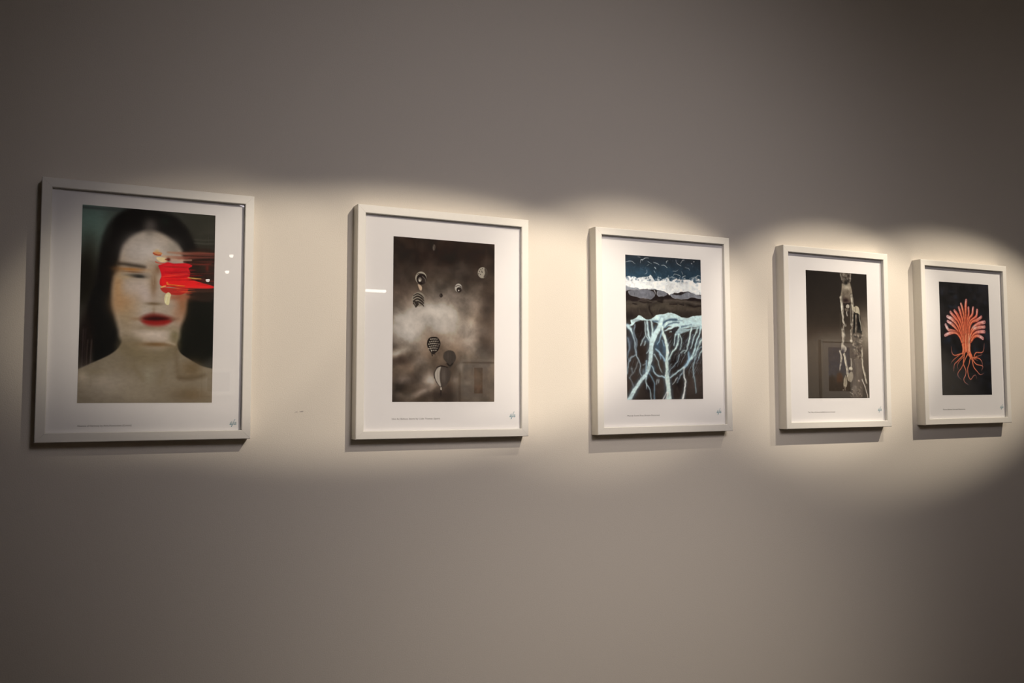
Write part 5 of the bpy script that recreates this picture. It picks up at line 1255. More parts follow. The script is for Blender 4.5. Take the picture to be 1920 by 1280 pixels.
['s',[[.487,.9718],[.4594,.9167]],[.02522,.02189],[[96,125,147]],.01576,.4],
['s',[[.3872,1.3377],[.3813,1.3851]],[.02171,.01511],[[106,137,160]],.01563,.4],
['s',[[.4111,1.3376],[.4056,1.3692]],[.01844,.01348],[[106,137,161]],.01565,.4],
['s',[[.2059,1.1818],[.2347,1.1618]],[.01497,.01497],[[94,122,144]],.01549,.4],
['s',[[.2542,1.134],[.2484,1.1813],[.2515,1.252]],[.02482,.03465,.03138],[[96,124,146]],.01552,.4],
['s',[[.2485,1.3855],[.2493,1.4326]],[.01824,.01334],[[105,135,158]],.01549,.4],
['s',[[.24,.7167],[.2466,.8427],[.2922,.9205]],[.01383,.0121,.01037],[[195,222,230]],.00778,.95],
['s',[[.2733,.7078],[.2757,.8104],[.3066,.9123]],[.02079,.02598,.02598],[[196,223,231]],.00779,.95],
['s',[[.3227,.7062],[.3375,.8087],[.3256,.9118]],[.01911,.02432,.03127],[[198,226,234]],.00782,.95],
['s',[[.4651,.6777],[.4344,.7583],[.3748,.8473],[.3249,.9435],[.3113,1.0385],[.2964,1.1492],[.2511,1.2677],[.1356,1.3936],[.0157,1.5648]],[.03632,.05188,.06226,.06053,.05361,.04842,.03978,.04324,.05188],[[209,238,246]],.00778,.95],
['s',[[.4727,.7651],[.4731,.8288],[.5079,.9076],[.5268,1.0028],[.5218,1.1303],[.5199,1.2894],[.5296,1.4085],[.542,1.5752]],[.02806,.03157,.03683,.03683,.04033,.04735,.05436,.06313],[[229,255,255]],.00789,.95],
['s',[[.8594,.77],[.8269,.876],[.7942,.9896],[.7532,1.0508]],[.02147,.02326,.0161,.00716],[[227,255,255]],.00805,.95],
['s',[[.9444,.7676],[.8916,.8744],[.8435,1.0008]],[.01439,.01439,.0072],[[224,255,255]],.0081,.95],
['s',[[.9898,.7581],[.9414,.8813],[.8876,1.0283],[.8306,1.118],[.7643,1.1953],[.6448,1.2645],[.556,1.3169]],[.01786,.01965,.01965,.02144,.02144,.01429,.01072],[[211,246,255]],.00804,.95],
['s',[[1.012,.8715],[.9491,.9704],[.8863,1.0768],[.8153,1.1343]],[.018,.0162,.0126,.0072],[[225,255,255]],.0081,.95],
['s',[[1.0135,1.0057],[.972,1.0511],[.9458,1.0961]],[.01626,.01084,.00452],[[220,253,255]],.00813,.95],
['s',[[1.0146,.9609],[.9277,1.0235],[.895,1.1252],[.8732,1.1981],[.8809,1.2868],[.8998,1.3996],[.9055,1.4883]],[.01078,.01078,.01078,.01078,.00899,.00899,.00539],[[167,193,204]],.00809,.95],
['s',[[.6847,.8393],[.6623,.9521],[.5918,1.0455],[.5462,1.122]],[.01944,.02297,.01767,.01237],[[223,255,255]],.00795,.95],
['s',[[.6407,.8404],[.6291,.9128],[.6182,.9611]],[.01769,.01592,.00708],[[221,252,255]],.00796,.95],
['s',[[.6946,.839],[.7242,.9106],[.7002,1.0075]],[.01067,.01244,.00711],[[225,255,255]],.008,.95],
['s',[[.7139,1.0474],[.7492,1.0146],[.7689,1.0143]],[.00712,.0089,.00534],[[229,255,255]],.00801,.95],
['s',[[.689,1.0639],[.6527,1.1445],[.5677,1.2333],[.547,1.2892]],[.00706,.00882,.00706,.00529],[[180,204,216]],.00794,.95],
['s',[[.7593,1.1993],[.7377,1.2718],[.7622,1.3559],[.753,1.4481],[.7157,1.5601]],[.01421,.01599,.01777,.01954,.0302],[[246,255,255]],.00799,.95],
['s',[[.7593,1.1993],[.8157,1.1182],[.8079,1.0377]],[.01785,.02142,.0125],[[169,210,239]],.00803,.95],
['s',[[.5912,1.3844],[.6582,1.3163]],[.00353,.01058],[[244,255,255]],.00794,.95],
['s',[[.652,1.3683],[.7132,1.272]],[.00531,.00885],[[153,174,191]],.00797,.95],
['s',[[.4933,1.3133],[.4026,1.2941],[.3557,1.2589],[.324,1.1883]],[.01913,.01565,.01565,.01217],[[195,227,243]],.00782,.95],
['s',[[.3505,1.0694],[.3968,1.132],[.4191,1.203],[.4559,1.266]],[.01045,.00871,.00696,.00348],[[186,212,220]],.00784,.95],
['s',[[.3806,1.0056],[.4414,1.068],[.4977,1.1306]],[.01746,.01921,.01921],[[166,204,231]],.00786,.95],
['s',[[.4621,.8053],[.4411,.8774],[.4009,.9577]],[.01049,.01224,.01049],[[150,186,214]],.00787,.95],
['s',[[.2461,1.2834],[.2439,1.3777],[.2943,1.4482],[.306,1.5583]],[.01034,.01034,.00776,.01034],[[206,234,242]],.00776,.95],
['s',[[.2842,1.2674],[.3255,1.3301],[.3544,1.3931],[.3441,1.5506]],[.00865,.01038,.01038,.01038],[[133,170,197]],.00778,.95],
['s',[[.5086,1.4799],[.4538,1.5589]],[.00873,.01222],[[255,255,255]],.00785,.95],
['s',[[.5229,1.4878],[.4941,1.5591]],[.00874,.01224],[[255,255,255]],.00787,.95],
['s',[[.0052,.7593],[.0643,.8162],[.1039,.9248],[.1196,1.0576],[.1732,1.1743],[.1619,1.2606],[.1826,1.2996]],[.02566,.02053,.01197,.01197,.01026,.00855,.00513],[[171,194,210]],.0077,.95],
['s',[[.1077,.7523],[.1011,.8387],[.1291,.9242],[.1196,1.0576]],[.01199,.01027,.01027,.00856],[[128,147,166]],.00771,.95],
['s',[[.1195,1.0654],[.0295,1.1371],[.0098,1.2774]],[.00681,.01192,.01192],[[146,166,180]],.00766,.95],
['s',[[.0295,1.1371],[.012,1.0906],[.0372,.9966],[.016,.9034]],[.0068,.0102,.01361,.01701],[[112,130,150]],.00765,.95],
['s',[[.0349,1.3161],[.1162,1.2141],[.1462,1.1277]],[.00512,.00853,.00512],[[129,134,136]],.00768,.95],
['s',[[.0349,1.3161],[.0705,1.386],[.0743,1.425]],[.0051,.0068,.00425],[[127,136,145]],.00765,.95],
['s',[[.0639,1.2614],[.0601,1.2225]],[.00511,.01021],[[130,137,142]],.00766,.95],
['s',[[.2365,.8706],[.212,.9145],[.1807,.9663]],[.00861,.01206,.00689],[[195,222,230]],.00775,.95],
['s',[[.2446,.9295],[.2248,.9732]],[.01035,.0069],[[197,225,233]],.00776,.95],
['s',[[.2804,1.0194],[.2542,1.0514]],[.00864,.00432],[[202,231,238]],.00777,.95],
['s',[[.0235,.7705],[.0553,.8008],[.0823,.8471]],[.0256,.02048,.00683],[[187,212,220]],.00768,.95],
['s',[[.4355,1.1156],[.427,1.0682]],[.00872,.00872],[[156,194,222]],.00785,.95],
['s',[[.487,.9718],[.4594,.9167]],[.01051,.00876],[[153,191,219]],.00788,.95],
['s',[[.3872,1.3377],[.3813,1.3851]],[.00868,.00521],[[191,208,215]],.00781,.95],
['s',[[.4111,1.3376],[.4056,1.3692]],[.00696,.00435],[[191,209,216]],.00783,.95],
['s',[[.2059,1.1818],[.2347,1.1618]],[.00516,.00516],[[160,176,187]],.00774,.95],
['s',[[.2542,1.134],[.2484,1.1813],[.2515,1.252]],[.01034,.01552,.01379],[[173,211,233]],.00776,.95],
['s',[[.2485,1.3855],[.2493,1.4326]],[.00688,.0043],[[200,222,230]],.00774,.95],
['s',[[.5693,1.0751],[.542,1.1117],[.5279,1.148]],[.00484],[[163,190,206]],.00352,.55],
['s',[[.5758,.8671],[.5439,.9101],[.5275,.9527]],[.00447],[[98,118,136]],.00352,.55],
['s',[[.9535,.9197],[.9357,.9432],[.9265,.9666]],[.00344],[[102,122,140]],.00361,.55],
['s',[[.6019,.9397],[.5746,.9765],[.5605,1.0129]],[.00403],[[101,121,138]],.00353,.55],
['s',[[.7327,1.2394],[.7102,1.2691],[.6987,1.2986]],[.00292],[[110,132,150]],.00355,.55],
['s',[[.7025,.9211],[.6902,.9375],[.6839,.9538]],[.00191],[[103,123,141]],.00355,.55],
['s',[[1.0074,.9041],[.9879,.9299],[.9778,.9554]],[.0038],[[158,185,202]],.00362,.55],
['s',[[.5814,1.0169],[.5494,1.06],[.5329,1.1027]],[.00343],[[161,189,205]],.00352,.55],
['s',[[.8772,.8734],[.8579,.8992],[.8478,.9248]],[.00361],[[164,191,208]],.00359,.55],
['s',[[.9099,.8821],[.8832,.9177],[.8694,.9529]],[.00346],[[103,123,141]],.0036,.55],
['s',[[.5813,.8504],[.5626,.8756],[.553,.9006]],[.00293],[[98,118,136]],.00352,.55],
['s',[[.9302,1.1898],[.9134,1.2119],[.9047,1.2339]],[.00345],[[105,126,144]],.0036,.55],
['s',[[.8481,.9752],[.8149,1.0193],[.7978,1.0629]],[.00474],[[166,195,211]],.00358,.55],
['s',[[.5834,1.0924],[.5662,1.1155],[.5573,1.1384]],[.00212],[[103,124,142]],.00352,.55],
['s',[[.6065,1.1794],[.5884,1.2036],[.579,1.2277]],[.00322],[[106,127,145]],.00352,.55],
['s',[[.9584,1.093],[.932,1.1278],[.9183,1.1623]],[.00491],[[164,192,209]],.0036,.55],
['s',[[.8099,.8674],[.786,.8993],[.7737,.9308]],[.00444],[[164,192,208]],.00357,.55],
['s',[[.8543,.9149],[.8394,.9347],[.8318,.9543]],[.00526],[[104,124,142]],.00359,.55],
['s',[[.63,1.1459],[.6177,1.1622],[.6114,1.1785]],[.00393],[[106,127,145]],.00353,.55],
['s',[[.7488,1.0919],[.7225,1.1269],[.7089,1.1618]],[.00231],[[169,198,214]],.00355,.55],
['s',[[.9169,1.0238],[.8884,1.0615],[.8737,1.0989]],[.00453],[[104,125,143]],.00359,.55],
['s',[[.8359,1.2382],[.8155,1.2651],[.8049,1.2919]],[.00313],[[173,202,218]],.00357,.55],
['s',[[.949,.943],[.9174,.9849],[.9011,1.0263]],[.00296],[[102,123,141]],.0036,.55],
['s',[[.8781,1.2094],[.8583,1.2354],[.8481,1.2613]],[.00531],[[170,199,216]],.00358,.55],
['s',[[.9686,.9412],[.9554,.9587],[.9485,.9761]],[.00485],[[101,121,139]],.00361,.55],
['s',[[.7224,1.2561],[.7096,1.273],[.703,1.2898]],[.0048],[[175,204,220]],.00355,.55],
['s',[[.9789,1.0474],[.9457,1.0911],[.9286,1.1344]],[.00227],[[102,123,141]],.00361,.55],
['s',[[.7563,.935],[.7273,.9739],[.7123,1.0123]],[.00304],[[165,193,209]],.00356,.55],
['s',[[.5833,1.162],[.559,1.1945],[.5464,1.2269]],[.00469],[[167,195,211]],.00352,.55],
['s',[[.7448,.9691],[.7136,1.0108],[.6975,1.0521]],[.00181],[[166,194,210]],.00356,.55],
['s',[[.8899,.8831],[.87,.9095],[.8598,.9357]],[.00457],[[103,124,142]],.00359,.55],
['s',[[.8318,1.2024],[.8116,1.2292],[.8011,1.2558]],[.00394],[[109,130,148]],.00357,.55],
['s',[[.5783,1.0153],[.5517,1.051],[.5381,1.0864]],[.00252],[[101,122,139]],.00352,.55],
['s',[[.6895,.9952],[.6733,1.0169],[.6649,1.0384]],[.00384],[[104,124,142]],.00355,.55],
['s',[[.9791,.8778],[.9662,.895],[.9595,.9119]],[.00206],[[159,187,203]],.00361,.55],
['s',[[.5517,1.2187],[.528,1.2504],[.5158,1.2819]],[.0046],[[106,127,145]],.00351,.55],
['s',[[.7089,1.0406],[.6861,1.071],[.6744,1.1011]],[.00184],[[105,126,144]],.00355,.55],
['s',[[.6526,.8371],[.6343,.8618],[.6248,.8862]],[.00479],[[160,187,203]],.00354,.55],
['s',[[.8522,.8635],[.8252,.8994],[.8112,.9351]],[.00285],[[103,124,142]],.00358,.55],
['s',[[.7205,.9446],[.6947,.9791],[.6814,1.0133]],[.00421],[[104,124,142]],.00355,.55],
['s',[[.9669,1.0114],[.9362,1.0518],[.9204,1.0919]],[.00209],[[102,123,141]],.0036,.55],
['s',[[.7815,1.13],[.7565,1.1631],[.7437,1.196]],[.00346],[[108,129,147]],.00356,.55],
['s',[[.7527,.8695],[.7377,.8896],[.73,.9094]],[.00441],[[103,123,141]],.00356,.55],
['s',[[.9807,.9835],[.9535,1.0194],[.9394,1.055]],[.005],[[101,122,140]],.00361,.55],
['s',[[.631,.8829],[.5982,.9271],[.5813,.9709]],[.00185],[[100,120,138]],.00353,.55],
['s',[[.9937,.8716],[.9595,.917],[.9418,.9618]],[.00377],[[159,187,204]],.00361,.55],
['s',[[.8055,.9572],[.7914,.976],[.7841,.9946]],[.0022],[[166,194,210]],.00357,.55],
['s',[[.7707,1.1613],[.7556,1.1813],[.7478,1.2012]],[.00427],[[108,129,147]],.00356,.55],
['s',[[.9549,1.1843],[.9323,1.2141],[.9206,1.2436]],[.00191],[[165,194,210]],.0036,.55],
['s',[[1.0017,1.1035],[.9797,1.1324],[.9683,1.1612]],[.00493],[[160,188,205]],.00361,.55],
['s',[[.6853,1.1561],[.6702,1.1763],[.6624,1.1963]],[.00491],[[107,129,146]],.00354,.55],
['s',[[.8637,1.1044],[.8357,1.1415],[.8212,1.1783]],[.00386],[[106,128,146]],.00358,.55],
['s',[[.9227,.9199],[.9021,.9472],[.8914,.9743]],[.00335],[[103,123,141]],.0036,.55],
['s',[[.8752,.9325],[.8615,.9508],[.8544,.9689]],[.00486],[[164,192,209]],.00359,.55],
['s',[[.8806,.846],[.8621,.8705],[.8526,.8949]],[.00404],[[103,123,141]],.00359,.55],
['s',[[.9534,1.0852],[.9227,1.1256],[.9069,1.1657]],[.00222],[[104,124,142]],.0036,.55],
['s',[[.9317,1.1238],[.9184,1.1411],[.9116,1.1584]],[.00245],[[165,193,210]],.0036,.55],
['s',[[.8512,1.1896],[.8183,1.2328],[.8014,1.2759]],[.00426],[[172,201,217]],.00357,.55],
['s',[[.6276,1.1985],[.599,1.2367],[.5842,1.2746]],[.00248],[[108,129,147]],.00352,.55],
['s',[[.8871,.834],[.8656,.8627],[.8545,.8911]],[.00538],[[103,123,141]],.00359,.55],
['s',[[.7695,1.0571],[.7373,1.0999],[.7207,1.1424]],[.00526],[[169,197,213]],.00356,.55],
['s',[[.5944,1.2678],[.5772,1.2907],[.5683,1.3135]],[.00367],[[173,201,218]],.00352,.55],
['s',[[.8953,1.2626],[.8708,1.2947],[.8582,1.3267]],[.00463],[[171,200,216]],.00358,.55],
['s',[[.7256,.9653],[.6924,1.0098],[.6752,1.0539]],[.00271],[[165,193,209]],.00355,.55],
['s',[[.9727,.9917],[.9546,1.0156],[.9453,1.0394]],[.00453],[[101,122,140]],.00361,.55],
['s',[[.5948,.9263],[.566,.9651],[.5511,1.0035]],[.00366],[[159,186,202]],.00352,.55],
['s',[[.9396,1.0153],[.915,1.0478],[.9023,1.08]],[.00246],[[164,192,208]],.0036,.55],
['s',[[.8107,.8806],[.7792,.9227],[.7629,.9643]],[.00418],[[165,192,209]],.00357,.55],
['s',[[.8294,.9298],[.8001,.9688],[.785,1.0074]],[.0035],[[104,125,143]],.00358,.55],
['s',[[.6762,1.0754],[.6558,1.1026],[.6453,1.1296]],[.0039],[[167,195,211]],.00354,.55],
['s',[[.9095,1.2079],[.8822,1.2437],[.8681,1.2793]],[.0025],[[169,198,214]],.00359,.55],
['s',[[.5605,1.0678],[.5281,1.1112],[.5114,1.1543]],[.00218],[[102,122,140]],.00351,.55],
['s',[[.7641,.8308],[.7429,.8592],[.732,.8873]],[.00266],[[163,191,207]],.00357,.55],
['s',[[.9991,1.1844],[.9852,1.2026],[.978,1.2207]],[.00223],[[161,189,205]],.00361,.55],
['s',[[.7373,1.2431],[.7057,1.2847],[.6895,1.3262]],[.0052],[[175,204,221]],.00355,.55],
['s',[[.7846,.9508],[.7552,.9901],[.74,1.029]],[.00244],[[166,194,210]],.00357,.55],
['s',[[.6669,1.2369],[.6403,1.2722],[.6266,1.3073]],[.00266],[[174,203,219]],.00353,.55],
['s',[[.8005,.9862],[.7702,1.0264],[.7546,1.0664]],[.00409],[[167,195,211]],.00357,.55],
['s',[[.9421,1.0616],[.9232,1.0865],[.9135,1.1112]],[.00399],[[164,192,208]],.0036,.55],
['s',[[.9261,1.0847],[.9134,1.1016],[.9068,1.1183]],[.00424],[[165,193,209]],.0036,.55],
['s',[[.5713,1.1979],[.5518,1.224],[.5417,1.25]],[.00456],[[168,196,213]],.00351,.55],
['s',[[.7102,.8469],[.6863,.879],[.674,.9107]],[.00249],[[102,122,140]],.00355,.55],
['s',[[.6703,1.1048],[.6524,1.1286],[.6432,1.1523]],[.00293],[[106,127,145]],.00354,.55],
['s',[[.5559,1.2349],[.5313,1.2677],[.5187,1.3003]],[.00429],[[107,128,146]],.00351,.55],
['s',[[.7749,.9007],[.7532,.9297],[.742,.9584]],[.00503],[[104,124,142]],.00357,.55],
['s',[[.9058,.8463],[.8838,.8755],[.8725,.9044]],[.0046],[[163,190,207]],.0036,.55],
['s',[[.5785,1.1241],[.5499,1.1624],[.5351,1.2004]],[.00284],[[104,125,143]],.00352,.55],
['s',[[.6383,1.0545],[.6122,1.0894],[.5987,1.1241]],[.00301],[[165,193,209]],.00353,.55],
['s',[[.6636,1.1318],[.6363,1.1682],[.6222,1.2044]],[.00365],[[169,197,213]],.00353,.55],
['s',[[.9864,.8696],[.9537,.913],[.9368,.9559]],[.00508],[[160,187,204]],.00361,.55],
['s',[[.6977,.8718],[.6703,.9086],[.6561,.945]],[.00411],[[102,122,140]],.00355,.55],
['s',[[.7229,.9257],[.6988,.958],[.6864,.9899]],[.00428],[[103,124,142]],.00355,.55],
['s',[[.9588,.9091],[.9356,.9398],[.9236,.9702]],[.00452],[[101,122,140]],.00361,.55],
['s',[[.8159,.9418],[.7942,.9707],[.7831,.9993]],[.00302],[[166,194,210]],.00357,.55],
['s',[[.9814,.8963],[.9539,.9328],[.9396,.9689]],[.00403],[[101,121,139]],.00361,.55],
['s',[[.7602,1.2153],[.7414,1.2402],[.7317,1.2649]],[.00239],[[110,131,149]],.00356,.55],
['s',[[.9697,1.0114],[.9468,1.0417],[.9349,1.0718]],[.00246],[[162,190,206]],.00361,.55],
['s',[[.6696,.8728],[.6537,.8941],[.6456,.9152]],[.00245],[[101,122,139]],.00354,.55],
['s',[[.8109,1.1914],[.7934,1.2145],[.7844,1.2376]],[.00311],[[109,130,148]],.00357,.55],
['s',[[.5685,1.177],[.5549,1.1952],[.5478,1.2134]],[.00414],[[105,126,144]],.00352,.55],
['s',[[.847,.9085],[.8183,.9467],[.8036,.9844]],[.00338],[[165,193,209]],.00358,.55],
['s',[[.5793,.912],[.552,.9488],[.5379,.9853]],[.00455],[[158,185,201]],.00352,.55],
['s',[[.9009,1.2488],[.8801,1.2761],[.8694,1.3033]],[.0047],[[170,199,215]],.00359,.55],
['s',[[1.007,.8633],[.9763,.9039],[.9605,.9441]],[.00408],[[158,186,203]],.00362,.55],
['s',[[.8431,1.0261],[.8223,1.0537],[.8116,1.081]],[.00247],[[105,126,144]],.00358,.55],
['s',[[.8904,1.248],[.8767,1.266],[.8696,1.284]],[.00428],[[107,129,147]],.00359,.55],
['s',[[.7526,.9837],[.7246,1.0211],[.7101,1.0582]],[.00479],[[166,194,211]],.00356,.55],
['s',[[.6995,1.2498],[.667,1.2928],[.6503,1.3356]],[.00504],[[111,132,150]],.00354,.55],
['s',[[.9634,1.2314],[.9461,1.254],[.9372,1.2765]],[.00418],[[104,125,143]],.0036,.55],
['s',[[.7006,1.1162],[.6704,1.1565],[.6548,1.1965]],[.00476],[[169,198,214]],.00354,.55],
['s',[[.6844,1.0377],[.6633,1.0659],[.6524,1.0938]],[.00332],[[105,125,143]],.00354,.55],
['s',[[.7986,1.1671],[.7678,1.2079],[.7518,1.2485]],[.00186],[[172,201,217]],.00356,.55],
['s',[[.8663,.9175],[.8469,.9432],[.8369,.9688]],[.00258],[[104,124,142]],.00359,.55],
['s',[[.9351,1.0332],[.9188,1.0547],[.9104,1.076]],[.00262],[[164,192,208]],.0036,.55],
['s',[[.6781,.9032],[.6636,.9227],[.6561,.9421]],[.00221],[[162,189,206]],.00355,.55],
['s',[[.9602,1.2021],[.9392,1.2296],[.9283,1.2571]],[.00358],[[104,125,143]],.0036,.55],
['s',[[.9412,1.1508],[.9072,1.1955],[.8897,1.2399]],[.00327],[[166,195,211]],.00359,.55],
['s',[[.5958,1.173],[.5786,1.196],[.5697,1.2189]],[.00241],[[106,127,145]],.00352,.55],
['s',[[.8959,1.2303],[.8795,1.2519],[.871,1.2734]],[.00302],[[170,198,215]],.00359,.55],
['s',[[.6573,1.0449],[.6336,1.0765],[.6215,1.1078]],[.00447],[[165,193,209]],.00354,.55],
['s',[[.5833,.9022],[.5697,.9206],[.5627,.9389]],[.00254],[[158,185,201]],.00353,.55],
['s',[[.8824,.8369],[.867,.8574],[.8591,.8777]],[.00349],[[163,191,207]],.00359,.55],
['s',[[.7517,1.0192],[.7278,1.051],[.7154,1.0826]],[.00489],[[167,195,211]],.00356,.55],
['s',[[.8413,1.1958],[.8249,1.2174],[.8164,1.239]],[.00384],[[108,129,148]],.00358,.55],
['s',[[.6242,1.019],[.6061,1.0432],[.5968,1.0673]],[.00375],[[103,123,141]],.00353,.55],
['s',[[.9704,1.083],[.9367,1.1273],[.9194,1.1713]],[.0039],[[103,124,142]],.0036,.55],
['s',[[.7249,1.1302],[.7084,1.1521],[.6998,1.174]],[.0041],[[107,128,146]],.00355,.55],
['s',[[.9262,1.2227],[.8987,1.2587],[.8845,1.2946]],[.00394],[[106,127,146]],.00359,.55],
['s',[[.9937,1.2351],[.9791,1.2541],[.9716,1.2731]],[.00489],[[162,190,207]],.00361,.55],
['s',[[.8751,1.1484],[.8498,1.1816],[.8368,1.2147]],[.00446],[[169,198,214]],.00358,.55],
['s',[[.2003,.9186],[.1817,.9849]],[.00386],[[104,116,129]],.00344,.45],
['s',[[.0863,1.1353],[.0594,1.2116]],[.00362],[[109,121,134]],.00341,.45],
['s',[[.1143,.8329],[.1299,.9069]],[.00236],[[101,113,126]],.00343,.45],
['s',[[.2242,.844],[.224,.8966]],[.00415],[[103,116,128]],.00345,.45],
['s',[[.2387,.8845],[.2107,.948]],[.00314],[[104,117,129]],.00345,.45],
['s',[[.2186,1.195],[.2138,1.258]],[.00408],[[113,126,140]],.00344,.45],
['s',[[.1284,.9926],[.1129,1.0457]],[.00395],[[104,116,129]],.00342,.45],
['s',[[.1051,.8639],[.124,.9321]],[.00266],[[102,113,126]],.00342,.45],
['s',[[.0386,.8043],[.0476,.8379]],[.00322],[[100,111,123]],.00341,.45],
['s',[[.1018,1.2172],[.103,1.2938]],[.00425],[[112,125,138]],.00341,.45],
['s',[[.0122,1.1783],[.0009,1.2217]],[.00324],[[109,122,135]],.00339,.45],
['s',[[.1097,1.0458],[.1107,1.0835]],[.0025],[[105,118,130]],.00342,.45],
['s',[[.0566,.8755],[.0307,.9382]],[.00372],[[101,112,125]],.00341,.45],
['s',[[.1781,.8602],[.1589,.9201]],[.00306],[[102,114,127]],.00344,.45],
['s',[[.1358,.8495],[.1315,.8817]],[.00243],[[101,113,126]],.00343,.45],
['s',[[.096,.9446],[.1064,.9757]],[.00347],[[103,114,127]],.00342,.45],
['s',[[.1161,.8231],[.0861,.8902]],[.003],[[101,112,125]],.00342,.45],
['s',[[.0277,.862],[.0152,.8977]],[.00218],[[100,112,124]],.0034,.45],
['s',[[.0468,1.0422],[.0624,1.089]],[.002],[[105,117,130]],.00341,.45],
['s',[[.029,.9361],[.0272,.9833]],[.00353],[[102,113,126]],.0034,.45],
['s',[[.2044,1.2306],[.2006,1.2801]],[.00175],[[114,127,141]],.00344,.45],
['s',[[.2021,.8847],[.2053,.9169]],[.00278],[[103,116,128]],.00344,.45],
['s',[[.03,.9009],[.0278,.9358]],[.00337],[[101,112,125]],.00341,.45],
['s',[[.1312,1.0902],[.1235,1.1229]],[.00192],[[107,119,132]],.00342,.45],
['s',[[.1053,1.009],[.1123,1.0435]],[.00206],[[104,116,129]],.00342,.45],
['s',[[.1352,1.2351],[.1144,1.3097]],[.00228],[[113,126,140]],.00342,.45],
['s',[[.0619,.9163],[.0429,.9791]],[.00331],[[102,113,126]],.00341,.45],
['s',[[.0265,.9997],[.0163,1.0609]],[.00363],[[104,115,128]],.0034,.45],
['s',[[.0437,1.2039],[.0403,1.2614]],[.00419],[[111,123,136]],.0034,.45],
['s',[[.2188,1.2541],[.2258,1.3185]],[.00297],[[116,129,143]],.00344,.45],
['s',[[.1173,.9867],[.089,1.0439]],[.00416],[[104,116,129]],.00342,.45],
['s',[[.0176,1.097],[.0252,1.1615]],[.00254],[[107,119,132]],.0034,.45],
['s',[[.1058,1.0296],[.1009,1.0696]],[.00177],[[105,117,130]],.00342,.45],
['s',[[.1169,.8259],[.0965,.8691]],[.00183],[[101,112,125]],.00342,.45],
['s',[[.1474,.8407],[.1599,.8843]],[.00341],[[102,113,126]],.00343,.45],
['s',[[.2274,1.1649],[.2389,1.2043]],[.00396],[[112,125,138]],.00344,.45],
['s',[[.2002,.8122],[.183,.8616]],[.00228],[[102,114,127]],.00344,.45],
['s',[[.1562,1.2378],[.1337,1.3028]],[.00385],[[113,127,140]],.00342,.45],
['s',[[.1497,1.2376],[.143,1.2919]],[.0025],[[113,126,140]],.00342,.45],
['s',[[.0153,.8866],[.0213,.9389]],[.00236],[[101,112,125]],.0034,.45],
['s',[[.178,.8297],[.179,.8806]],[.00221],[[102,114,127]],.00344,.45],
['s',[[.0947,1.1181],[.0836,1.1591]],[.00309],[[107,120,133]],.00341,.45],
['s',[[.1449,1.189],[.1603,1.2566]],[.00376],[[111,125,138]],.00343,.45],
['s',[[.221,1.0696],[.2416,1.1475]],[.00265],[[109,122,135]],.00345,.45],
['s',[[.108,1.1082],[.12,1.1792]],[.00227],[[108,120,133]],.00342,.45],
['s',[[.1403,1.125],[.1433,1.1571]],[.00184],[[108,121,134]],.00342,.45],
['s',[[.1933,1.2896],[.1747,1.3626]],[.003],[[117,131,144]],.00343,.45],
['s',[[.1992,.817],[.1744,.8742]],[.00335],[[102,114,127]],.00344,.45],
['s',[[.0816,1.1943],[.0672,1.264]],[.00196],[[111,124,137]],.00341,.45],
['s',[[.0132,1.1192],[.022,1.1753]],[.00191],[[107,119,132]],.0034,.45],
['s',[[.0952,1.4239],[.0993,1.4578]],[.00203],[[100,94,90]],.00256,.4],
['s',[[.1825,1.3586],[.1839,1.4021]],[.00335],[[97,92,88]],.00257,.4],
['s',[[.2539,1.4732],[.2594,1.5095]],[.00323],[[105,99,94]],.00258,.4],
['s',[[.0839,1.4313],[.0845,1.4855]],[.00246],[[101,95,91]],.00255,.4],
['s',[[.528,1.491],[.526,1.5168]],[.00277],[[112,105,100]],.00263,.4],
['s',[[.6033,1.3983],[.6101,1.43]],[.00318],[[110,103,98]],.00264,.4],
['s',[[.9559,1.3281],[.9622,1.3529]],[.00193],[[100,94,90]],.0027,.4],
['s',[[.7686,1.4872],[.7567,1.5536]],[.0035],[[113,105,100]],.00267,.4],
['s',[[.2063,1.3046],[.1931,1.3539]],[.00211],[[95,90,86]],.00257,.4],
['s',[[.6762,1.334],[.6699,1.3606]],[.00271],[[108,101,96]],.00265,.4],
['s',[[.922,1.4018],[.9359,1.4583]],[.00323],[[103,96,92]],.00269,.4],
['s',[[.8467,1.4079],[.8315,1.4611]],[.00187],[[108,101,96]],.00268,.4],
['s',[[.6509,1.4074],[.6393,1.4638]],[.00351],[[111,104,99]],.00265,.4],
['s',[[.176,1.5061],[.168,1.5409]],[.00311],[[106,99,95]],.00257,.4],
['s',[[.3648,1.4005],[.3678,1.4394]],[.00216],[[104,98,93]],.0026,.4],
['s',[[.1075,1.4135],[.102,1.4653]],[.003],[[100,94,90]],.00256,.4],
['s',[[.7075,1.3861],[.7248,1.4551]],[.00246],[[110,103,98]],.00266,.4],
['s',[[.0712,1.4409],[.0728,1.4853]],[.00178],[[101,95,91]],.00255,.4],
['s',[[.1247,1.3571],[.1161,1.4032]],[.00295],[[97,91,87]],.00256,.4],
['s',[[.4523,1.4709],[.455,1.5394]],[.00262],[[111,104,99]],.00261,.4],
['s',[[.5301,1.4649],[.5349,1.5272]],[.00245],[[112,105,100]],.00263,.4],
['s',[[.7853,1.3276],[.7814,1.3872]],[.00344],[[107,101,96]],.00267,.4],
['s',[[.6288,1.2981],[.6176,1.35]],[.0024],[[106,100,95]],.00265,.4],
['s',[[.309,1.3259],[.309,1.3543]],[.00198],[[98,93,89]],.00259,.4],
['s',[[.7049,1.2918],[.7073,1.3429]],[.00343],[[107,100,96]],.00266,.4],
['s',[[.242,1.338],[.2513,1.3904]],[.00318],[[98,92,88]],.00258,.4],
['s',[[.9067,1.4208],[.9127,1.4842]],[.00208],[[104,98,94]],.00269,.4],
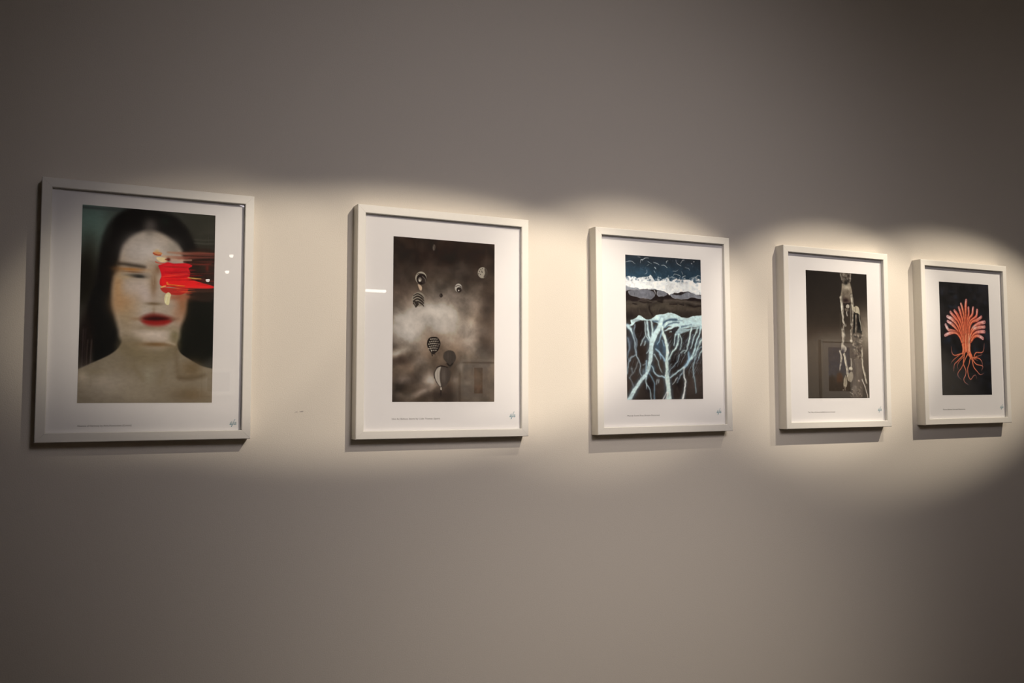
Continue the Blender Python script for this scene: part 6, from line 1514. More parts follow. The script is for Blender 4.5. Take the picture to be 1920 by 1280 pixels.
['s',[[.1493,1.4497],[.1435,1.5179]],[.00195],[[103,97,92]],.00256,.4],
['s',[[.4773,1.3362],[.4729,1.3731]],[.00295],[[104,98,93]],.00262,.4],
['s',[[.9748,1.3202],[.968,1.3912]],[.00237],[[99,93,90]],.0027,.4],
['s',[[.9696,1.2869],[.9737,1.3528]],[.00302],[[99,93,89]],.0027,.4],
['s',[[.6894,1.4843],[.7016,1.5293]],[.003],[[114,106,101]],.00265,.4],
['s',[[.1823,1.3769],[.1805,1.4028]],[.00231],[[98,92,88]],.00257,.4],
['s',[[.1774,1.4824],[.1863,1.5293]],[.00315],[[105,98,94]],.00257,.4],
['s',[[.8131,1.468],[.8241,1.5128]],[.00263],[[110,103,98]],.00267,.4],
['s',[[.7953,1.3795],[.7779,1.428]],[.00208],[[109,102,97]],.00267,.4],
['s',[[.3859,1.4288],[.4038,1.4909]],[.00332],[[107,100,95]],.0026,.4],
['s',[[.5139,1.3889],[.4943,1.4566]],[.00186],[[108,101,96]],.00262,.4],
['s',[[.8618,1.4231],[.855,1.4838]],[.00219],[[107,100,96]],.00268,.4],
['s',[[.6598,1.4196],[.6719,1.4866]],[.00346],[[112,105,99]],.00265,.4],
['s',[[.6515,1.4303],[.6652,1.4865]],[.00229],[[112,105,99]],.00265,.4],
['s',[[.2222,1.4679],[.2187,1.5011]],[.00289],[[104,98,93]],.00258,.4],
['s',[[.4666,1.3726],[.4596,1.4406]],[.00295],[[106,99,95]],.00262,.4],
['s',[[.5318,1.3579],[.5437,1.4062]],[.00183],[[107,100,96]],.00263,.4],
['s',[[.6355,1.3076],[.644,1.3791]],[.00255],[[107,101,96]],.00265,.4],
['s',[[.3492,1.314],[.3339,1.3562]],[.00203],[[99,93,89]],.0026,.4],
['s',[[.8297,1.401],[.8235,1.4476]],[.00248],[[108,101,96]],.00268,.4],
['s',[[.6421,1.3633],[.6367,1.4015]],[.00288],[[109,102,97]],.00265,.4],
['s',[[.65,1.4776],[.6499,1.5431]],[.0018],[[114,107,101]],.00265,.4],
['s',[[.9319,1.2882],[.9145,1.3604]],[.00351],[[102,96,92]],.0027,.4],
['s',[[.6652,1.4157],[.6443,1.4689]],[.00208],[[111,104,99]],.00265,.4],
['s',[[.8828,1.5064],[.8905,1.5492]],[.00243],[[107,100,96]],.00269,.4],
['s',[[.913,1.3483],[.9338,1.4147]],[.00205],[[102,96,92]],.00269,.4],
['s',[[.3346,1.3263],[.3328,1.3583]],[.0032],[[99,93,89]],.0026,.4],
['s',[[.9626,1.3001],[.979,1.3555]],[.00248],[[99,93,89]],.0027,.4],
['s',[[.3226,1.4924],[.3105,1.5298]],[.00341],[[107,101,96]],.00259,.4],
['s',[[.5511,1.4862],[.5574,1.5272]],[.00258],[[113,106,100]],.00263,.4],
['s',[[.4984,1.311],[.4857,1.3458]],[.00321],[[103,97,93]],.00262,.4],
['s',[[.9257,1.3779],[.9143,1.4366]],[.0021],[[103,97,93]],.00269,.4],
['s',[[.3982,1.5073],[.4038,1.549]],[.00289],[[111,104,99]],.0026,.4]]
TOWER = [['b',.9856,.698,.1296,.2225,[164,156,142],.9,.0,1],
['b',.9068,.5799,.1841,.1346,[100,90,82],.5,.0,1],
['p',[[.5638,-.0121],[.7353,-.0098],[.7378,.0505],[.7219,.1187],[.6484,.1498],[.5954,.1195],[.5653,.0813]],[80,73,67],.00623,.95,0],
['b',.5721,.061,.009,.0047,[29,15,10],.8,.0,1],
['b',.5712,.1012,.0064,.0048,[29,15,10],.8,.0,1],
['b',.6261,.0218,.0118,.0091,[160,156,147],.8,.0,1],
['b',.7228,.0731,.0064,.0048,[108,102,93],.8,.0,1],
['b',.6561,.0773,.0082,.0078,[109,102,94],.8,.0,1],
['b',.6705,.0832,.0082,.0085,[1,2,2],.8,.0,1],
['b',.5971,.0616,.0122,.0075,[110,103,94],.8,.0,1],
['b',.715,.1036,.0103,.0072,[108,102,93],.8,.0,1],
['b',.7128,.0799,.008,.0065,[108,102,93],.8,.0,1],
['b',.6387,.0668,.0064,.0089,[2,2,2],.8,.0,1],
['b',.5993,.0792,.0105,.009,[160,157,147],.8,.0,1],
['b',.7283,.002,.0067,.0056,[1,2,2],.8,.0,1],
['b',.5777,.0252,.0111,.0049,[111,104,95],.8,.0,1],
['b',.581,.0748,.0117,.0059,[2,2,2],.8,.0,1],
['b',.611,.1022,.0056,.006,[160,156,147],.8,.0,1],
['b',.6993,-.0003,.007,.008,[159,155,146],.8,.0,1],
['b',.6052,.0285,.0071,.0079,[160,157,147],.8,.0,1],
['b',.6512,.092,.0055,.0058,[29,15,10],.8,.0,1],
['b',.6589,.0343,.0125,.0052,[109,103,94],.8,.0,1],
['b',.722,.0748,.0096,.0083,[108,102,93],.8,.0,1],
['b',.6563,.033,.0062,.0067,[109,103,94],.8,.0,1],
['b',.7005,.0023,.0115,.0059,[159,155,146],.8,.0,1],
['b',.6911,.0279,.0062,.009,[29,15,10],.8,.0,1],
['b',.7241,.0944,.006,.008,[158,154,145],.8,.0,1],
['b',.6113,.0665,.0077,.0083,[2,2,2],.8,.0,1],
['b',.7161,.0567,.0058,.0088,[108,102,93],.8,.0,1],
['b',.6527,.0565,.0113,.0044,[29,15,10],.8,.0,1],
['b',.6924,.081,.0113,.008,[1,2,2],.8,.0,1],
['b',.6761,.0993,.0095,.0092,[28,15,10],.8,.0,1],
['b',.7218,.0294,.0067,.0055,[28,15,10],.8,.0,1],
['b',.711,.0755,.0104,.0086,[28,15,10],.8,.0,1],
['b',.6142,.0082,.0124,.0077,[160,157,147],.8,.0,1],
['b',.6554,.0429,.0067,.0088,[159,156,146],.8,.0,1],
['b',.6029,.0543,.0111,.008,[29,15,10],.8,.0,1],
['b',.6137,.097,.0067,.0071,[29,15,10],.8,.0,1],
['b',.6411,.0053,.0092,.009,[110,103,94],.8,.0,1],
['b',.7142,.001,.0066,.0066,[109,102,93],.8,.0,1],
['b',.6039,.0601,.0064,.008,[110,103,94],.8,.0,1],
['b',.6784,.043,.0064,.0063,[29,15,10],.8,.0,1],
['b',.6995,.0341,.0087,.009,[1,2,2],.8,.0,1],
['b',.6654,.0072,.0108,.0051,[109,103,94],.8,.0,1],
['b',.5759,.1076,.0122,.0064,[2,2,2],.8,.0,1],
['b',.7148,.0729,.0103,.0078,[158,155,145],.8,.0,1],
['b',.624,.0776,.0066,.0083,[160,156,147],.8,.0,1],
['b',.5766,.0269,.0109,.0042,[2,2,2],.8,.0,1],
['b',.6578,.0504,.0117,.004,[109,103,94],.8,.0,1],
['b',.6318,.0153,.0113,.009,[110,103,94],.8,.0,1],
['b',.7159,.0625,.011,.0049,[158,155,145],.8,.0,1],
['b',.6223,.0456,.0094,.007,[110,103,94],.8,.0,1],
['b',.6021,.0832,.0083,.0044,[110,103,94],.8,.0,1],
['b',.5926,.0544,.0063,.0084,[161,157,147],.8,.0,1],
['b',.7021,.0451,.0122,.0052,[28,15,10],.8,.0,1],
['b',.6917,.0989,.0055,.0055,[1,2,2],.8,.0,1],
['b',.6771,.0839,.0103,.0055,[109,102,93],.8,.0,1],
['b',.6147,.0951,.0078,.009,[110,103,94],.8,.0,1],
['b',.7244,.0176,.0114,.005,[108,102,93],.8,.0,1],
['b',.5896,.055,.0072,.008,[29,15,10],.8,.0,1],
['b',.6798,.0731,.008,.0077,[159,155,146],.8,.0,1],
['b',.6179,.0335,.0072,.0082,[160,156,147],.8,.0,1],
['b',.6796,.0965,.0113,.0047,[1,2,2],.8,.0,1],
['s',[[.5673,.0211],[.5786,.0872]],[.01241],[[151,147,136]],.00465,.8],
['s',[[.7303,.0039],[.7305,.0779]],[.01097],[[178,173,167]],.0047,.8],
['p',[[.5815,.1337],[.6487,.1431],[.7146,.1191],[.7378,.1849],[.7551,.2645],[.7373,.3325],[.7046,.3609],[.6052,.3691],[.5573,.3282],[.5545,.2752],[.5791,.2072]],[135,127,114],.00778,1,0],
['b',.6566,.1761,.0542,.0402,[171,165,152],.85,.0,1],
['b',.6724,.2422,.0362,.0335,[80,71,61],.7,.0,1],
['b',.6422,.3373,.0722,.0334,[18,2,2],.9,.0,1],
['b',.6084,.2723,.027,.0601,[71,63,56],.7,.0,1],
['b',.6888,.2948,.0362,.0335,[109,100,89],.7,.0,1],
['b',.6493,.123,.0271,.0268,[1,2,2],.9,.0,1],
['s',[[.6284,.2112],[.6825,.2122]],[.00622],[[84,76,67]],.00311,.7],
['s',[[.6275,.2379],[.6816,.239]],[.00622],[[84,76,67]],.00311,.7],
['s',[[.6269,.258],[.6809,.2591]],[.00622],[[84,76,67]],.00311,.7],
['s',[[.5644,.3013],[.573,.3939],[.583,.4998],[.5907,.5924],[.6185,.6477]],[.05213,.05005,.04588,.03545,.02711],[[8,2,2]],.00772,.55],
['s',[[.5644,.3013],[.573,.3939],[.583,.4998],[.5907,.5924],[.6185,.6477]],[.04402,.04226,.03874,.02994,.02289],[[140,135,124],[186,182,172],[172,167,158],[162,159,149]],.00463,1],
['s',[[.5542,.3018],[.5628,.3944],[.5728,.5002],[.5805,.5928],[.6082,.6481]],[.0132,.01267,.01161,.00898,.00686],[[185,179,165],[229,238,226],[225,219,207],[213,209,196]],.00386,.6],
['s',[[.5798,.3005],[.5884,.3932],[.5984,.4991],[.6061,.5918],[.6338,.6472]],[.01234,.01185,.01086,.00839,.00642],[[61,58,52],[87,84,80],[79,76,72],[74,71,67]],.00464,.6],
['b',.5843,.3752,.0102,.0133,[203,200,190],.45,.0,1],
['b',.5885,.4164,.0102,.0133,[204,200,190],.45,.0,1],
['b',.6198,.6431,.0102,.0133,[75,65,57],.45,.0,1],
['b',.5956,.6262,.0102,.0132,[75,65,57],.45,.0,1],
['b',.5794,.4725,.0102,.0133,[74,65,57],.45,.0,1],
['b',.6019,.6131,.0102,.0133,[206,202,192],.45,.0,1],
['b',.5511,.3049,.0102,.0133,[204,200,190],.45,.0,1],
['b',.6016,.6103,.0102,.0133,[206,202,192],.45,.0,1],
['b',.5823,.3464,.0102,.0133,[74,64,57],.45,.0,1],
['b',.5924,.502,.0102,.0133,[74,65,57],.45,.0,1],
['b',.561,.3333,.0102,.0133,[74,64,57],.45,.0,1],
['b',.5753,.4986,.0102,.0133,[204,201,191],.45,.0,1],
['b',.5891,.465,.0102,.0133,[74,65,57],.45,.0,1],
['b',.5716,.4695,.0102,.0133,[204,201,190],.45,.0,1],
['b',.5739,.5544,.0102,.0133,[75,65,57],.45,.0,1],
['s',[[.7346,.279],[.75,.3586],[.7514,.4523],[.7523,.5593],[.7356,.65]],[.04846,.04635,.04214,.03582,.0316],[[8,2,2]],.0078,.55],
['s',[[.7346,.279],[.75,.3586],[.7514,.4523],[.7523,.5593],[.7356,.65]],[.04092,.03914,.03558,.03025,.02669],[[164,159,148],[178,174,162],[131,125,116],[142,137,128]],.00468,1],
['s',[[.7251,.2795],[.7405,.3591],[.7419,.4527],[.7428,.5597],[.7261,.6504]],[.01227,.01174,.01067,.00907,.008],[[216,209,194],[227,228,212],[173,166,154],[187,181,169]],.0039,.6],
['s',[[.7489,.2783],[.7644,.3579],[.7657,.4517],[.7666,.5587],[.7499,.6495]],[.01147,.01097,.00997,.00848,.00748],[[75,72,66],[83,80,74],[56,52,47],[62,59,55]],.00469,.6],
['b',.7334,.631,.0095,.0123,[205,202,192],.45,.0,1],
['b',.7544,.558,.0095,.0123,[74,65,57],.45,.0,1],
['b',.728,.2869,.0095,.0123,[73,63,56],.45,.0,1],
['b',.7612,.3457,.0096,.0123,[73,64,56],.45,.0,1],
['b',.7497,.4724,.0095,.0123,[74,64,57],.45,.0,1],
['b',.7398,.5491,.0095,.0123,[74,65,57],.45,.0,1],
['b',.744,.3629,.0095,.0123,[73,64,56],.45,.0,1],
['b',.7465,.3718,.0095,.0123,[73,64,56],.45,.0,1],
['b',.7467,.6447,.0095,.0123,[75,65,57],.45,.0,1],
['b',.7479,.4788,.0095,.0123,[74,64,57],.45,.0,1],
['b',.7472,.6095,.0095,.0123,[75,65,57],.45,.0,1],
['b',.75,.5053,.0095,.0123,[74,64,57],.45,.0,1],
['b',.7566,.5849,.0095,.0123,[74,65,57],.45,.0,1],
['b',.7573,.4784,.0095,.0123,[203,200,189],.45,.0,1],
['b',.7516,.5761,.0095,.0123,[204,201,191],.45,.0,1],
['s',[[.7128,.3872],[.7128,.5208],[.7178,.6407]],[.0109],[[150,146,138]],.00467,.8],
['p',[[.6957,.4114],[.6924,.4232],[.6841,.4329],[.6723,.4386],[.6595,.4391],[.648,.4345],[.6404,.4256],[.6379,.4142],[.6411,.4024],[.6494,.3928],[.6612,.387],[.6741,.3864],[.6855,.391],[.6932,.4]],[173,169,158],.00622,1,0],
['b',.6524,.4368,.0162,.012,[29,15,10],.8,.0,1],
['p',[[.6209,.4383],[.6836,.4487],[.6737,.4758],[.6289,.4678]],[110,103,94],.00621,.9,0],
['s',[[.651,.4802],[.6585,.5265]],[.01551],[[186,182,177]],.00465,.95],
['s',[[.5787,.6326],[.5851,.6556]],[.00617],[[168,163,154]],.00308,.8],
['s',[[.5966,.632],[.603,.6549]],[.00617],[[168,163,154]],.00309,.8],
['s',[[.619,.6311],[.6254,.6541]],[.00618],[[168,163,154]],.00309,.8],
['s',[[.6325,.6306],[.6389,.6536]],[.00619],[[168,163,154]],.00309,.8],
['s',[[.7137,.6275],[.7264,.6537]],[.01555],[[182,177,167]],.00389,.9],
['p',[[.7436,.4159],[.7845,.414],[.8077,.4028],[.844,.4092],[.8656,.4471],[.8651,.5144],[.8268,.5093],[.7958,.4838],[.7557,.4588]],[179,173,155],.00549,1,0],
['s',[[.7982,.4133],[.7935,.4705]],[.0047],[[88,78,64]],.00313,.8],
['p',[[.7678,.5051],[.8635,.5077],[.8907,.6476],[.8816,.7753],[.7538,.7794],[.7627,.6524]],[2,2,2],.00626,.95,0],
['s',[[.8083,.5168],[.8042,.6375],[.7954,.758]],[.03799,.04643,.04221],[[8,2,2]],.00782,.55],
['s',[[.8083,.5168],[.8042,.6375],[.7954,.758]],[.03208,.03921,.03564],[[94,86,78]],.00625,.95],
['s',[[.7992,.5172],[.795,.6378],[.7863,.7583]],[.00962,.01175,.01069],[[126,117,106]],.00391,.6],
['s',[[.8221,.5162],[.8179,.6369],[.8091,.7576]],[.00899,.01099,.00999],[[32,24,19]],.00469,.6],
['b',.7971,.6273,.0091,.0118,[75,65,57],.45,.0,1],
['b',.8057,.611,.0092,.0118,[205,202,191],.45,.0,1],
['b',.8055,.5225,.0092,.0118,[203,200,190],.45,.0,1],
['b',.8026,.5416,.0092,.0118,[204,200,190],.45,.0,1],
['b',.8148,.66,.0092,.0118,[206,202,192],.45,.0,1],
['b',.8052,.7424,.0091,.0117,[75,66,58],.45,.0,1],
['b',.7936,.6789,.0091,.0117,[206,203,192],.45,.0,1],
['b',.8197,.5712,.0092,.0118,[74,65,57],.45,.0,1],
['b',.7968,.7485,.0091,.0117,[207,204,194],.45,.0,1],
['s',[[.8543,.5081],[.8742,.5946],[.8888,.7014]],[.01099,.01414,.01257],[[177,172,159]],.00471,.9],
['s',[[.5472,.5014],[.5404,.7663]],[.00769],[[111,105,96]],.00615,.5],
['s',[[.5959,.6519],[.572,.6991],[.5782,.7849]],[.03119,.03743,.05199],[[8,2,2]],.0077,.55],
['s',[[.5959,.6519],[.572,.6991],[.5782,.7849]],[.02634,.03161,.0439],[[161,156,145]],.00539,.95],
['s',[[.5857,.6523],[.5618,.6995],[.568,.7852]],[.0079,.00948,.01316],[[212,206,191]],.00385,.6],
['s',[[.6113,.6513],[.5873,.6986],[.5935,.7844]],[.00738,.00886,.0123],[[73,70,65]],.00463,.6],
['b',.5658,.7402,.0102,.0132,[208,205,194],.45,.0,1],
['b',.5683,.7808,.0102,.0132,[208,205,194],.45,.0,1],
['b',.5782,.7337,.0102,.0132,[76,66,58],.45,.0,1],
['b',.5907,.6864,.0102,.0132,[207,204,193],.45,.0,1],
['b',.559,.7162,.0102,.0132,[76,66,58],.45,.0,1],
['b',.5775,.754,.0102,.0132,[208,205,194],.45,.0,1],
['b',.583,.7689,.0102,.0132,[76,66,58],.45,.0,1],
['b',.5943,.6849,.0102,.0132,[207,204,193],.45,.0,1],
['b',.5741,.752,.0102,.0132,[76,66,58],.45,.0,1],
['s',[[.74,.6532],[.7221,.7804]],[.02729,.04198],[[8,2,2]],.00777,.55],
['s',[[.74,.6532],[.7221,.7804]],[.02304,.03545],[[143,136,124]],.00544,.9],
['s',[[.7317,.6535],[.7139,.7806]],[.00691,.01063],[[188,179,164]],.00389,.6],
['s',[[.7524,.6527],[.7345,.78]],[.00646,.00993],[[63,58,52]],.00467,.6],
['b',.735,.7048,.0083,.0106,[75,65,58],.45,.0,1],
['b',.714,.7727,.0083,.0106,[208,205,194],.45,.0,1],
['b',.7253,.7326,.0083,.0106,[75,66,58],.45,.0,1],
['b',.74,.6696,.0083,.0107,[75,65,58],.45,.0,1],
['b',.7377,.728,.0083,.0106,[75,66,58],.45,.0,1],
['b',.7321,.6608,.0083,.0107,[75,65,57],.45,.0,1],
['s',[[.5825,.6524],[.5678,.6926]],[.01078],[[29,15,10]],.00462,.8],
['s',[[.5807,.7063],[.5938,.7721],[.5829,.8319],[.5659,.8853]],[.05817,.05401,.0457,.04155],[[8,2,2]],.00769,.55],
['s',[[.5807,.7063],[.5938,.7721],[.5829,.8319],[.5659,.8853]],[.04912,.04561,.03859,.03508],[[170,166,156]],.00539,.97],
['s',[[.5693,.7067],[.5823,.7724],[.5715,.8323],[.5546,.8856]],[.01472,.01367,.01157,.01052],[[224,218,204]],.00384,.6],
['s',[[.5979,.7057],[.6109,.7715],[.6,.8314],[.5831,.8848]],[.01377,.01278,.01082,.00983],[[78,75,70]],.00462,.6],
['b',.5922,.8081,.0114,.0148,[76,66,58],.45,.0,1],
['b',.6071,.7927,.0114,.0148,[76,66,58],.45,.0,1],
['b',.5766,.8358,.0114,.0148,[209,206,195],.45,.0,1],
['b',.5917,.7145,.0114,.0148,[75,66,58],.45,.0,1],
['b',.5638,.8434,.0114,.0148,[76,67,59],.45,.0,1],
['b',.5999,.8223,.0114,.0148,[76,66,58],.45,.0,1],
['b',.5743,.7163,.0114,.0148,[75,66,58],.45,.0,1],
['b',.5967,.7342,.0114,.0148,[76,66,58],.45,.0,1],
['b',.5907,.7135,.0114,.0148,[75,66,58],.45,.0,1],
['b',.5847,.8772,.0114,.0148,[77,67,59],.45,.0,1],
['b',.6093,.7692,.0114,.0148,[208,205,194],.45,.0,1],
['b',.5654,.842,.0114,.0148,[76,66,59],.45,.0,1],
['s',[[.7155,.7083],[.7225,.7679],[.7155,.8413]],[.04192,.03773,.04611],[[8,2,2]],.00776,.55],
['s',[[.7155,.7083],[.7225,.7679],[.7155,.8413]],[.0354,.03186,.03894],[[143,136,125]],.00621,.9],
['s',[[.7064,.7086],[.7135,.7682],[.7065,.8416]],[.01061,.00955,.01168],[[189,180,165]],.00388,.6],
['s',[[.7291,.7078],[.7362,.7675],[.7291,.8409]],[.00992,.00893,.01091],[[63,58,52]],.00466,.6],
['b',.721,.7845,.0091,.0117,[76,66,58],.45,.0,1],
['b',.7215,.8397,.0091,.0117,[209,206,195],.45,.0,1],
['b',.7183,.7692,.0091,.0117,[76,66,58],.45,.0,1],
['b',.7245,.7896,.0091,.0117,[76,66,58],.45,.0,1],
['b',.7128,.7524,.0091,.0117,[208,204,194],.45,.0,1],
['b',.7026,.8367,.0091,.0117,[209,206,195],.45,.0,1],
['b',.7157,.7909,.0091,.0117,[208,205,194],.45,.0,1],
['b',.7183,.726,.0091,.0117,[75,66,58],.45,.0,1],
['b',.7265,.8389,.0091,.0117,[209,206,195],.45,.0,1],
['b',.7204,.8312,.0199,.016,[195,191,181],.9,.0,1],
['p',[[.5485,.8725],[.5882,.8879],[.632,.9165],[.6289,.9563],[.5942,.9769],[.546,.9517]],[183,178,167],.00615,.95,0],
['b',.5725,.9577,.0304,.0304,[48,40,38],.9,.0,1],
['s',[[.6232,.9101],[.6266,.9431]],[.0077],[[203,197,188]],.00385,.9],
['s',[[.5235,.9588],[.5461,1.0307],[.535,1.0967],[.5159,1.1955]],[.0351,.03716,.0351,.01239],[[9,2,2]],.00765,.55],
['s',[[.5235,.9588],[.5461,1.0307],[.535,1.0967],[.5159,1.1955]],[.02964,.03138,.02964,.01046],[[177,171,159]],.00535,.95],
['s',[[.5162,.959],[.5388,1.0309],[.5277,1.0968],[.5086,1.1956]],[.00889,.00941,.00889,.00314],[[232,225,209]],.00382,.6],
['s',[[.5345,.9586],[.557,1.0305],[.546,1.0965],[.5268,1.1953]],[.0083,.00879,.0083,.00293],[[82,78,72]],.00459,.6],
['b',.5465,1.0753,.0073,.0095,[78,68,60],.45,.0,1],
['b',.5351,1.0367,.0073,.0095,[213,210,199],.45,.0,1],
['b',.526,1.1582,.0073,.0094,[79,69,60],.45,.0,1],
['b',.5489,1.0672,.0073,.0095,[78,68,60],.45,.0,1],
['b',.5224,1.1137,.0073,.0094,[79,68,60],.45,.0,1],
['b',.5287,1.0705,.0073,.0094,[78,68,60],.45,.0,1],
['b',.5403,1.1034,.0073,.0094,[78,68,60],.45,.0,1],
['b',.5301,1.0995,.0073,.0094,[78,68,60],.45,.0,1],
['b',.5299,1.1034,.0073,.0094,[78,68,60],.45,.0,1],
['b',.5078,1.1942,.0073,.0094,[79,69,61],.45,.0,1],
['b',.533,1.0482,.0073,.0095,[78,68,60],.45,.0,1],
['b',.5488,1.0552,.0073,.0095,[214,210,199],.45,.0,1],
['s',[[.5935,.9967],[.6131,1.0821],[.6328,1.1609],[.6436,1.2398],[.6594,1.3055]],[.03528,.04566,.04981,.04566,.05188],[[9,2,2]],.00769,.55],
['s',[[.5935,.9967],[.6131,1.0821],[.6328,1.1609],[.6436,1.2398],[.6594,1.3055]],[.02979,.03855,.04206,.03855,.04381],[[187,181,166]],.00538,.97],
['s',[[.5833,.997],[.6029,1.0823],[.6226,1.161],[.6334,1.2399],[.6491,1.3056]],[.00893,.01156,.01261,.01156,.01314],[[243,237,217]],.00384,.6],
['s',[[.6088,.9964],[.6284,1.0818],[.6482,1.1606],[.659,1.2396],[.6747,1.3054]],[.00835,.01081,.01179,.01081,.01228],[[87,83,76]],.00462,.6],
['b',.6372,1.1176,.0102,.0132,[79,68,60],.45,.0,1],
['b',.6261,1.2218,.0102,.0131,[217,214,202],.45,.0,1],
['b',.6315,1.2226,.0102,.0131,[79,69,61],.45,.0,1],
['b',.6265,1.1577,.0102,.0132,[79,69,61],.45,.0,1],
['b',.6497,1.2882,.0102,.0131,[80,70,61],.45,.0,1],
['b',.6057,1.0333,.0102,.0132,[213,210,199],.45,.0,1],
['b',.6334,1.2042,.0102,.0132,[79,69,61],.45,.0,1],
['b',.6417,1.1363,.0102,.0132,[79,69,60],.45,.0,1],
['b',.6441,1.2642,.0102,.0131,[218,214,203],.45,.0,1],
['b',.6366,1.2458,.0102,.0131,[80,69,61],.45,.0,1],
['b',.6004,1.0627,.0102,.0132,[214,210,199],.45,.0,1],
['b',.5963,1.022,.0102,.0132,[213,210,198],.45,.0,1],
['b',.6104,1.0214,.0102,.0132,[78,68,60],.45,.0,1],
['b',.6481,1.2867,.0102,.0131,[80,70,61],.45,.0,1],
['b',.6508,1.2367,.0102,.0132,[217,214,202],.45,.0,1],
['p',[[.6029,1.2535],[.628,1.3058],[.6303,1.3715],[.6066,1.4111],[.5757,1.4047],[.5687,1.3457]],[162,155,139],.00536,.95,0],
['s',[[.6072,1.26],[.599,1.3718]],[.0046],[[47,34,28]],.00306,.6],
['b',.6154,1.4123,.0054,.0075,[32,17,12],.8,.0,1],
['b',.5908,1.4174,.0103,.0065,[32,17,12],.8,.0,1],
['b',.5794,1.4202,.0077,.0046,[32,17,12],.8,.0,1],
['b',.5953,1.4183,.0076,.006,[32,17,12],.8,.0,1],
['b',.5854,1.3998,.0057,.0069,[32,17,12],.8,.0,1],
['b',.5666,1.4348,.0098,.0059,[174,168,155],.8,.0,1],
['b',.5964,1.4208,.0099,.0074,[174,168,154],.8,.0,1],
['b',.6148,1.4035,.0086,.0063,[32,17,12],.8,.0,1],
['b',.584,1.3985,.0061,.005,[32,17,12],.8,.0,1],
['b',.5986,1.4353,.0099,.0046,[174,168,155],.8,.0,1],
['s',[[.7038,1.0539],[.7106,1.12],[.7047,1.1597]],[.01546,.02009,.01546],[[169,163,156]],.00464,.9],
['p',[[.7258,1.176],[.7224,1.1869],[.7136,1.1958],[.7011,1.2008],[.6875,1.201],[.6754,1.1963],[.6672,1.1877],[.6646,1.1769],[.668,1.1659],[.6767,1.1571],[.6892,1.152],[.7028,1.1518],[.7149,1.1565],[.7231,1.1651]],[198,193,178],.0054,1,0],
['b',.6851,1.2063,.027,.0159,[60,50,46],.9,.0,1],
['p',[[.6663,1.2329],[.721,1.2124],[.7318,1.2916],[.6897,1.3382],[.6459,1.3056]],[146,139,126],.00694,.95,0],
['p',[[.7504,.7471],[.8827,.7427],[.8978,.836],[.9022,.9697],[.8938,1.0768],[.7973,1.0985],[.7445,1.0531],[.7404,.9071]],[88,79,70],.00624,.95,0],
['b',.7997,1.0676,.0148,.0118,[99,88,79],.75,.0,1],
['b',.7819,1.02,.0094,.0072,[9,2,2],.75,.0,1],
['b',.7636,.7787,.015,.0104,[172,166,153],.75,.0,1],
['b',.8355,1.0357,.0137,.0081,[27,10,4],.75,.0,1],
['b',.8149,1.0644,.0125,.0104,[116,107,97],.75,.0,1],
['b',.7684,.7817,.0089,.0082,[96,85,77],.75,.0,1],
['b',.8282,.9907,.0132,.0077,[115,106,96],.75,.0,1],
['b',.7836,.7747,.0163,.0102,[8,2,2],.75,.0,1],
['b',.7952,.8466,.015,.0085,[96,86,77],.75,.0,1],
['b',.7757,.8555,.0117,.0093,[113,104,95],.75,.0,1],
['b',.8913,.7901,.0078,.011,[26,10,3],.75,.0,1],
['b',.84,1.0389,.0145,.009,[9,2,2],.75,.0,1],
['b',.7803,.8684,.0133,.0111,[173,167,154],.75,.0,1],
['b',.8044,.8883,.0099,.013,[114,105,95],.75,.0,1],
['b',.8886,.7941,.0178,.0082,[113,104,94],.75,.0,1],
['b',.7772,1.0242,.0199,.0128,[27,10,4],.75,.0,1],
['b',.7993,.987,.0142,.0085,[176,169,156],.75,.0,1],
['b',.7878,.8352,.0142,.0131,[8,2,2],.75,.0,1],
['b',.8152,.9467,.0109,.0114,[175,168,156],.75,.0,1],
['b',.7821,.9983,.008,.0053,[98,87,78],.75,.0,1],
['b',.7618,1.0347,.0127,.0104,[98,88,79],.75,.0,1],
['b',.7499,1.0629,.01,.0064,[9,2,2],.75,.0,1],
['b',.7811,.962,.015,.0118,[115,105,96],.75,.0,1],
['b',.7893,.8198,.0134,.0118,[8,2,2],.75,.0,1],
['b',.7492,.9312,.0146,.006,[175,168,155],.75,.0,1],
['b',.8591,.8224,.0193,.0065,[96,86,77],.75,.0,1],
['b',.8261,.9349,.0111,.0088,[8,2,2],.75,.0,1],
['b',.7663,1.0671,.0101,.0081,[27,10,4],.75,.0,1],
['b',.8077,1.0673,.0101,.0139,[98,88,79],.75,.0,1],
['b',.8837,.822,.0116,.0082,[26,10,4],.75,.0,1],
['b',.8639,.9221,.0165,.0124,[27,10,4],.75,.0,1],
['b',.8067,.9081,.0184,.0078,[174,168,155],.75,.0,1],
['b',.76,.8246,.0099,.0088,[96,86,77],.75,.0,1],
['b',.8247,.8725,.0124,.0141,[8,2,2],.75,.0,1],
['b',.7482,1.0252,.0142,.0133,[27,10,4],.75,.0,1],
['b',.8871,.7985,.0152,.0099,[172,166,153],.75,.0,1],
['b',.8099,.8517,.0123,.0121,[8,2,2],.75,.0,1],
['b',.865,.9664,.0172,.007,[9,2,2],.75,.0,1],
['b',.8399,.9116,.0125,.0095,[114,105,95],.75,.0,1],
['b',.7648,1.0672,.0086,.0124,[177,170,157],.75,.0,1],
['b',.8064,1.0739,.0089,.0074,[27,10,4],.75,.0,1],
['b',.7635,.942,.0158,.0118,[114,105,96],.75,.0,1],
['b',.8311,.762,.0157,.0126,[172,165,153],.75,.0,1],
['b',.8992,.7685,.0186,.0112,[172,165,153],.75,.0,1],
['b',.7614,1.05,.0138,.0127,[27,10,4],.75,.0,1],
['b',.7471,.9871,.0167,.0109,[98,87,78],.75,.0,1],
['b',.8737,.9258,.0108,.0104,[8,2,2],.75,.0,1],
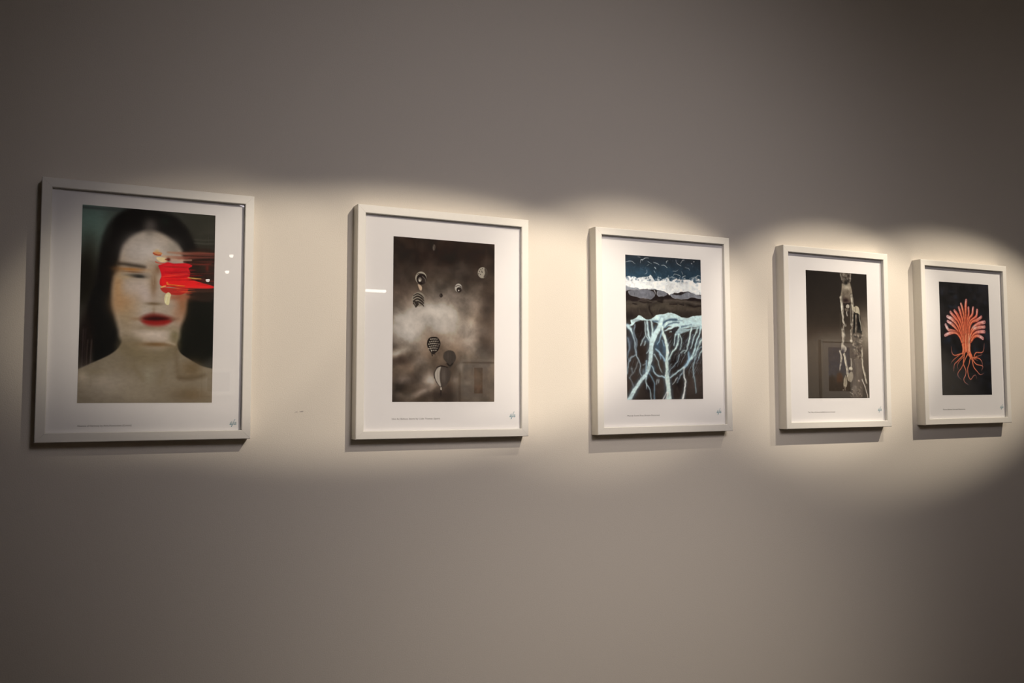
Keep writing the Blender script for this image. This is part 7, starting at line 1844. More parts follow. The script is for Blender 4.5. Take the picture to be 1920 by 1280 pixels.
['b',.7645,.9941,.0118,.0085,[9,2,2],.75,.0,1],
['b',.8702,.8503,.019,.0084,[173,167,154],.75,.0,1],
['b',.8656,.7879,.0171,.0103,[8,2,2],.75,.0,1],
['b',.8024,.8959,.0159,.0089,[8,2,2],.75,.0,1],
['b',.789,.8024,.0077,.0112,[113,104,94],.75,.0,1],
['b',.7535,.867,.0134,.0137,[173,167,154],.75,.0,1],
['b',.8018,1.08,.0195,.0099,[99,88,79],.75,.0,1],
['b',.7448,.9905,.0137,.0143,[27,10,4],.75,.0,1],
['b',.8435,.952,.0088,.0143,[27,10,4],.75,.0,1],
['b',.8718,1.0411,.0171,.0077,[177,170,157],.75,.0,1],
['b',.833,.9867,.0121,.0119,[98,87,78],.75,.0,1],
['b',.8665,1.0147,.0089,.0132,[115,106,96],.75,.0,1],
['b',.8897,.8302,.0182,.0118,[96,86,77],.75,.0,1],
['b',.8133,1.021,.0116,.0107,[98,87,79],.75,.0,1],
['b',.7475,.918,.0098,.0134,[8,2,2],.75,.0,1],
['b',.837,.9317,.0116,.0086,[114,105,96],.75,.0,1],
['b',.7845,.7582,.0166,.0129,[112,103,94],.75,.0,1],
['b',.8609,.9809,.0184,.0113,[115,106,96],.75,.0,1],
['b',.8306,.8787,.0163,.0109,[27,10,4],.75,.0,1],
['b',.8604,.8711,.0081,.0134,[96,86,77],.75,.0,1],
['b',.837,.7743,.0086,.0098,[172,165,153],.75,.0,1],
['b',.8905,.9717,.0162,.0111,[115,106,96],.75,.0,1],
['b',.8328,.8918,.0125,.0066,[8,2,2],.75,.0,1],
['b',.8339,.8818,.0104,.011,[114,105,95],.75,.0,1],
['b',.8584,1.0301,.0094,.0109,[98,88,79],.75,.0,1],
['b',.8517,.8435,.018,.0068,[173,167,154],.75,.0,1],
['b',.8394,.908,.0131,.0106,[27,10,4],.75,.0,1],
['b',.8795,.8885,.0104,.0067,[174,167,155],.75,.0,1],
['b',.7832,.7633,.0179,.0087,[172,165,153],.75,.0,1],
['b',.7967,.9918,.0074,.014,[27,10,4],.75,.0,1],
['b',.7891,.8676,.0098,.0055,[113,104,95],.75,.0,1],
['b',.8669,.9811,.0099,.0085,[9,2,2],.75,.0,1],
['b',.8869,.8278,.0177,.0128,[173,166,154],.75,.0,1],
['b',.7818,.8219,.0087,.0069,[173,166,154],.75,.0,1],
['b',.8082,.8756,.0196,.0079,[8,2,2],.75,.0,1],
['b',.8027,1.0577,.0152,.0067,[116,107,97],.75,.0,1],
['b',.801,.7857,.0089,.0115,[8,2,2],.75,.0,1],
['b',.8836,.7825,.014,.0064,[95,85,77],.75,.0,1],
['b',.8891,.9293,.0184,.0133,[175,168,155],.75,.0,1],
['b',.7952,.923,.0091,.0083,[97,87,78],.75,.0,1],
['b',.7864,1.0757,.0156,.0131,[99,88,79],.75,.0,1],
['b',.8679,1.0345,.0134,.0088,[27,10,4],.75,.0,1],
['b',.7712,.813,.0119,.0136,[113,104,94],.75,.0,1],
['b',.8256,.9751,.0094,.0064,[9,2,2],.75,.0,1],
['b',.7972,1.012,.0148,.0093,[27,10,4],.75,.0,1],
['b',.7561,.8239,.0181,.0106,[27,10,4],.75,.0,1],
['b',.8462,1.0385,.0185,.0122,[27,10,4],.75,.0,1],
['b',.8207,.8975,.0097,.0102,[97,86,78],.75,.0,1],
['b',.8274,.9333,.0135,.013,[27,10,4],.75,.0,1],
['b',.7706,.9921,.0171,.01,[98,87,78],.75,.0,1],
['b',.7775,.9041,.0127,.0111,[174,168,155],.75,.0,1],
['b',.7963,1.0791,.0189,.0137,[9,2,2],.75,.0,1],
['b',.7603,1.0336,.0091,.006,[98,88,79],.75,.0,1],
['b',.8463,.9084,.0156,.0144,[114,105,95],.75,.0,1],
['b',.8195,.8371,.0112,.0119,[113,104,95],.75,.0,1],
['b',.821,.989,.0196,.0143,[115,106,96],.75,.0,1],
['b',.8629,.966,.0137,.0107,[27,10,4],.75,.0,1],
['b',.8163,.91,.0158,.0146,[114,105,95],.75,.0,1],
['b',.7614,.8142,.0105,.008,[96,86,77],.75,.0,1],
['b',.8616,.819,.0166,.01,[173,166,154],.75,.0,1],
['b',.8376,.9902,.0149,.0074,[27,10,4],.75,.0,1],
['b',.7673,.9896,.0133,.0072,[115,106,96],.75,.0,1],
['b',.7504,.8846,.0162,.0113,[174,167,155],.75,.0,1],
['b',.7856,.871,.0115,.012,[96,86,77],.75,.0,1],
['b',.7786,.9117,.0123,.0111,[97,86,78],.75,.0,1],
['b',.7463,.923,.0103,.0144,[27,10,4],.75,.0,1],
['b',.8743,.9465,.0079,.0118,[97,87,78],.75,.0,1],
['b',.8173,.7834,.0081,.0055,[26,10,3],.75,.0,1],
['b',.8703,.7828,.0077,.0112,[8,2,2],.75,.0,1],
['b',.8317,1.0262,.0164,.0087,[176,170,157],.75,.0,1],
['b',.7773,.8314,.0084,.0087,[96,86,77],.75,.0,1],
['b',.7765,.8619,.0077,.0117,[113,104,95],.75,.0,1],
['b',.89,.8481,.0101,.0122,[113,104,95],.75,.0,1],
['b',.7636,.9309,.0129,.0133,[175,168,155],.75,.0,1],
['b',.7754,.8845,.014,.0092,[27,10,4],.75,.0,1],
['b',.7746,.9183,.0176,.0111,[8,2,2],.75,.0,1],
['b',.7689,.7761,.0139,.0086,[8,2,2],.75,.0,1],
['b',.765,1.0669,.0096,.0134,[177,170,157],.75,.0,1],
['b',.8303,1.0413,.0091,.007,[177,170,157],.75,.0,1],
['b',.7965,.8244,.0112,.0095,[96,86,77],.75,.0,1],
['b',.7691,.8367,.0093,.0136,[113,104,95],.75,.0,1],
['b',.8652,1.0724,.0135,.0144,[99,88,79],.75,.0,1],
['b',.7771,.8496,.0137,.0065,[96,86,77],.75,.0,1],
['p',[[.7436,1.0796],[.8938,1.0768],[.8927,1.2367],[.8727,1.5423],[.7187,1.5423],[.7336,1.2387]],[87,77,70],.01087,.9,0],
['b',.8216,1.1845,.0546,.1063,[100,90,83],.6,.0,1],
['b',.7585,1.1722,.0145,.1326,[55,45,41],.7,.0,1],
['s',[[.894,.9432],[.8952,1.0367],[.8981,1.1367],[.9294,1.2363],[.9529,1.3494]],[.02324,.02536,.03381,.03804,.01691],[[9,2,2]],.00783,.55],
['s',[[.894,.9432],[.8952,1.0367],[.8981,1.1367],[.9294,1.2363],[.9529,1.3494]],[.01963,.02141,.02855,.03212,.01428],[[182,177,163]],.0047,.97],
['s',[[.8864,.9434],[.8877,1.0368],[.8906,1.1368],[.9218,1.2364],[.9453,1.3494]],[.00589,.00642,.00856,.00963,.00428],[[239,232,214]],.00391,.6],
['s',[[.9053,.9429],[.9065,1.0364],[.9094,1.1365],[.9407,1.2361],[.9642,1.3493]],[.0055,.006,.008,.009,.004],[[85,81,74]],.0047,.6],
['b',.9174,1.1744,.0075,.0096,[79,69,61],.45,.0,1],
['b',.9612,1.3461,.0075,.0096,[218,215,203],.45,.0,1],
['b',.938,1.3162,.0075,.0096,[218,215,203],.45,.0,1],
['b',.9312,1.2249,.0075,.0096,[217,213,202],.45,.0,1],
['b',.9489,1.2852,.0075,.0096,[80,69,61],.45,.0,1],
['b',.9404,1.3103,.0075,.0096,[218,215,203],.45,.0,1],
['b',.8835,.9671,.0075,.0096,[77,67,59],.45,.0,1],
['b',.9416,1.2512,.0075,.0096,[217,214,202],.45,.0,1],
['b',.9422,1.2809,.0075,.0096,[218,214,203],.45,.0,1],
['b',.8844,1.0462,.0075,.0096,[214,210,199],.45,.0,1],
['b',.8964,1.0369,.0075,.0096,[78,68,60],.45,.0,1],
['b',.8854,.9531,.0075,.0096,[212,208,197],.45,.0,1],
['b',.9068,1.0796,.0075,.0096,[214,211,200],.45,.0,1],
['b',.8896,1.0401,.0075,.0096,[78,68,60],.45,.0,1],
['b',.9489,1.3489,.0075,.0096,[80,70,61],.45,.0,1],
['b',.8259,1.3205,.0164,.0119,[200,182,173],.9,.0,1],
['s',[[.881,1.31],[.9113,1.3563],[.941,1.4227],[.978,1.5424]],[.0253,.0232,.01898,.01898],[[9,2,2]],.00781,.55],
['s',[[.881,1.31],[.9113,1.3563],[.941,1.4227],[.978,1.5424]],[.02137,.01959,.01603,.01603],[[183,178,171]],.00391,.95],
['s',[[.876,1.3101],[.9063,1.3564],[.936,1.4227],[.973,1.5424]],[.00641,.00587,.00481,.00481],[[240,233,224]],.0039,.6],
['s',[[.8885,1.31],[.9188,1.3563],[.9486,1.4227],[.9856,1.5424]],[.00599,.00549,.00449,.00449],[[85,81,78]],.00469,.6],
['b',.9714,1.5098,.005,.0064,[80,70,62],.45,.0,1],
['b',.9581,1.4768,.005,.0064,[80,70,62],.45,.0,1],
['b',.9399,1.4063,.005,.0064,[80,70,62],.45,.0,1],
['b',.9574,1.4774,.005,.0064,[219,216,204],.45,.0,1],
['b',.9293,1.4054,.005,.0064,[219,216,204],.45,.0,1],
['b',.9323,1.4104,.005,.0064,[80,70,62],.45,.0,1],
['b',.9234,1.389,.005,.0064,[219,215,204],.45,.0,1],
['b',.9718,1.5413,.005,.0064,[219,216,204],.45,.0,1],
['b',.9446,1.4474,.005,.0064,[219,216,204],.45,.0,1],
['b',.895,1.342,.005,.0064,[80,70,61],.45,.0,1],
['b',.9467,1.4431,.005,.0064,[80,70,62],.45,.0,1],
['b',.9072,1.3471,.005,.0064,[219,215,204],.45,.0,1],
['b',.7938,1.4418,.0051,.0081,[163,156,145],.7,.0,1],
['b',.7949,1.4799,.008,.0064,[48,36,32],.7,.0,1],
['b',.7086,1.4766,.0088,.0048,[163,157,145],.7,.0,1],
['b',.7429,1.4952,.0097,.0066,[48,37,32],.7,.0,1],
['b',.8253,1.4906,.0073,.0063,[119,112,102],.7,.0,1],
['b',.7033,1.4844,.0056,.0065,[163,157,145],.7,.0,1],
['b',.7908,1.5048,.0093,.0083,[120,112,102],.7,.0,1],
['b',.7083,1.4221,.012,.0052,[163,156,145],.7,.0,1],
['b',.8069,1.4183,.0124,.0038,[119,112,102],.7,.0,1],
['b',.7206,1.4603,.0097,.0078,[120,112,102],.7,.0,1],
['b',.7147,1.4289,.0115,.005,[163,156,145],.7,.0,1],
['b',.7245,1.4926,.0088,.0086,[120,113,103],.7,.0,1],
['b',.8581,1.4047,.0091,.0073,[162,156,144],.7,.0,1],
['b',.7815,1.414,.0055,.0076,[119,112,102],.7,.0,1],
['b',.7161,1.4079,.0072,.0079,[119,112,102],.7,.0,1],
['b',.8264,1.4251,.0098,.0037,[163,156,144],.7,.0,1],
['b',.7348,1.4387,.0111,.008,[119,112,102],.7,.0,1],
['b',.8341,1.4464,.0077,.0034,[163,156,144],.7,.0,1],
['b',.8498,1.3956,.0047,.0052,[119,112,102],.7,.0,1],
['b',.7715,1.3907,.012,.0038,[162,156,144],.7,.0,1],
['b',.768,1.4137,.0081,.0054,[119,112,102],.7,.0,1],
['b',.68,1.5068,.007,.0082,[120,113,103],.7,.0,1],
['b',.7844,1.4855,.0055,.0076,[163,156,145],.7,.0,1],
['b',.8448,1.4944,.009,.0042,[48,36,32],.7,.0,1],
['b',.7554,1.4707,.0078,.0091,[120,112,102],.7,.0,1],
['b',.7499,1.4045,.0119,.0067,[48,36,32],.7,.0,1],
['b',.8106,1.4734,.0115,.0047,[163,156,145],.7,.0,1],
['b',.7233,1.505,.0064,.0077,[120,113,103],.7,.0,1],
['b',.871,1.5043,.0063,.0072,[163,156,145],.7,.0,1],
['b',.844,1.4818,.0098,.0075,[163,156,145],.7,.0,1],
['b',.7637,1.4949,.0102,.0042,[48,37,32],.7,.0,1],
['b',.8083,1.4582,.0111,.009,[48,36,32],.7,.0,1],
['b',.8481,1.3917,.0094,.0067,[119,112,102],.7,.0,1],
['b',.7832,1.4245,.0114,.0044,[48,36,32],.7,.0,1],
['b',.6963,1.385,.0113,.0052,[48,36,32],.7,.0,1],
['b',.7013,1.5177,.0078,.0059,[164,157,145],.7,.0,1],
['p',[[.7333,1.3807],[.7875,1.3804],[.7799,1.4697],[.7347,1.4698]],[119,110,102],.00618,.6,0],
['s',[[.6765,1.4634],[.7208,1.483]],[.01077],[[180,175,167]],.00385,.8],
['s',[[.8405,1.4232],[.8391,1.4629]],[.00466],[[163,156,149]],.00311,.7]]
CORAL = [['b',.1448,.5937,.0328,.0282,[45,55,76],.4756241024299655,.0,1],
['b',.9359,.0077,.0713,.018,[45,55,75],.3818249553076487,.0,1],
['b',.9441,.6574,.0211,.0286,[3,3,3],.3456132240988129,.0,1],
['b',.7917,.1159,.0605,.0146,[46,57,77],.23488190522050695,.0,1],
['b',.3025,.5356,.0436,.0361,[48,58,79],.4199377932838012,.0,1],
['b',.7164,.2511,.0379,.0413,[2,3,3],.4850940574098576,.0,1],
['b',.7615,.6409,.0417,.0265,[49,60,82],.49854144810156753,.0,1],
['b',.1591,.7643,.0405,.0251,[47,57,78],.3121169446471746,.0,1],
['b',.4859,.0323,.0246,.0343,[2,3,3],.20837233665845978,.0,1],
['b',.3111,.1858,.0228,.0282,[47,57,78],.21446562494767113,.0,1],
['b',.5622,.63,.0262,.0215,[3,3,3],.3478211916309524,.0,1],
['b',.5097,.3647,.0658,.0306,[2,3,3],.3331615568573807,.0,1],
['b',.4648,.6989,.0308,.0398,[50,60,82],.37854573699082716,.0,1],
['b',.0265,.5402,.0509,.037,[2,2,3],.3336881160231877,.0,1],
['b',.6567,.7217,.0523,.0228,[50,61,83],.28743700550199586,.0,1],
['b',.9784,.3021,.0708,.0383,[2,3,3],.2009863906257019,.0,1],
['b',.8949,.7118,.0212,.032,[50,60,82],.3787225682860719,.0,1],
['b',.6101,.469,.0365,.0158,[2,3,3],.4734302150399957,.0,1],
['b',.206,.1827,.0387,.0248,[2,3,3],.26064630301102176,.0,1],
['b',.4132,.5137,.046,.023,[2,3,3],.24063054037028325,.0,1],
['b',.1954,.3317,.059,.0207,[46,56,76],.4792028043145659,.0,1],
['b',.1226,.4906,.0341,.0307,[2,2,3],.22031784848770844,.0,1],
['b',.362,.2721,.0291,.014,[48,58,79],.379237641391737,.0,1],
['b',.0927,.269,.0676,.0376,[2,2,3],.25096947827956567,.0,1],
['b',.327,.2013,.0448,.0288,[47,58,79],.4227230939530381,.0,1],
['b',.6413,.5147,.0282,.0346,[3,3,3],.28946930876949106,.0,1],
['b',.3556,.7794,.0374,.0231,[3,3,3],.38551781382180195,.0,1],
['b',.0125,.4711,.0578,.0394,[2,2,3],.2348617200343474,.0,1],
['b',.2495,.3421,.0515,.0164,[46,57,77],.29659027625921797,.0,1],
['b',.9671,.7488,.0599,.0285,[50,61,83],.48481447111549214,.0,1],
['b',.9193,.6817,.0236,.0357,[50,60,82],.4716187599888961,.0,1],
['b',.5701,.7737,.0422,.0312,[3,3,4],.27794524633028417,.0,1],
['b',.6291,.6462,.0472,.0256,[3,3,3],.4837934368010181,.0,1],
['b',1.0102,.5113,.0626,.0417,[49,59,81],.20788610596603582,.0,1],
['b',.7489,.4774,.0258,.0285,[2,3,3],.28570790777678245,.0,1],
['b',.2609,.1566,.0492,.018,[2,3,3],.45762572163561055,.0,1],
['b',.7024,.2026,.0411,.0283,[47,58,79],.36368069809940173,.0,1],
['b',.7006,.2299,.0317,.036,[2,3,3],.2125177851865608,.0,1],
['b',.6662,.0963,.0488,.0221,[2,3,3],.2292057115833756,.0,1],
['b',.9185,.2538,.0279,.027,[47,57,78],.42206797797333395,.0,1],
['b',.3704,.2708,.0255,.0189,[2,3,3],.23378668371307587,.0,1],
['b',.4669,.7323,.0404,.0187,[3,3,4],.39822063859732265,.0,1],
['b',.6334,.0945,.0386,.0272,[47,58,79],.26657709986684397,.0,1],
['b',.2409,.1285,.0564,.0172,[47,57,77],.3174978861958911,.0,1],
['b',.0529,.147,.0281,.0347,[43,52,72],.42415102617018385,.0,1],
['b',.3406,.5264,.0529,.0201,[48,58,80],.4029630546649847,.0,1],
['b',.6042,.4763,.0225,.039,[3,3,3],.2536043848138295,.0,1],
['b',.3711,.7164,.0428,.0256,[3,3,3],.2482706413553758,.0,1],
['b',.898,-.0059,.0248,.0247,[45,55,76],.35378700346402225,.0,1],
['b',.1381,.5183,.0465,.0363,[45,55,75],.25131671648981335,.0,1],
['b',.5393,.1917,.0437,.0171,[2,3,3],.4509904678015609,.0,1],
['b',.9063,.7357,.0512,.0284,[3,3,4],.40162919782462236,.0,1],
['b',.1667,.3522,.0275,.0292,[2,2,3],.336133554827016,.0,1],
['b',.9909,.6936,.029,.0311,[50,61,83],.44858733393774936,.0,1],
['b',.9297,.6389,.0223,.039,[49,60,82],.3001916823816675,.0,1],
['b',.3641,.6474,.03,.0186,[3,3,3],.21340962330322732,.0,1],
['b',.3141,.3338,.0314,.0212,[47,57,79],.4433061997549001,.0,1],
['b',.2402,.5087,.0379,.0138,[47,57,78],.44897215855991857,.0,1],
['b',.4285,.078,.0696,.032,[2,3,3],.47825488125200316,.0,1],
['b',.9312,.6779,.0419,.0218,[50,60,82],.4270462494090018,.0,1],
['b',.5157,.2971,.0508,.0317,[2,3,3],.3864614585696673,.0,1],
['b',.3755,.7373,.0569,.0255,[49,60,82],.49963712266239174,.0,1],
['b',1.0034,-.0172,.0658,.0245,[45,54,75],.2883378937932887,.0,1],
['b',.6325,.1361,.0313,.02,[2,3,3],.23092619820020263,.0,1],
['b',.2984,.6405,.0443,.0399,[2,3,3],.23457360031991076,.0,1],
['b',.4474,.4181,.0656,.0392,[48,59,80],.472910200316033,.0,1],
['b',.6916,.4464,.0679,.0252,[2,3,3],.4476456790056663,.0,1],
['b',.8235,.4304,.0499,.038,[48,58,80],.41472227498145775,.0,1],
['b',.8432,.0806,.0651,.0176,[46,56,77],.3411891973948287,.0,1],
['b',.934,.7326,.0516,.0367,[50,61,83],.39233946967702754,.0,1],
['b',.1747,.9386,.0659,.038,[2,3,3],.342051009020597,.0,1],
['b',.8894,.8586,.0473,.0307,[35,50,72],.44466147961661706,.0,1],
['b',.2599,1.4611,.0661,.0348,[3,4,4],.2909188855368169,.0,1],
['b',.1632,1.027,.0392,.0389,[3,3,3],.45214699626549804,.0,1],
['b',.6719,1.3603,.0442,.0385,[3,3,4],.3233569504942534,.0,1],
['b',.8901,1.2915,.0541,.0284,[3,3,4],.30875976479629963,.0,1],
['b',.1574,.7883,.0598,.0282,[32,46,66],.3026549254575053,.0,1],
['b',.6383,1.3216,.0248,.0308,[3,3,4],.43855732427959887,.0,1],
['b',.2354,.8657,.0572,.0242,[34,47,69],.33130958502019264,.0,1],
['b',.7977,1.0003,.031,.0351,[36,50,73],.22867575107412821,.0,1],
['b',.0198,1.3659,.0368,.019,[35,49,71],.2803589851383047,.0,1],
['b',.1272,1.422,.0252,.0341,[3,3,4],.21179899526867824,.0,1],
['b',.2035,1.0081,.0379,.0217,[3,3,3],.22761493729159377,.0,1],
['b',.0832,1.1623,.0348,.0316,[34,48,69],.40379645776732126,.0,1],
['b',.8807,.9995,.0342,.0347,[36,50,73],.35694557398373805,.0,1],
['b',.9293,.955,.0601,.0253,[3,3,4],.4237852733249812,.0,1],
['b',.0155,1.4372,.0277,.037,[36,51,73],.21572127411561062,.0,1],
['b',.8703,1.228,.0358,.0379,[37,51,74],.2987906216813053,.0,1],
['b',.5414,1.2066,.0441,.0354,[3,3,4],.3987009804054964,.0,1],
['b',.0648,1.4452,.0235,.032,[3,3,4],.276986052230001,.0,1],
['b',.9794,1.4081,.0457,.0416,[37,52,75],.33047907778570607,.0,1],
['b',.6905,.9372,.0432,.0324,[35,50,72],.3338136890008874,.0,1],
['b',.0799,1.4799,.0496,.0172,[3,4,4],.2222680378874143,.0,1],
['b',.4275,1.3905,.0526,.0244,[3,4,4],.4782467912024093,.0,1],
['b',.2079,1.4392,.0324,.0303,[39,54,78],.3481329909462075,.0,1],
['b',.9452,1.0818,.0589,.0272,[36,51,74],.3441218754830648,.0,1],
['b',.241,1.4972,.0588,.0374,[3,4,4],.4937072851306866,.0,1],
['b',.8928,1.0916,.0518,.0221,[36,51,74],.21414879894095645,.0,1],
['b',.7247,.9995,.0432,.0248,[3,3,4],.2832842923066009,.0,1],
['b',.6152,.903,.0361,.0341,[3,3,4],.3256986513101784,.0,1],
['b',.2776,.7889,.0216,.0362,[3,3,3],.4295205259284755,.0,1],
['b',.6289,.7739,.0551,.018,[3,3,4],.48570153303209496,.0,1],
['b',.9619,1.0686,.0546,.0161,[3,3,4],.41797966580560475,.0,1],
['b',.3163,1.1348,.0298,.0308,[3,3,4],.2819723350649842,.0,1],
['b',.0748,.817,.0439,.0376,[31,44,64],.34945694214247414,.0,1],
['b',.4047,1.2708,.0512,.03,[3,3,4],.35694226546438546,.0,1],
['b',.0987,1.1052,.0328,.024,[3,3,3],.43531762109625016,.0,1],
['b',.696,.9205,.0651,.029,[35,50,72],.3909111367717403,.0,1],
['b',.8697,1.1915,.0645,.0376,[3,3,4],.22547123771743766,.0,1],
['b',.3635,.9003,.0694,.0321,[3,3,4],.366817683519368,.0,1],
['b',.2777,.8239,.0426,.0304,[3,3,3],.4935807295144125,.0,1],
['b',.1095,1.071,.0647,.0276,[2,3,3],.45460008958798664,.0,1],
['b',.4863,1.3831,.0311,.0329,[38,54,77],.4408470696517605,.0,1],
['b',.3344,1.2839,.0612,.0365,[38,53,76],.4986354038634153,.0,1],
['b',.013,1.0608,.0357,.0392,[2,3,3],.4231882112540397,.0,1],
['b',.3697,.8819,.0214,.0172,[35,49,71],.4182578058620383,.0,1],
['b',.4467,1.2853,.0494,.023,[38,53,76],.34908261874724655,.0,1],
['b',.1688,1.1373,.0654,.0302,[3,3,4],.48545844553147127,.0,1],
['b',.0035,1.2574,.0383,.0377,[2,3,3],.30954479354119163,.0,1],
['b',.1366,.7808,.0552,.0394,[32,45,66],.2846449175666609,.0,1],
['b',.0679,1.3241,.0254,.0284,[3,3,4],.2819763942984286,.0,1],
['b',.8635,1.0755,.0446,.0365,[3,3,4],.3230952953143335,.0,1],
['b',.2525,1.3144,.0461,.0326,[3,3,4],.4278023903262631,.0,1],
['b',.1825,1.1007,.063,.0205,[3,3,4],.372032192318589,.0,1],
['b',.269,1.3012,.0242,.0205,[38,53,76],.26898131026028715,.0,1],
['b',.2789,.9557,.068,.0234,[35,49,71],.420243678454159,.0,1],
['b',.4549,1.1221,.062,.0174,[3,3,4],.21169519792382113,.0,1],
['b',.2607,.9262,.0382,.0226,[34,48,70],.4993136888840555,.0,1],
['b',.5736,1.0267,.047,.0392,[3,3,4],.3411770865643985,.0,1],
['b',.1654,.7981,.0199,.0382,[32,46,67],.42304603165925825,.0,1],
['p',[[.383,.7215],[.6367,.7147],[.6152,.7705],[.5962,.8193],[.5842,.8885],[.5931,.9503],[.6344,1.0322],[.6076,1.0567],[.5396,.9994],[.5016,.952],[.4806,.9661],[.4492,.9872],[.4091,.9845],[.4254,.9055],[.4064,.81]],[254,131,93],.00668,1,0],
['s',[[.2095,.4098],[.2858,.4754],[.3811,.5682],[.4434,.8135]],[.04657,.06276,.04657,.03442],[[64,3,3]],.00498,.8],
['s',[[.2095,.4098],[.2858,.4754],[.3811,.5682],[.4434,.8135]],[.0355,.04784,.0355,.02624],[[241,179,180],[236,128,108],[244,123,89],[253,135,98]],.00664,1],
['s',[[.2215,.4094],[.2978,.475],[.3931,.5678],[.4555,.8132]],[.01066,.01066,.00332],[[178,67,44]],.00664,.55],
['s',[[.204,.4101],[.2802,.4756],[.3755,.5684],[.4378,.8136]],[.01065,.00887,.00332],[[255,212,209],[255,176,131],[255,169,126]],.00498,.65],
['b',.2095,.4098,.0094,.0073,[89,50,42],.55,.0,1],
['s',[[.2905,.3862],[.3567,.4592],[.4307,.5803],[.4636,.813]],[.05077,.07108,.05077,.03452],[[65,3,3]],.00499,.8],
['s',[[.2905,.3862],[.3567,.4592],[.4307,.5803],[.4636,.813]],[.0387,.05418,.0387,.02632],[[244,165,160],[236,113,87],[245,124,90],[254,135,98]],.00666,1],
['s',[[.3035,.3856],[.3698,.4587],[.4439,.5799],[.4768,.8127]],[.01162,.01162,.00333],[[179,67,44]],.00666,.55],
['s',[[.2844,.3864],[.3506,.4594],[.4246,.5805],[.4575,.8132]],[.01161,.00967,.00333],[[255,216,213],[255,178,132],[255,169,127]],.00499,.65],
['b',.2905,.3862,.0102,.008,[91,52,43],.55,.0,1],
['s',[[.378,.3414],[.4097,.409],[.4528,.5452],[.4788,.8127]],[.04887,.05701,.0448,.03258],[[65,4,3]],.00501,.8],
['s',[[.378,.3414],[.4097,.409],[.4528,.5452],[.4788,.8127]],[.03725,.04346,.03415,.02484],[[247,176,177],[237,121,101],[245,124,89],[254,135,98]],.00668,1],
['s',[[.3906,.3409],[.4223,.4086],[.4655,.5448],[.4915,.8124]],[.01118,.01118,.00334],[[179,68,44]],.00668,.55],
['s',[[.3722,.3417],[.4038,.4093],[.4469,.5454],[.4729,.8128]],[.01117,.00931,.00334],[[255,219,215],[255,177,132],[255,169,127]],.00501,.65],
['b',.378,.3414,.0099,.0077,[92,52,43],.55,.0,1],
['s',[[.4262,.2878],[.457,.3727],[.4851,.5097],[.491,.8124]],[.0449,.04898,.03673,.03061],[[65,4,3]],.00502,.8],
['s',[[.4262,.2878],[.457,.3727],[.4851,.5097],[.491,.8124]],[.03422,.03733,.028,.02333],[[244,185,174],[234,130,98],[245,123,89],[254,135,98]],.00669,1],
['s',[[.4378,.2873],[.4686,.3723],[.4967,.5093],[.5026,.8121]],[.01027,.01027,.00335],[[179,68,44]],.00669,.55],
['s',[[.4208,.288],[.4516,.373],[.4797,.5099],[.4856,.8125]],[.01026,.00855,.00334],[[255,220,216],[255,177,131],[255,169,127]],.00502,.65],
['b',.4262,.2878,.0091,.0071,[92,53,43],.55,.0,1],
['s',[[.5304,.2348],[.5171,.3289],[.5154,.4741],[.5052,.812]],[.05118,.05936,.04299,.0348],[[65,4,3]],.00503,.8],
['s',[[.5304,.2348],[.5171,.3289],[.5154,.4741],[.5052,.812]],[.03901,.04525,.03277,.02653],[[254,185,183],[243,130,105],[244,123,89],[254,135,98]],.00671,1],
['s',[[.5436,.2343],[.5304,.3283],[.5286,.4736],[.5184,.8117]],[.01171,.01171,.00336],[[179,67,44]],.00672,.55],
['s',[[.5242,.2351],[.511,.3291],[.5092,.4743],[.499,.8122]],[.0117,.00975,.00335],[[255,220,216],[255,177,131],[255,169,127]],.00503,.65],
['b',.5304,.2348,.0104,.0081,[92,53,44],.55,.0,1],
['s',[[.5759,.3334],[.5765,.4165],[.5442,.5422],[.5214,.8116]],[.0451,.05125,.0369,.03075],[[65,4,3]],.00504,.8],
['s',[[.5759,.3334],[.5765,.4165],[.5442,.5422],[.5214,.8116]],[.03438,.03906,.02813,.02344],[[248,172,174],[238,118,97],[245,124,90],[254,135,98]],.00672,1],
['s',[[.5876,.3329],[.5882,.4161],[.5558,.5418],[.533,.8114]],[.01032,.01032,.00336],[[180,68,44]],.00672,.55],
['s',[[.5705,.3336],[.571,.4167],[.5388,.5424],[.516,.8118]],[.01031,.00859,.00336],[[255,221,217],[255,178,132],[255,170,127]],.00504,.65],
['b',.5759,.3334,.0092,.0071,[93,53,44],.55,.0,1],
['s',[[.6701,.3331],[.6443,.4279],[.5763,.5134],[.5397,.8112]],[.04522,.04934,.04111,.03289],[[65,4,3]],.00505,.8],
['s',[[.6701,.3331],[.6443,.4279],[.5763,.5134],[.5397,.8112]],[.03447,.03761,.03134,.02507],[[254,192,195],[244,137,118],[245,124,90],[254,135,98]],.00674,1],
['s',[[.6819,.3326],[.6561,.4274],[.588,.513],[.5513,.8109]],[.01035,.01035,.00337],[[180,68,44]],.00674,.55],
['s',[[.6646,.3333],[.6389,.4281],[.5708,.5136],[.5343,.8113]],[.01034,.00862,.00337],[[255,220,216],[255,178,132],[255,170,127]],.00505,.65],
['b',.6701,.3331,.0093,.0071,[92,53,43],.55,.0,1],
['s',[[.7507,.3647],[.7286,.4456],[.617,.5155],[.5659,.6105],[.5478,.811]],[.04735,.04941,.04735,.04118,.03088],[[65,4,3]],.00506,.8],
['s',[[.7507,.3647],[.7286,.4456],[.617,.5155],[.5659,.6105],[.5478,.811]],[.0361,.03767,.0361,.03139,.02354],[[249,176,174],[240,121,99],[247,125,90],[254,135,98]],.00675,1],
['s',[[.7631,.3642],[.741,.4452],[.6293,.5151],[.5781,.6102],[.56,.8107]],[.01084,.01084,.00338],[[180,68,44]],.00675,.55],
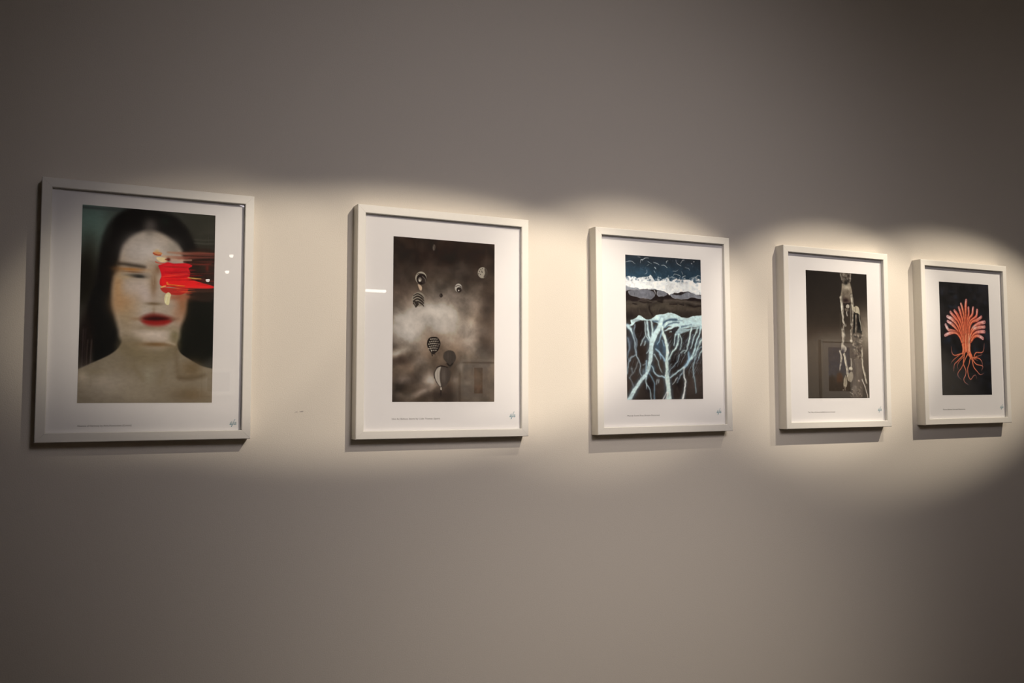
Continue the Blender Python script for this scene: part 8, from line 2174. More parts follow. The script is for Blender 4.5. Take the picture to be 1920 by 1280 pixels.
['s',[[.7449,.3649],[.7229,.4458],[.6113,.5157],[.5602,.6107],[.5421,.8112]],[.01083,.00902,.00337],[[255,219,216],[255,178,132],[255,170,127]],.00506,.65],
['b',.7507,.3647,.0097,.0075,[92,52,43],.55,.0,1],
['s',[[.8314,.4558],[.741,.5009],[.6365,.5322],[.5828,.6169],[.56,.8107]],[.05153,.06184,.04535,.03916,.03092],[[66,4,3]],.00507,.8],
['s',[[.8314,.4558],[.741,.5009],[.6365,.5322],[.5828,.6169],[.56,.8107]],[.03928,.04714,.03457,.02985,.02357],[[244,179,178],[235,124,102],[247,125,90],[254,135,98]],.00676,1],
['s',[[.845,.4554],[.7544,.5004],[.6499,.5317],[.5961,.6165],[.5733,.8104]],[.01179,.01179,.00338],[[180,68,45]],.00676,.55],
['s',[[.8251,.4561],[.7347,.5011],[.6303,.5324],[.5767,.6171],[.5539,.8109]],[.01178,.00982,.00338],[[255,221,217],[255,178,132],[255,170,127]],.00507,.65],
['b',.8314,.4558,.0106,.0081,[92,53,44],.55,.0,1],
['s',[[.147,.4702],[.2537,.5176],[.3584,.6169],[.4333,.8137]],[.05657,.06667,.04041,.0303],[[64,3,3]],.00497,.8],
['s',[[.147,.4702],[.2537,.5176],[.3584,.6169],[.4333,.8137]],[.04312,.05082,.0308,.0231],[[239,215,224],[237,164,153],[244,123,89],[253,135,98]],.00662,1],
['s',[[.1614,.4697],[.2682,.5171],[.3731,.6165],[.4481,.8134]],[.01295,.01295,.00331],[[177,67,44]],.00663,.55],
['s',[[.1403,.4704],[.2469,.5179],[.3516,.6171],[.4265,.8139]],[.01293,.01078,.00331],[[255,208,205],[255,177,131],[255,169,126]],.00497,.65],
['b',.147,.4702,.0113,.0089,[87,49,41],.55,.0,1],
['s',[[.1484,.5383],[.2501,.5861],[.3458,.6653],[.4182,.8141]],[.05248,.06056,.03432,.02826],[[64,3,3]],.00496,.8],
['s',[[.1484,.5383],[.2501,.5861],[.3458,.6653],[.4182,.8141]],[.04001,.04616,.02616,.02154],[[243,210,218],[239,159,145],[244,123,89],[253,135,97]],.00662,1],
['s',[[.1618,.5378],[.2636,.5857],[.3594,.6649],[.4319,.8138]],[.01201,.01201,.00331],[[178,67,44]],.00662,.55],
['s',[[.1422,.5385],[.2438,.5863],[.3395,.6655],[.4119,.8142]],[.012,.01,.00331],[[255,209,206],[255,177,131],[255,169,126]],.00496,.65],
['b',.1484,.5383,.0105,.0082,[88,50,41],.55,.0,1],
['s',[[.1065,.5873],[.1575,.6503],[.2857,.667],[.3827,.7259],[.4283,.8138]],[.04838,.05241,.04435,.04032,.03024],[[64,3,3]],.00496,.8],
['s',[[.1065,.5873],[.1575,.6503],[.2857,.667],[.3827,.7259],[.4283,.8138]],[.03688,.03995,.03381,.03073,.02305],[[235,218,232],[231,165,158],[247,125,90],[253,135,98]],.00661,1],
['s',[[.1188,.5869],[.1699,.65],[.2982,.6667],[.3953,.7256],[.4409,.8136]],[.01107,.01107,.00331],[[178,67,44]],.00661,.55],
['s',[[.1007,.5875],[.1518,.6505],[.2799,.6672],[.3769,.7261],[.4225,.814]],[.01106,.00922,.0033],[[255,207,203],[255,175,130],[255,169,126]],.00496,.65],
['b',.1065,.5873,.0097,.0076,[86,49,40],.55,.0,1],
['s',[[.0895,.727],[.185,.6938],[.3045,.6904],[.3816,.7465],[.4182,.8141]],[.0524,.05844,.0403,.0403,.0403],[[65,3,3]],.00496,.8],
['s',[[.0895,.727],[.185,.6938],[.3045,.6904],[.3816,.7465],[.4182,.8141]],[.03994,.04455,.03072,.03072,.03072],[[237,201,207],[234,151,136],[248,125,91],[253,135,97]],.00661,1],
['s',[[.1028,.7266],[.1984,.6934],[.318,.69],[.3952,.7461],[.4319,.8138]],[.01199,.01199,.00331],[[179,67,44]],.00661,.55],
['s',[[.0833,.7272],[.1787,.6939],[.2982,.6906],[.3753,.7466],[.4119,.8142]],[.01198,.00998,.0033],[[255,208,204],[255,176,131],[255,169,126]],.00495,.65],
['b',.0895,.727,.0105,.0082,[87,49,41],.55,.0,1],
['s',[[.895,.527],[.769,.5521],[.6576,.6147],[.6021,.6924],[.5824,.8102]],[.05984,.06809,.0619,.04539,.03095],[[66,4,3]],.00507,.8],
['s',[[.895,.527],[.769,.5521],[.6576,.6147],[.6021,.6924],[.5824,.8102]],[.04561,.05191,.04719,.0346,.02359],[[250,197,205],[240,140,126],[249,126,91],[254,135,98]],.00677,1],
['s',[[.9107,.5265],[.7847,.5516],[.6731,.6142],[.6176,.6919],[.5978,.8098]],[.0137,.0137,.00339],[[181,68,45]],.00677,.55],
['s',[[.8876,.5273],[.7618,.5523],[.6504,.6149],[.595,.6926],[.5753,.8104]],[.01368,.0114,.00338],[[255,222,218],[255,179,133],[255,170,127]],.00507,.65],
['b',.895,.527,.0124,.0094,[93,53,44],.55,.0,1],
['s',[[.8859,.5937],[.7661,.6044],[.6769,.6349],[.6116,.7059],[.5906,.81]],[.05571,.0619,.05777,.04127,.03095],[[66,4,3]],.00507,.8],
['s',[[.8859,.5937],[.7661,.6044],[.6769,.6349],[.6116,.7059],[.5906,.81]],[.04247,.04719,.04404,.03146,.02359],[[248,190,193],[237,133,114],[249,126,91],[254,135,98]],.00676,1],
['s',[[.9006,.5933],[.7807,.6039],[.6914,.6344],[.626,.7055],[.6049,.8097]],[.01275,.01275,.00339],[[182,69,45]],.00677,.55],
['s',[[.8791,.5939],[.7594,.6046],[.6702,.6351],[.6049,.7061],[.5839,.8102]],[.01274,.01061,.00338],[[255,224,220],[255,179,133],[255,170,127]],.00507,.65],
['b',.8859,.5937,.0115,.0088,[94,54,44],.55,.0,1],
['s',[[.8821,.6602],[.7626,.6671],[.6735,.6973],[.6192,.7541],[.6008,.8098]],[.05775,.06187,.04744,.04125,.03506],[[67,4,4]],.00507,.8],
['s',[[.8821,.6602],[.7626,.6671],[.6735,.6973],[.6192,.7541],[.6008,.8098]],[.04402,.04717,.03616,.03144,.02673],[[255,197,208],[245,139,128],[250,127,92],[254,135,98]],.00676,1],
['s',[[.8973,.6597],[.7777,.6666],[.6884,.6969],[.6341,.7537],[.6157,.8094]],[.01322,.01322,.00338],[[183,69,45]],.00677,.55],
['s',[[.8751,.6604],[.7556,.6673],[.6665,.6975],[.6122,.7543],[.5939,.8099]],[.0132,.011,.00338],[[255,226,222],[255,180,134],[255,170,127]],.00507,.65],
['b',.8821,.6602,.0119,.0091,[95,54,45],.55,.0,1],
['s',[[.8457,.7518],[.7595,.7227],[.6765,.7353],[.6173,.7887]],[.05985,.05778,.04746,.0454],[[67,4,4]],.00507,.8],
['s',[[.8457,.7518],[.7595,.7227],[.6765,.7353],[.6173,.7887]],[.04562,.04405,.03618,.03461],[[255,206,217],[244,147,135],[250,126,91],[254,135,98]],.00677,1],
['s',[[.8614,.7514],[.7751,.7223],[.692,.7349],[.6327,.7883]],[.0137,.0137,.00339],[[183,69,45]],.00677,.55],
['s',[[.8384,.752],[.7522,.7229],[.6693,.7355],[.6101,.7888]],[.01368,.0114,.00338],[[255,228,224],[255,181,134],[255,169,127]],.00507,.65],
['b',.8457,.7518,.0123,.0094,[96,55,45],.55,.0,1],
['s',[[.4427,.7337],[.447,.8228],[.4522,.9392]],[.01332],[[255,175,132]],.00749,.7],
['s',[[.469,.733],[.4693,.8223],[.4706,.9389]],[.01334],[[217,100,68]],.0075,.7],
['s',[[.4953,.7323],[.4917,.8217],[.489,.9385]],[.01336],[[255,175,133]],.00751,.7],
['s',[[.5217,.7316],[.5141,.8212],[.5074,.9381]],[.01337],[[218,101,68]],.00752,.7],
['s',[[.5481,.7309],[.5365,.8207],[.5259,.9378]],[.01339],[[218,101,68]],.00753,.7],
['s',[[.5726,.7302],[.5573,.8202],[.5429,.9375]],[.0134],[[255,175,133]],.00754,.7],
['b',.6836,.6069,.0514,.0278,[255,243,248],.6,.0,1],
['b',.1957,.4855,.0298,.0164,[255,249,255],.7,.0,1],
['b',.2021,.5535,.0278,.0137,[255,238,252],.6,.0,1],
['b',.1342,.6238,.0217,.0204,[255,255,255],.7,.0,1],
['b',.14,.7018,.0257,.0136,[251,241,255],.7,.0,1],
['b',.8108,.7283,.0249,.0139,[251,245,255],.6,.0,1],
['b',.8307,.5606,.0312,.0112,[106,44,41],.6,.0,1],
['b',.5137,.5432,.0142,.0968,[144,45,30],.5,.0,1],
['s',[[.4644,.7056],[.4624,.8361],[.4658,.9595]],[.01667],[[212,95,65]],.00583,.8],
['s',[[.5049,.7045],[.4958,.8354],[.5024,.9382]],[.01336],[[255,185,141]],.00585,.8],
['s',[[.5557,.7031],[.5395,.8137],[.5422,.9512],[.6085,1.0395]],[.01172],[[255,197,159]],.00586,.8],
['s',[[.5965,.702],[.568,.8131],[.5653,.937]],[.01006],[[255,248,226]],.00587,.8],
['s',[[.5303,.7038],[.5181,.8349],[.5317,.9583]],[.01171],[[208,93,62]],.00585,.8],
['s',[[.4135,.7139],[.4372,.8367],[.4356,.9601]],[.01165],[[255,169,124]],.00582,.8],
['s',[[.4302,.967],[.3287,.9893],[.2438,.9921],[.2073,.9507],[.2033,.876]],[.0277,.02308,.01847,.01385,.00577],[[70,20,12]],.00495,.4],
['s',[[.4302,.967],[.3287,.9893],[.2438,.9921],[.2073,.9507],[.2033,.876]],[.01978,.01649,.01319,.00989,.00412],[[255,137,97],[246,120,87],[215,127,115],[142,97,97]],.00412,.95],
['s',[[.4282,.965],[.3268,.9873],[.242,.9901],[.2054,.9487],[.2014,.874]],[.00593,.00495,.00396,.00297,.00124],[[255,195,157]],.0033,.5],
['s',[[.3583,.9956],[.2713,1.0379],[.2094,1.083],[.183,1.1138]],[.01381,.01381,.01036,.0046],[[71,21,13]],.00493,.4],
['s',[[.3583,.9956],[.2713,1.0379],[.2094,1.083],[.183,1.1138]],[.00987,.00987,.0074,.00329],[[255,137,96],[246,120,87],[220,130,118],[147,100,101]],.00411,.95],
['s',[[.3564,.9936],[.2694,1.0359],[.2075,1.081],[.1811,1.1118]],[.00296,.00296,.00222,.00099],[[255,197,159]],.00329,.5],
['s',[[.4335,.9977],[.3243,1.0711],[.2539,1.1231],[.2372,1.2148]],[.02539,.02078,.01731,.00923],[[72,21,13]],.00495,.4],
['s',[[.4335,.9977],[.3243,1.0711],[.2539,1.1231],[.2372,1.2148]],[.01814,.01484,.01237,.0066],[[255,138,97],[250,122,88],[224,132,120],[153,104,104]],.00412,.95],
['s',[[.4316,.9957],[.3225,1.0691],[.252,1.1211],[.2353,1.2128]],[.00544,.00445,.00371,.00198],[[255,200,162]],.0033,.5],
['s',[[.4373,1.0216],[.3486,1.0844],[.3128,1.1393],[.3282,1.1868]],[.01388,.01157,.01041,.00463],[[73,22,13]],.00496,.4],
['s',[[.4373,1.0216],[.3486,1.0844],[.3128,1.1393],[.3282,1.1868]],[.00992,.00826,.00744,.00331],[[255,139,97],[251,123,89],[227,134,122],[154,105,105]],.00413,.95],
['s',[[.4354,1.0196],[.3467,1.0824],[.3109,1.1373],[.3263,1.1847]],[.00297,.00248,.00223,.00099],[[255,202,163]],.00331,.5],
['s',[[.4658,.9595],[.4459,1.0488],[.4341,1.1174],[.4777,1.2057],[.464,1.2741],[.4312,1.3221],[.4588,1.3697],[.5178,1.3981]],[.03022,.02789,.02324,.02092,.0186,.01511,.01395,.00581],[[74,22,14]],.00498,.4],
['s',[[.4658,.9595],[.4459,1.0488],[.4341,1.1174],[.4777,1.2057],[.464,1.2741],[.4312,1.3221],[.4588,1.3697],[.5178,1.3981]],[.02158,.01992,.0166,.01494,.01328,.01079,.00996,.00415],[[255,138,97],[254,124,90],[235,140,127],[159,109,109]],.00415,.95],
['s',[[.4639,.9575],[.444,1.0468],[.4322,1.1154],[.4758,1.2037],[.462,1.2721],[.4293,1.3201],[.4569,1.3676],[.5159,1.3961]],[.00647,.00598,.00498,.00448,.00398,.00324,.00299,.00125],[[255,206,166]],.00332,.5],
['s',[[.5305,.9789],[.4762,1.0484],[.3998,1.1587],[.326,1.2276],[.3195,1.2752],[.3808,1.3258]],[.02782,.02087,.01623,.01507,.01159,.00464],[[74,22,14]],.00497,.4],
['s',[[.5305,.9789],[.4762,1.0484],[.3998,1.1587],[.326,1.2276],[.3195,1.2752],[.3808,1.3258]],[.01987,.0149,.01159,.01076,.00828,.00331],[[255,138,97],[255,125,90],[231,137,124],[159,108,109]],.00414,.95],
['s',[[.5286,.9769],[.4743,1.0464],[.3979,1.1567],[.3242,1.2256],[.3176,1.2732],[.3789,1.3237]],[.00596,.00447,.00348,.00323,.00248,.00099],[[255,205,165]],.00331,.5],
['s',[[.5787,1.0262],[.5484,1.1159],[.5132,1.1848],[.5293,1.2805],[.5726,1.3227],[.6364,1.2729],[.6775,1.2692],[.6934,1.3138]],[.02575,.02106,.01872,.01872,.01638,.0117,.00936,.00468],[[74,22,14]],.00502,.4],
['s',[[.5787,1.0262],[.5484,1.1159],[.5132,1.1848],[.5293,1.2805],[.5726,1.3227],[.6364,1.2729],[.6775,1.2692],[.6934,1.3138]],[.01839,.01505,.01337,.01337,.0117,.00836,.00669,.00334],[[255,139,98],[255,125,91],[231,137,125],[155,106,106]],.00418,.95],
['s',[[.5768,1.0242],[.5465,1.1139],[.5113,1.1828],[.5273,1.2785],[.5707,1.3206],[.6345,1.2709],[.6755,1.2671],[.6915,1.3117]],[.00552,.00451,.00401,.00401,.00351,.00251,.00201,.001],[[255,205,166]],.00334,.5],
['s',[[.6136,1.0394],[.6412,1.1491],[.7012,1.2105],[.7704,1.2595],[.844,1.2368]],[.03064,.02357,.01885,.01414,.00589],[[73,22,13]],.00505,.4],
['s',[[.6136,1.0394],[.6412,1.1491],[.7012,1.2105],[.7704,1.2595],[.844,1.2368]],[.02188,.01683,.01347,.0101,.00421],[[255,139,98],[254,124,90],[229,136,123],[153,105,105]],.00421,.95],
['s',[[.6117,1.0374],[.6393,1.1471],[.6993,1.2084],[.7684,1.2575],[.842,1.2347]],[.00656,.00505,.00404,.00303,.00126],[[255,203,164]],.00337,.5],
['s',[[.6236,1.0427],[.6964,1.114],[.8286,1.1435],[.7942,1.2027]],[.03069,.02124,.01652,.0059],[[73,22,13]],.00506,.4],
['s',[[.6236,1.0427],[.6964,1.114],[.8286,1.1435],[.7942,1.2027]],[.02192,.01517,.0118,.00422],[[255,139,98],[252,123,89],[226,134,122],[153,104,105]],.00422,.95],
['s',[[.6217,1.0407],[.6944,1.112],[.8266,1.1414],[.7923,1.2006]],[.00658,.00455,.00354,.00126],[[255,202,163]],.00337,.5],
['s',[[.6193,1.029],[.7421,1.0305],[.8069,1.0711],[.8267,1.1401]],[.03073,.02127,.01418,.00709],[[72,21,13]],.00506,.4],
['s',[[.6193,1.029],[.7421,1.0305],[.8069,1.0711],[.8267,1.1401]],[.02195,.01519,.01013,.00506],[[255,139,98],[250,122,88],[225,133,121],[152,104,104]],.00422,.95],
['s',[[.6174,1.027],[.7402,1.0285],[.8049,1.069],[.8248,1.138]],[.00658,.00456,.00304,.00152],[[255,201,162]],.00338,.5],
['s',[[.6501,1.0251],[.695,.9553],[.8136,.9531],[.8607,.907],[.873,.8198]],[.02371,.02133,.01778,.01304,.00474],[[71,21,13]],.00508,.4],
['s',[[.6501,1.0251],[.695,.9553],[.8136,.9531],[.8607,.907],[.873,.8198]],[.01693,.01524,.0127,.00931,.00339],[[255,139,97],[248,121,88],[222,131,120],[148,101,101]],.00423,.95],
['s',[[.6482,1.023],[.693,.9532],[.8116,.9511],[.8588,.905],[.871,.8178]],[.00508,.00457,.00381,.00279,.00102],[[255,198,160]],.00339,.5],
['s',[[.6814,1.0142],[.8172,.9794]],[.01419,.0071],[[72,21,13]],.00507,.4],
['s',[[.6814,1.0142],[.8172,.9794]],[.01014,.00507],[[255,138,97],[250,122,88],[223,132,120],[150,102,103]],.00422,.95],
['s',[[.6795,1.0122],[.8153,.9773]],[.00304,.00152],[[255,199,161]],.00338,.5],
['s',[[.6594,1.0421],[.7298,1.0666]],[.01179,.00589],[[72,21,13]],.00505,.4],
['s',[[.6594,1.0421],[.7298,1.0666]],[.00842,.00421],[[255,139,98],[250,122,89],[225,133,121],[151,103,104]],.00421,.95],
['s',[[.6575,1.0401],[.7279,1.0646]],[.00253,.00126],[[255,201,162]],.00337,.5]]

def paint(which, s):
    W = [540, 420, 380, 330, 300][which]
    if which == 0:
        s = Sheet(W, .393/.2535, 3)
        s.grad((96, 104, 100), (48, 46, 40), (60, 52, 46), (28, 27, 22))
        s.run(PORTRAIT)
        s.im *= (1+.10*s.fbm(60, 3, .6)+.10*s.fbm(8, 4))[..., None]
        s.im += s.rng.normal(0, 2.0, s.im.shape[:2])[..., None]
    elif which == 1:
        s = Sheet(W, .3795/.256, 5)
        s.ramp([(0, (46, 36, 30)), (.25, (66, 56, 48)), (.45, (120, 106, 93)), (.62, (120, 106, 93)), (1, (76, 66, 57))])
        s.run(CLOUDS)
        s.im = 96+(s.im-96)*1.12
        f = 1+1.0*s.fbm(6, 6, 1, .58)
        s.im *= f[..., None]
        s.im += 34*np.clip(s.fbm(11, 5), -.3, .3)[..., None]
        s.warp(7, .05)
        s.im = np.maximum(s.im, (30, 24, 20))
        s.im -= .45*np.maximum(s.im-170, 0)
        s.run(BALLOONS)
        s.im += s.rng.normal(0, 2.5, s.im.shape[:2])[..., None]
    elif which == 2:
        s = Sheet(W, .3765/.2425, 7)
        s.ramp([(0, (38, 46, 56)), (.12, (38, 64, 84)), (1, (40, 68, 92))])
        s.im *= (1+.5*s.fbm(14, 4, .6))[..., None]
        s.run(COAST)
        s.warp(22, .022)
        s.im *= (1+.28*s.fbm(45, 3, .8)+.2*s.fbm(9, 3))[..., None]
        s.im += s.rng.normal(0, 2.5, s.im.shape[:2])[..., None]
    elif which == 3:
        s = Sheet(W, .3715/.2425, 9)
        s.ramp([(0, (26, 21, 18)), (.2, (32, 26, 22)), (.38, (44, 37, 31)), (.5, (64, 54, 46)), (.62, (70, 59, 49)), (1, (50, 42, 35))])
        s.run(TOWER)
        s.warp(26, .016)
        s.im *= (1+.25*s.fbm(40, 3))[..., None]
        s.im += s.rng.normal(0, 2.5, s.im.shape[:2])[..., None]
    else:
        s = Sheet(W, .359/.2335, 11)
        s.grad((26, 25, 28), (30, 29, 34), (30, 27, 27), (20, 21, 27))
        s.im *= (1+1.1*s.fbm(9, 4))[..., None]
        s.run(CORAL)
        s.warp(14, .010)
        s.im *= (1+.3*s.fbm(50, 3))[..., None]
        s.im += s.rng.normal(0, 2, s.im.shape[:2])[..., None]
    return np.clip(s.im, 0, 255)/255

# ------------------------------------------------------------------ picture frames
frame_m = mat('white_frame_lacquer', (.85, .82, .755), .42, .4, .015, 90)
back_m = mat('backing_board', (.35, .30, .24), .8, .2, .05, 60)
paper_m = mat('white_paper', (.87, .855, .855), .8, .2, .01, 200)
ink_m = mat('caption_ink', (.20, .185, .18), .7, .2, .02, 50)
logo_m = mat('teal_logo_ink', (.06, .26, .34), .7, .2, .02, 50)
glass_m = glass_mat()

def picture_mat(name, img):
    h, wd = img.shape[:2]
    im = bpy.data.images.new(name, wd, h)
    px = np.ones((h, wd, 4), np.float32)
    px[..., :3] = img[::-1]
    im.pixels.foreach_set(px.ravel())
    im.update()
    im.pack()
    m = mat(name, (.5, .5, .5), .8, .2)
    t = m.node_tree.nodes.new('ShaderNodeTexImage')
    t.image = im
    t.interpolation = 'Cubic'
    t.extension = 'EXTEND'
    m.node_tree.links.new(t.outputs['Color'], m.node_tree.nodes['Principled BSDF'].inputs['Base Color'])
    return m

MW, DEP = .0185, .0323          # width and depth of the moulding
def rail_mesh(L):
    """one mitred side of a frame, lying along x, outer edge at z = 0, front face at y = -DEP"""
    bm = bmesh.new()
    h = L/2
    g = .00012                  # hairline left open at the mitre
    prof = [(0, 0), (-DEP+.0012, 0), (-DEP, .0012), (-DEP, MW-.0010), (-DEP+.0010, MW), (-.0235, MW), (-.0235, MW-.006), (0, MW-.006)]
    rows = []
    for s in (-1, 1):
        rows.append([bm.verts.new((s*(h-z-g), y, z)) for y, z in prof])
    n = len(prof)
    for k in range(n):
        bm.faces.new((rows[0][k], rows[0][(k+1) % n], rows[1][(k+1) % n], rows[1][k]))
    bm.faces.new(rows[0][::-1])
    bm.faces.new(rows[1])
    bmesh.ops.recalc_face_normals(bm, faces=bm.faces[:])
    me = bpy.data.meshes.new('rail')
    bm.to_mesh(me)
    bm.free()
    return me

def text_part(name, body, x, z, width, size, material, parent, y, shear=0, label=None):
    cu = bpy.data.curves.new(name, 'FONT')
    cu.body = body
    cu.size = size
    cu.shear = shear
    cu.resolution_u = 2
    cu.extrude = .00006
    tmp = bpy.data.objects.new(name+'_outline', cu)
    C.objects.link(tmp)
    dg = bpy.context.evaluated_depsgraph_get()
    me = bpy.data.meshes.new_from_object(tmp.evaluated_get(dg))
    me.name = name
    bpy.data.objects.remove(tmp)
    bpy.data.curves.remove(cu)
    xs = [v.co.x for v in me.vertices]
    k = width/(max(xs)-min(xs))
    o0 = min(xs)
    for v in me.vertices:
        v.co = Vector(((v.co.x-o0)*k, -v.co.z, v.co.y))
    o = link(name, me, parent, material)
    me.materials.clear()
    me.materials.append(material)
    o.location = (x, y, z)
    if label: o['label'] = label
    return o

def ribbon(bm, pts, wd):
    P = spline(pts, False, 6)
    prev = None
    for k in range(len(P)):
        d = P[min(k+1, len(P)-1)]-P[max(k-1, 0)]
        d = d/(np.hypot(*d)+1e-12)
        nrm = np.array((-d[1], d[0]))*wd*(.35+.65*abs(d[1]))
        a = bm.verts.new((P[k][0]+nrm[0], 0, P[k][1]+nrm[1]))
        b = bm.verts.new((P[k][0]-nrm[0], 0, P[k][1]-nrm[1]))
        if prev:
            bm.faces.new((prev[0], a, b, prev[1]))
        prev = (a, b)

def logo_part(x, z, size, parent, y):
    """the slanted handwritten 'tifa' mark"""
    bm = bmesh.new()
    lines = [[(.02, .10), (.10, .30), (.22, .62)], [(.17, .46), (.10, .16), (.14, .06), (.24, .20)], [(.06, .42), (.26, .46)],
             [(.33, .42), (.26, .14), (.30, .06), (.40, .20)], [(.375, .60), (.385, .62)],
             [(.66, .86), (.60, .92), (.54, .66), (.44, .06), (.36, -.24), (.32, -.20), (.44, .06), (.58, .20)], [(.42, .42), (.64, .46)],
             [(.84, .40), (.76, .46), (.64, .26), (.64, .10), (.72, .08), (.82, .28), (.88, .46), (.80, .14), (.86, .06), (.98, .22)]]
    for l in lines:
        ribbon(bm, [(p[0]+.18*p[1], p[1]*.9) for p in l], .028)
    for v in bm.verts:
        v.co *= size
    r = bmesh.ops.extrude_face_region(bm, geom=bm.faces[:])
    for v in r['geom']:
        if isinstance(v, bmesh.types.BMVert): v.co.y += .00008
    bmesh.ops.recalc_face_normals(bm, faces=bm.faces[:])
    me = bpy.data.meshes.new('logo')
    bm.to_mesh(me)
    bm.free()
    o = link('logo', me, parent, logo_m)
    o.location = (x, y, z)
    o['label'] = 'small teal handwritten logo'
    return o

def frame(label, loc, roll, W, H, pic, img, caption=None, logo=None, facing=0, group=None, sheet_label=None):
    """pic = (x0, x1, z0, z1) of the printed picture on its white sheet, in the frame's own metres"""
    root = empty('picture_frame', loc, (0, roll, facing))
    tag(root, label, 'picture', group)
    hw, hh = W/2, H/2
    for L, px, pz, ang in ((W, 0, -hh, 0), (H, hw, 0, -90), (W, 0, hh, 180), (H, -hw, 0, 90)):
        r = link('rail', rail_mesh(L), root, frame_m)
        r.location = (px, 0, pz)
        r.rotation_euler = (0, math.radians(ang), 0)
    box('backing_board', -hw+.0135, hw-.0135, -.021, -.004, -hh+.0135, hh-.0135, back_m, root)
    sh = box('print_sheet', -hw+.0135, hw-.0135, -.0226, -.0216, -hh+.0135, hh-.0135, paper_m, root)
    # the printed picture: a thin layer on the sheet, with its own flat coordinates
    x0, x1, z0, z1 = pic
    me = bpy.data.meshes.new('picture')
    yf, yb = -.0229, -.0226
    me.from_pydata([(x0, yf, z0), (x1, yf, z0), (x1, yf, z1), (x0, yf, z1), (x0, yb, z0), (x1, yb, z0), (x1, yb, z1), (x0, yb, z1)], [],
                   [(0, 1, 2, 3), (4, 7, 6, 5), (0, 4, 5, 1), (1, 5, 6, 2), (2, 6, 7, 3), (3, 7, 4, 0)])
    uv = me.uv_layers.new(name='flat')
    for lp in me.loops:
        v = me.vertices[lp.vertex_index].co
        uv.data[lp.index].uv = ((v.x-x0)/(x1-x0), (v.z-z0)/(z1-z0))
    p = link('picture', me, sh, picture_mat(img[0], img[1]))
    if sheet_label: p['label'] = sheet_label
    if caption: text_part('caption', caption[0], caption[1], caption[2], caption[3], .0052, ink_m, sh, -.02275)
    if logo: logo_part(logo[0], logo[1], logo[2], sh, -.0228)
    box('glass_pane', -hw+.0135, hw-.0135, -.0248, -.0238, -hh+.0135, hh-.0135, glass_m, root)
    return root

Z0 = 1.6
def on_sheet(cx, cz, wd, h):
    return (cx-wd/2, cx+wd/2, cz-h/2, cz+h/2)
GR = 'white framed prints in a row along the wall'
frame('white framed portrait print of a dark-haired woman with red paint smear, leftmost',
      (0, 0, Z0), .003294, .4042, .5156, on_sheet(-.0027, .0147, .2535, .393), ('portrait', paint(0, None)),
      ('Absence of Harmony by Anna Kamenskaia (Croatia)', -.1283, -.2283, .0985), (.1600, -.2290, .0145), group=GR,
      sheet_label='blurred portrait of a dark-haired woman with red paint over one eye')
frame('white framed sepia print of hot air balloons in a cloudy sky, second from left',
      (.64522, 0, Z0-.00305), .004328, .4311, .5281, on_sheet(-.0001, .0091, .256, .3795), ('balloons', paint(1, None)),
      ('Hot Air Balloon Storm by Colin Thomas (Spain)', -.1282, -.2210, .1167), (.1680, -.2185, .0165), group=GR,
      sheet_label='sepia photograph of hot air balloons against clouds')
frame('white framed print of pale river channels on black beach below surf, middle of row',
      (1.26962, 0, Z0-.0042), -.004526, .4295, .5288, on_sheet(.0014, .0115, .2425, .3765), ('coast', paint(2, None)),
      ('Melody Sound Fury (Kristin Macarova)', -.1203, -.2195, .1005), (.1670, -.2165, .0165), group=GR,
      sheet_label='aerial view of white river channels, black sand and surf')
frame('white framed dark print of acrobats hanging in a human tower, fourth from left',
      (1.88449, 0, Z0-.00523), .000431, .4143, .5231, on_sheet(.0056, .0103, .2425, .3715), ('acrobats', paint(3, None)),
      ('The Way of Human Scaffold Summer Festival', -.1176, -.2170, .1042), (.1600, -.2150, .0165), group=GR,
      sheet_label='dark sepia photograph of acrobats stacked in a column')
frame('white framed print of an orange coral-like tree of hands with roots on black, rightmost',
      (2.43877, 0, Z0-.00657), -.003527, .4052, .5153, on_sheet(.0055, .0135, .2335, .359), ('coral_tree', paint(4, None)),
      ('Three Below Surreal Memories', -.1123, -.2130, .1036), (.1600, -.2110, .0165), group=GR,
      sheet_label='orange tree of finger-shaped branches and roots on black')

# ------------------------------------------------------------------ across the room: what the picture glass mirrors
def mini(kind):
    s = Sheet(120, {'hills': 1.5, 'flame': 2.8, 'night': .9}[kind], 21)
    if kind == 'hills':
        s.ramp([(0, (104, 128, 172)), (.5, (132, 158, 204)), (.66, (150, 172, 206)), (1, (60, 46, 36))])
        for x, y, rx, ry, c in ((.1, 1.15, .16, .2, (120, 84, 56)), (.5, 1.08, .16, .22, (196, 108, 40)), (.85, 1.15, .16, .18, (70, 58, 40)), (.3, 1.32, .3, .16, (90, 62, 42)), (.75, 1.38, .3, .16, (44, 36, 28))):
            s.blob(x, y, rx, ry, c, 1, 0, 2)
    elif kind == 'flame':
        s.grad((30, 22, 16), (120, 66, 24), (150, 80, 26), (110, 58, 24))
        s.stroke([(.5, .1), (.55, 1.2), (.5, 1.7)], [.5, .3, .1], (28, 20, 16), .1)
        s.blob(.5, 2.2, .4, .4, (176, 92, 34))
    else:
        s.grad((30, 26, 24), (150, 140, 128), (36, 30, 26), (150, 140, 128))
        s.poly([(0, 0), (.5, 0), (.5, .9), (0, .9)], (34, 29, 26), .02, 1, 1)
    return np.clip(s.im*(1+.3*s.fbm(12, 3))[..., None], 0, 255)/255
BY = YB
frame('white framed print of autumn trees on opposite wall, mirrored in acrobats glass',
      (5.74, BY, 1.628), 0, .42, .52, on_sheet(0, .012, .245, .37), ('autumn_trees', mini('hills')), None, None, math.pi)
frame('small white frame with a narrow amber picture, mirrored in the balloon print glass',
      (2.40, BY, 1.53), 0, .27, .29, on_sheet(0, .0, .062, .175), ('amber_panel', mini('flame')), None, None, math.pi)
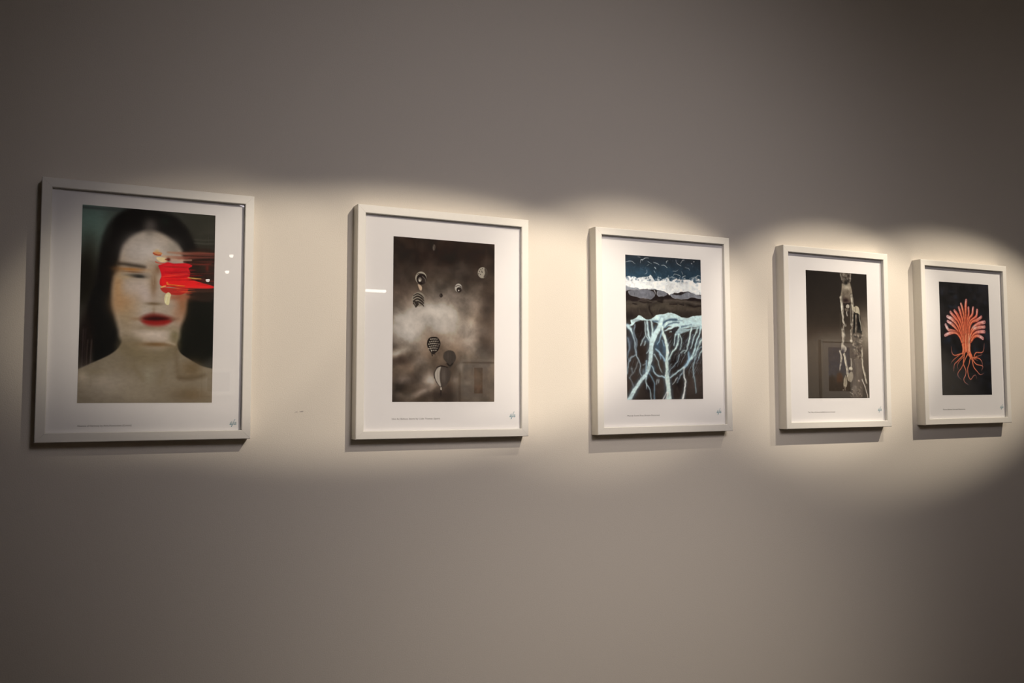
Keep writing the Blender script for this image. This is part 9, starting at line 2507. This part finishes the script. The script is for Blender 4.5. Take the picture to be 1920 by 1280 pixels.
frame('small white landscape frame with a half dark picture, mirrored in the portrait glass',
      (.69, BY, 1.515), 0, .19, .165, on_sheet(0, 0, .13, .115), ('night_panel', mini('night')), None, None, math.pi)

lamp_m = mat('white_lamp_housing', (.72, .71, .69), .4, .5, .01, 40)
glow_m = mat('lamp_glow', (1, .93, .82), .5, .5, emit=9)
def lathe(name, prof, material, parent, n=20):
    bm = bmesh.new()
    rows = []
    for r, z in prof:
        rows.append([bm.verts.new((r*math.cos(2*math.pi*k/n), r*math.sin(2*math.pi*k/n), z)) for k in range(n)])
    for a, b in zip(rows[:-1], rows[1:]):
        for k in range(n):
            bm.faces.new((a[k], a[(k+1) % n], b[(k+1) % n], b[k]))
    bm.faces.new(rows[0][::-1])
    bm.faces.new(rows[-1])
    bmesh.ops.recalc_face_normals(bm, faces=bm.faces[:])
    me = bpy.data.meshes.new(name)
    bm.to_mesh(me)
    bm.free()
    return link(name, me, parent, material)
for x, y, z, lab in ((.735, -3.64, 2.275, 'small white hanging spotlight, highest of the three glints in the portrait glass'),
                     (.690, -3.50, 2.160, 'small white hanging spotlight, middle of the three glints in the portrait glass'),
                     (.605, -3.66, 2.125, 'small white hanging spotlight, lowest of the three glints in the portrait glass')):
    t = empty('hanging_spotlight', (x, y, z))
    tag(t, lab, 'lamp', 'hanging spotlights at the back of the room')
    lathe('housing', [(.005, .045), (.014, .043), (.016, .02), (.016, -.004), (.013, -.006)], lamp_m, t)
    lathe('bulb', [(.011, -.006), (.012, -.012), (.008, -.019), (.003, -.021)], glow_m, t)
    lathe('stem', [(.0025, .045), (.0025, ZC-z-.012)], lamp_m, t, 8)
    lathe('ceiling_rose', [(.02, ZC-z-.014), (.03, ZC-z-.004), (.03, ZC-z)], lamp_m, t)
t = empty('tube_lamp', (1.66, BY+.05, 2.108), (0, math.radians(0), 0))
tag(t, 'short glowing tube lamp on the opposite wall, white streak in the balloon print glass', 'lamp')
q = lathe('tube', [(.004, -.07), (.009, -.066), (.009, .066), (.004, .07)], glow_m, t)
q.rotation_euler = (0, math.pi/2, 0)
box('wall_plate', -.075, .075, -.05, -.035, -.012, .012, lamp_m, t, .002)
for sx in (-.05, .05):
    box('bracket', sx-.004, sx+.004, -.036, -.006, -.004, .004, lamp_m, t)
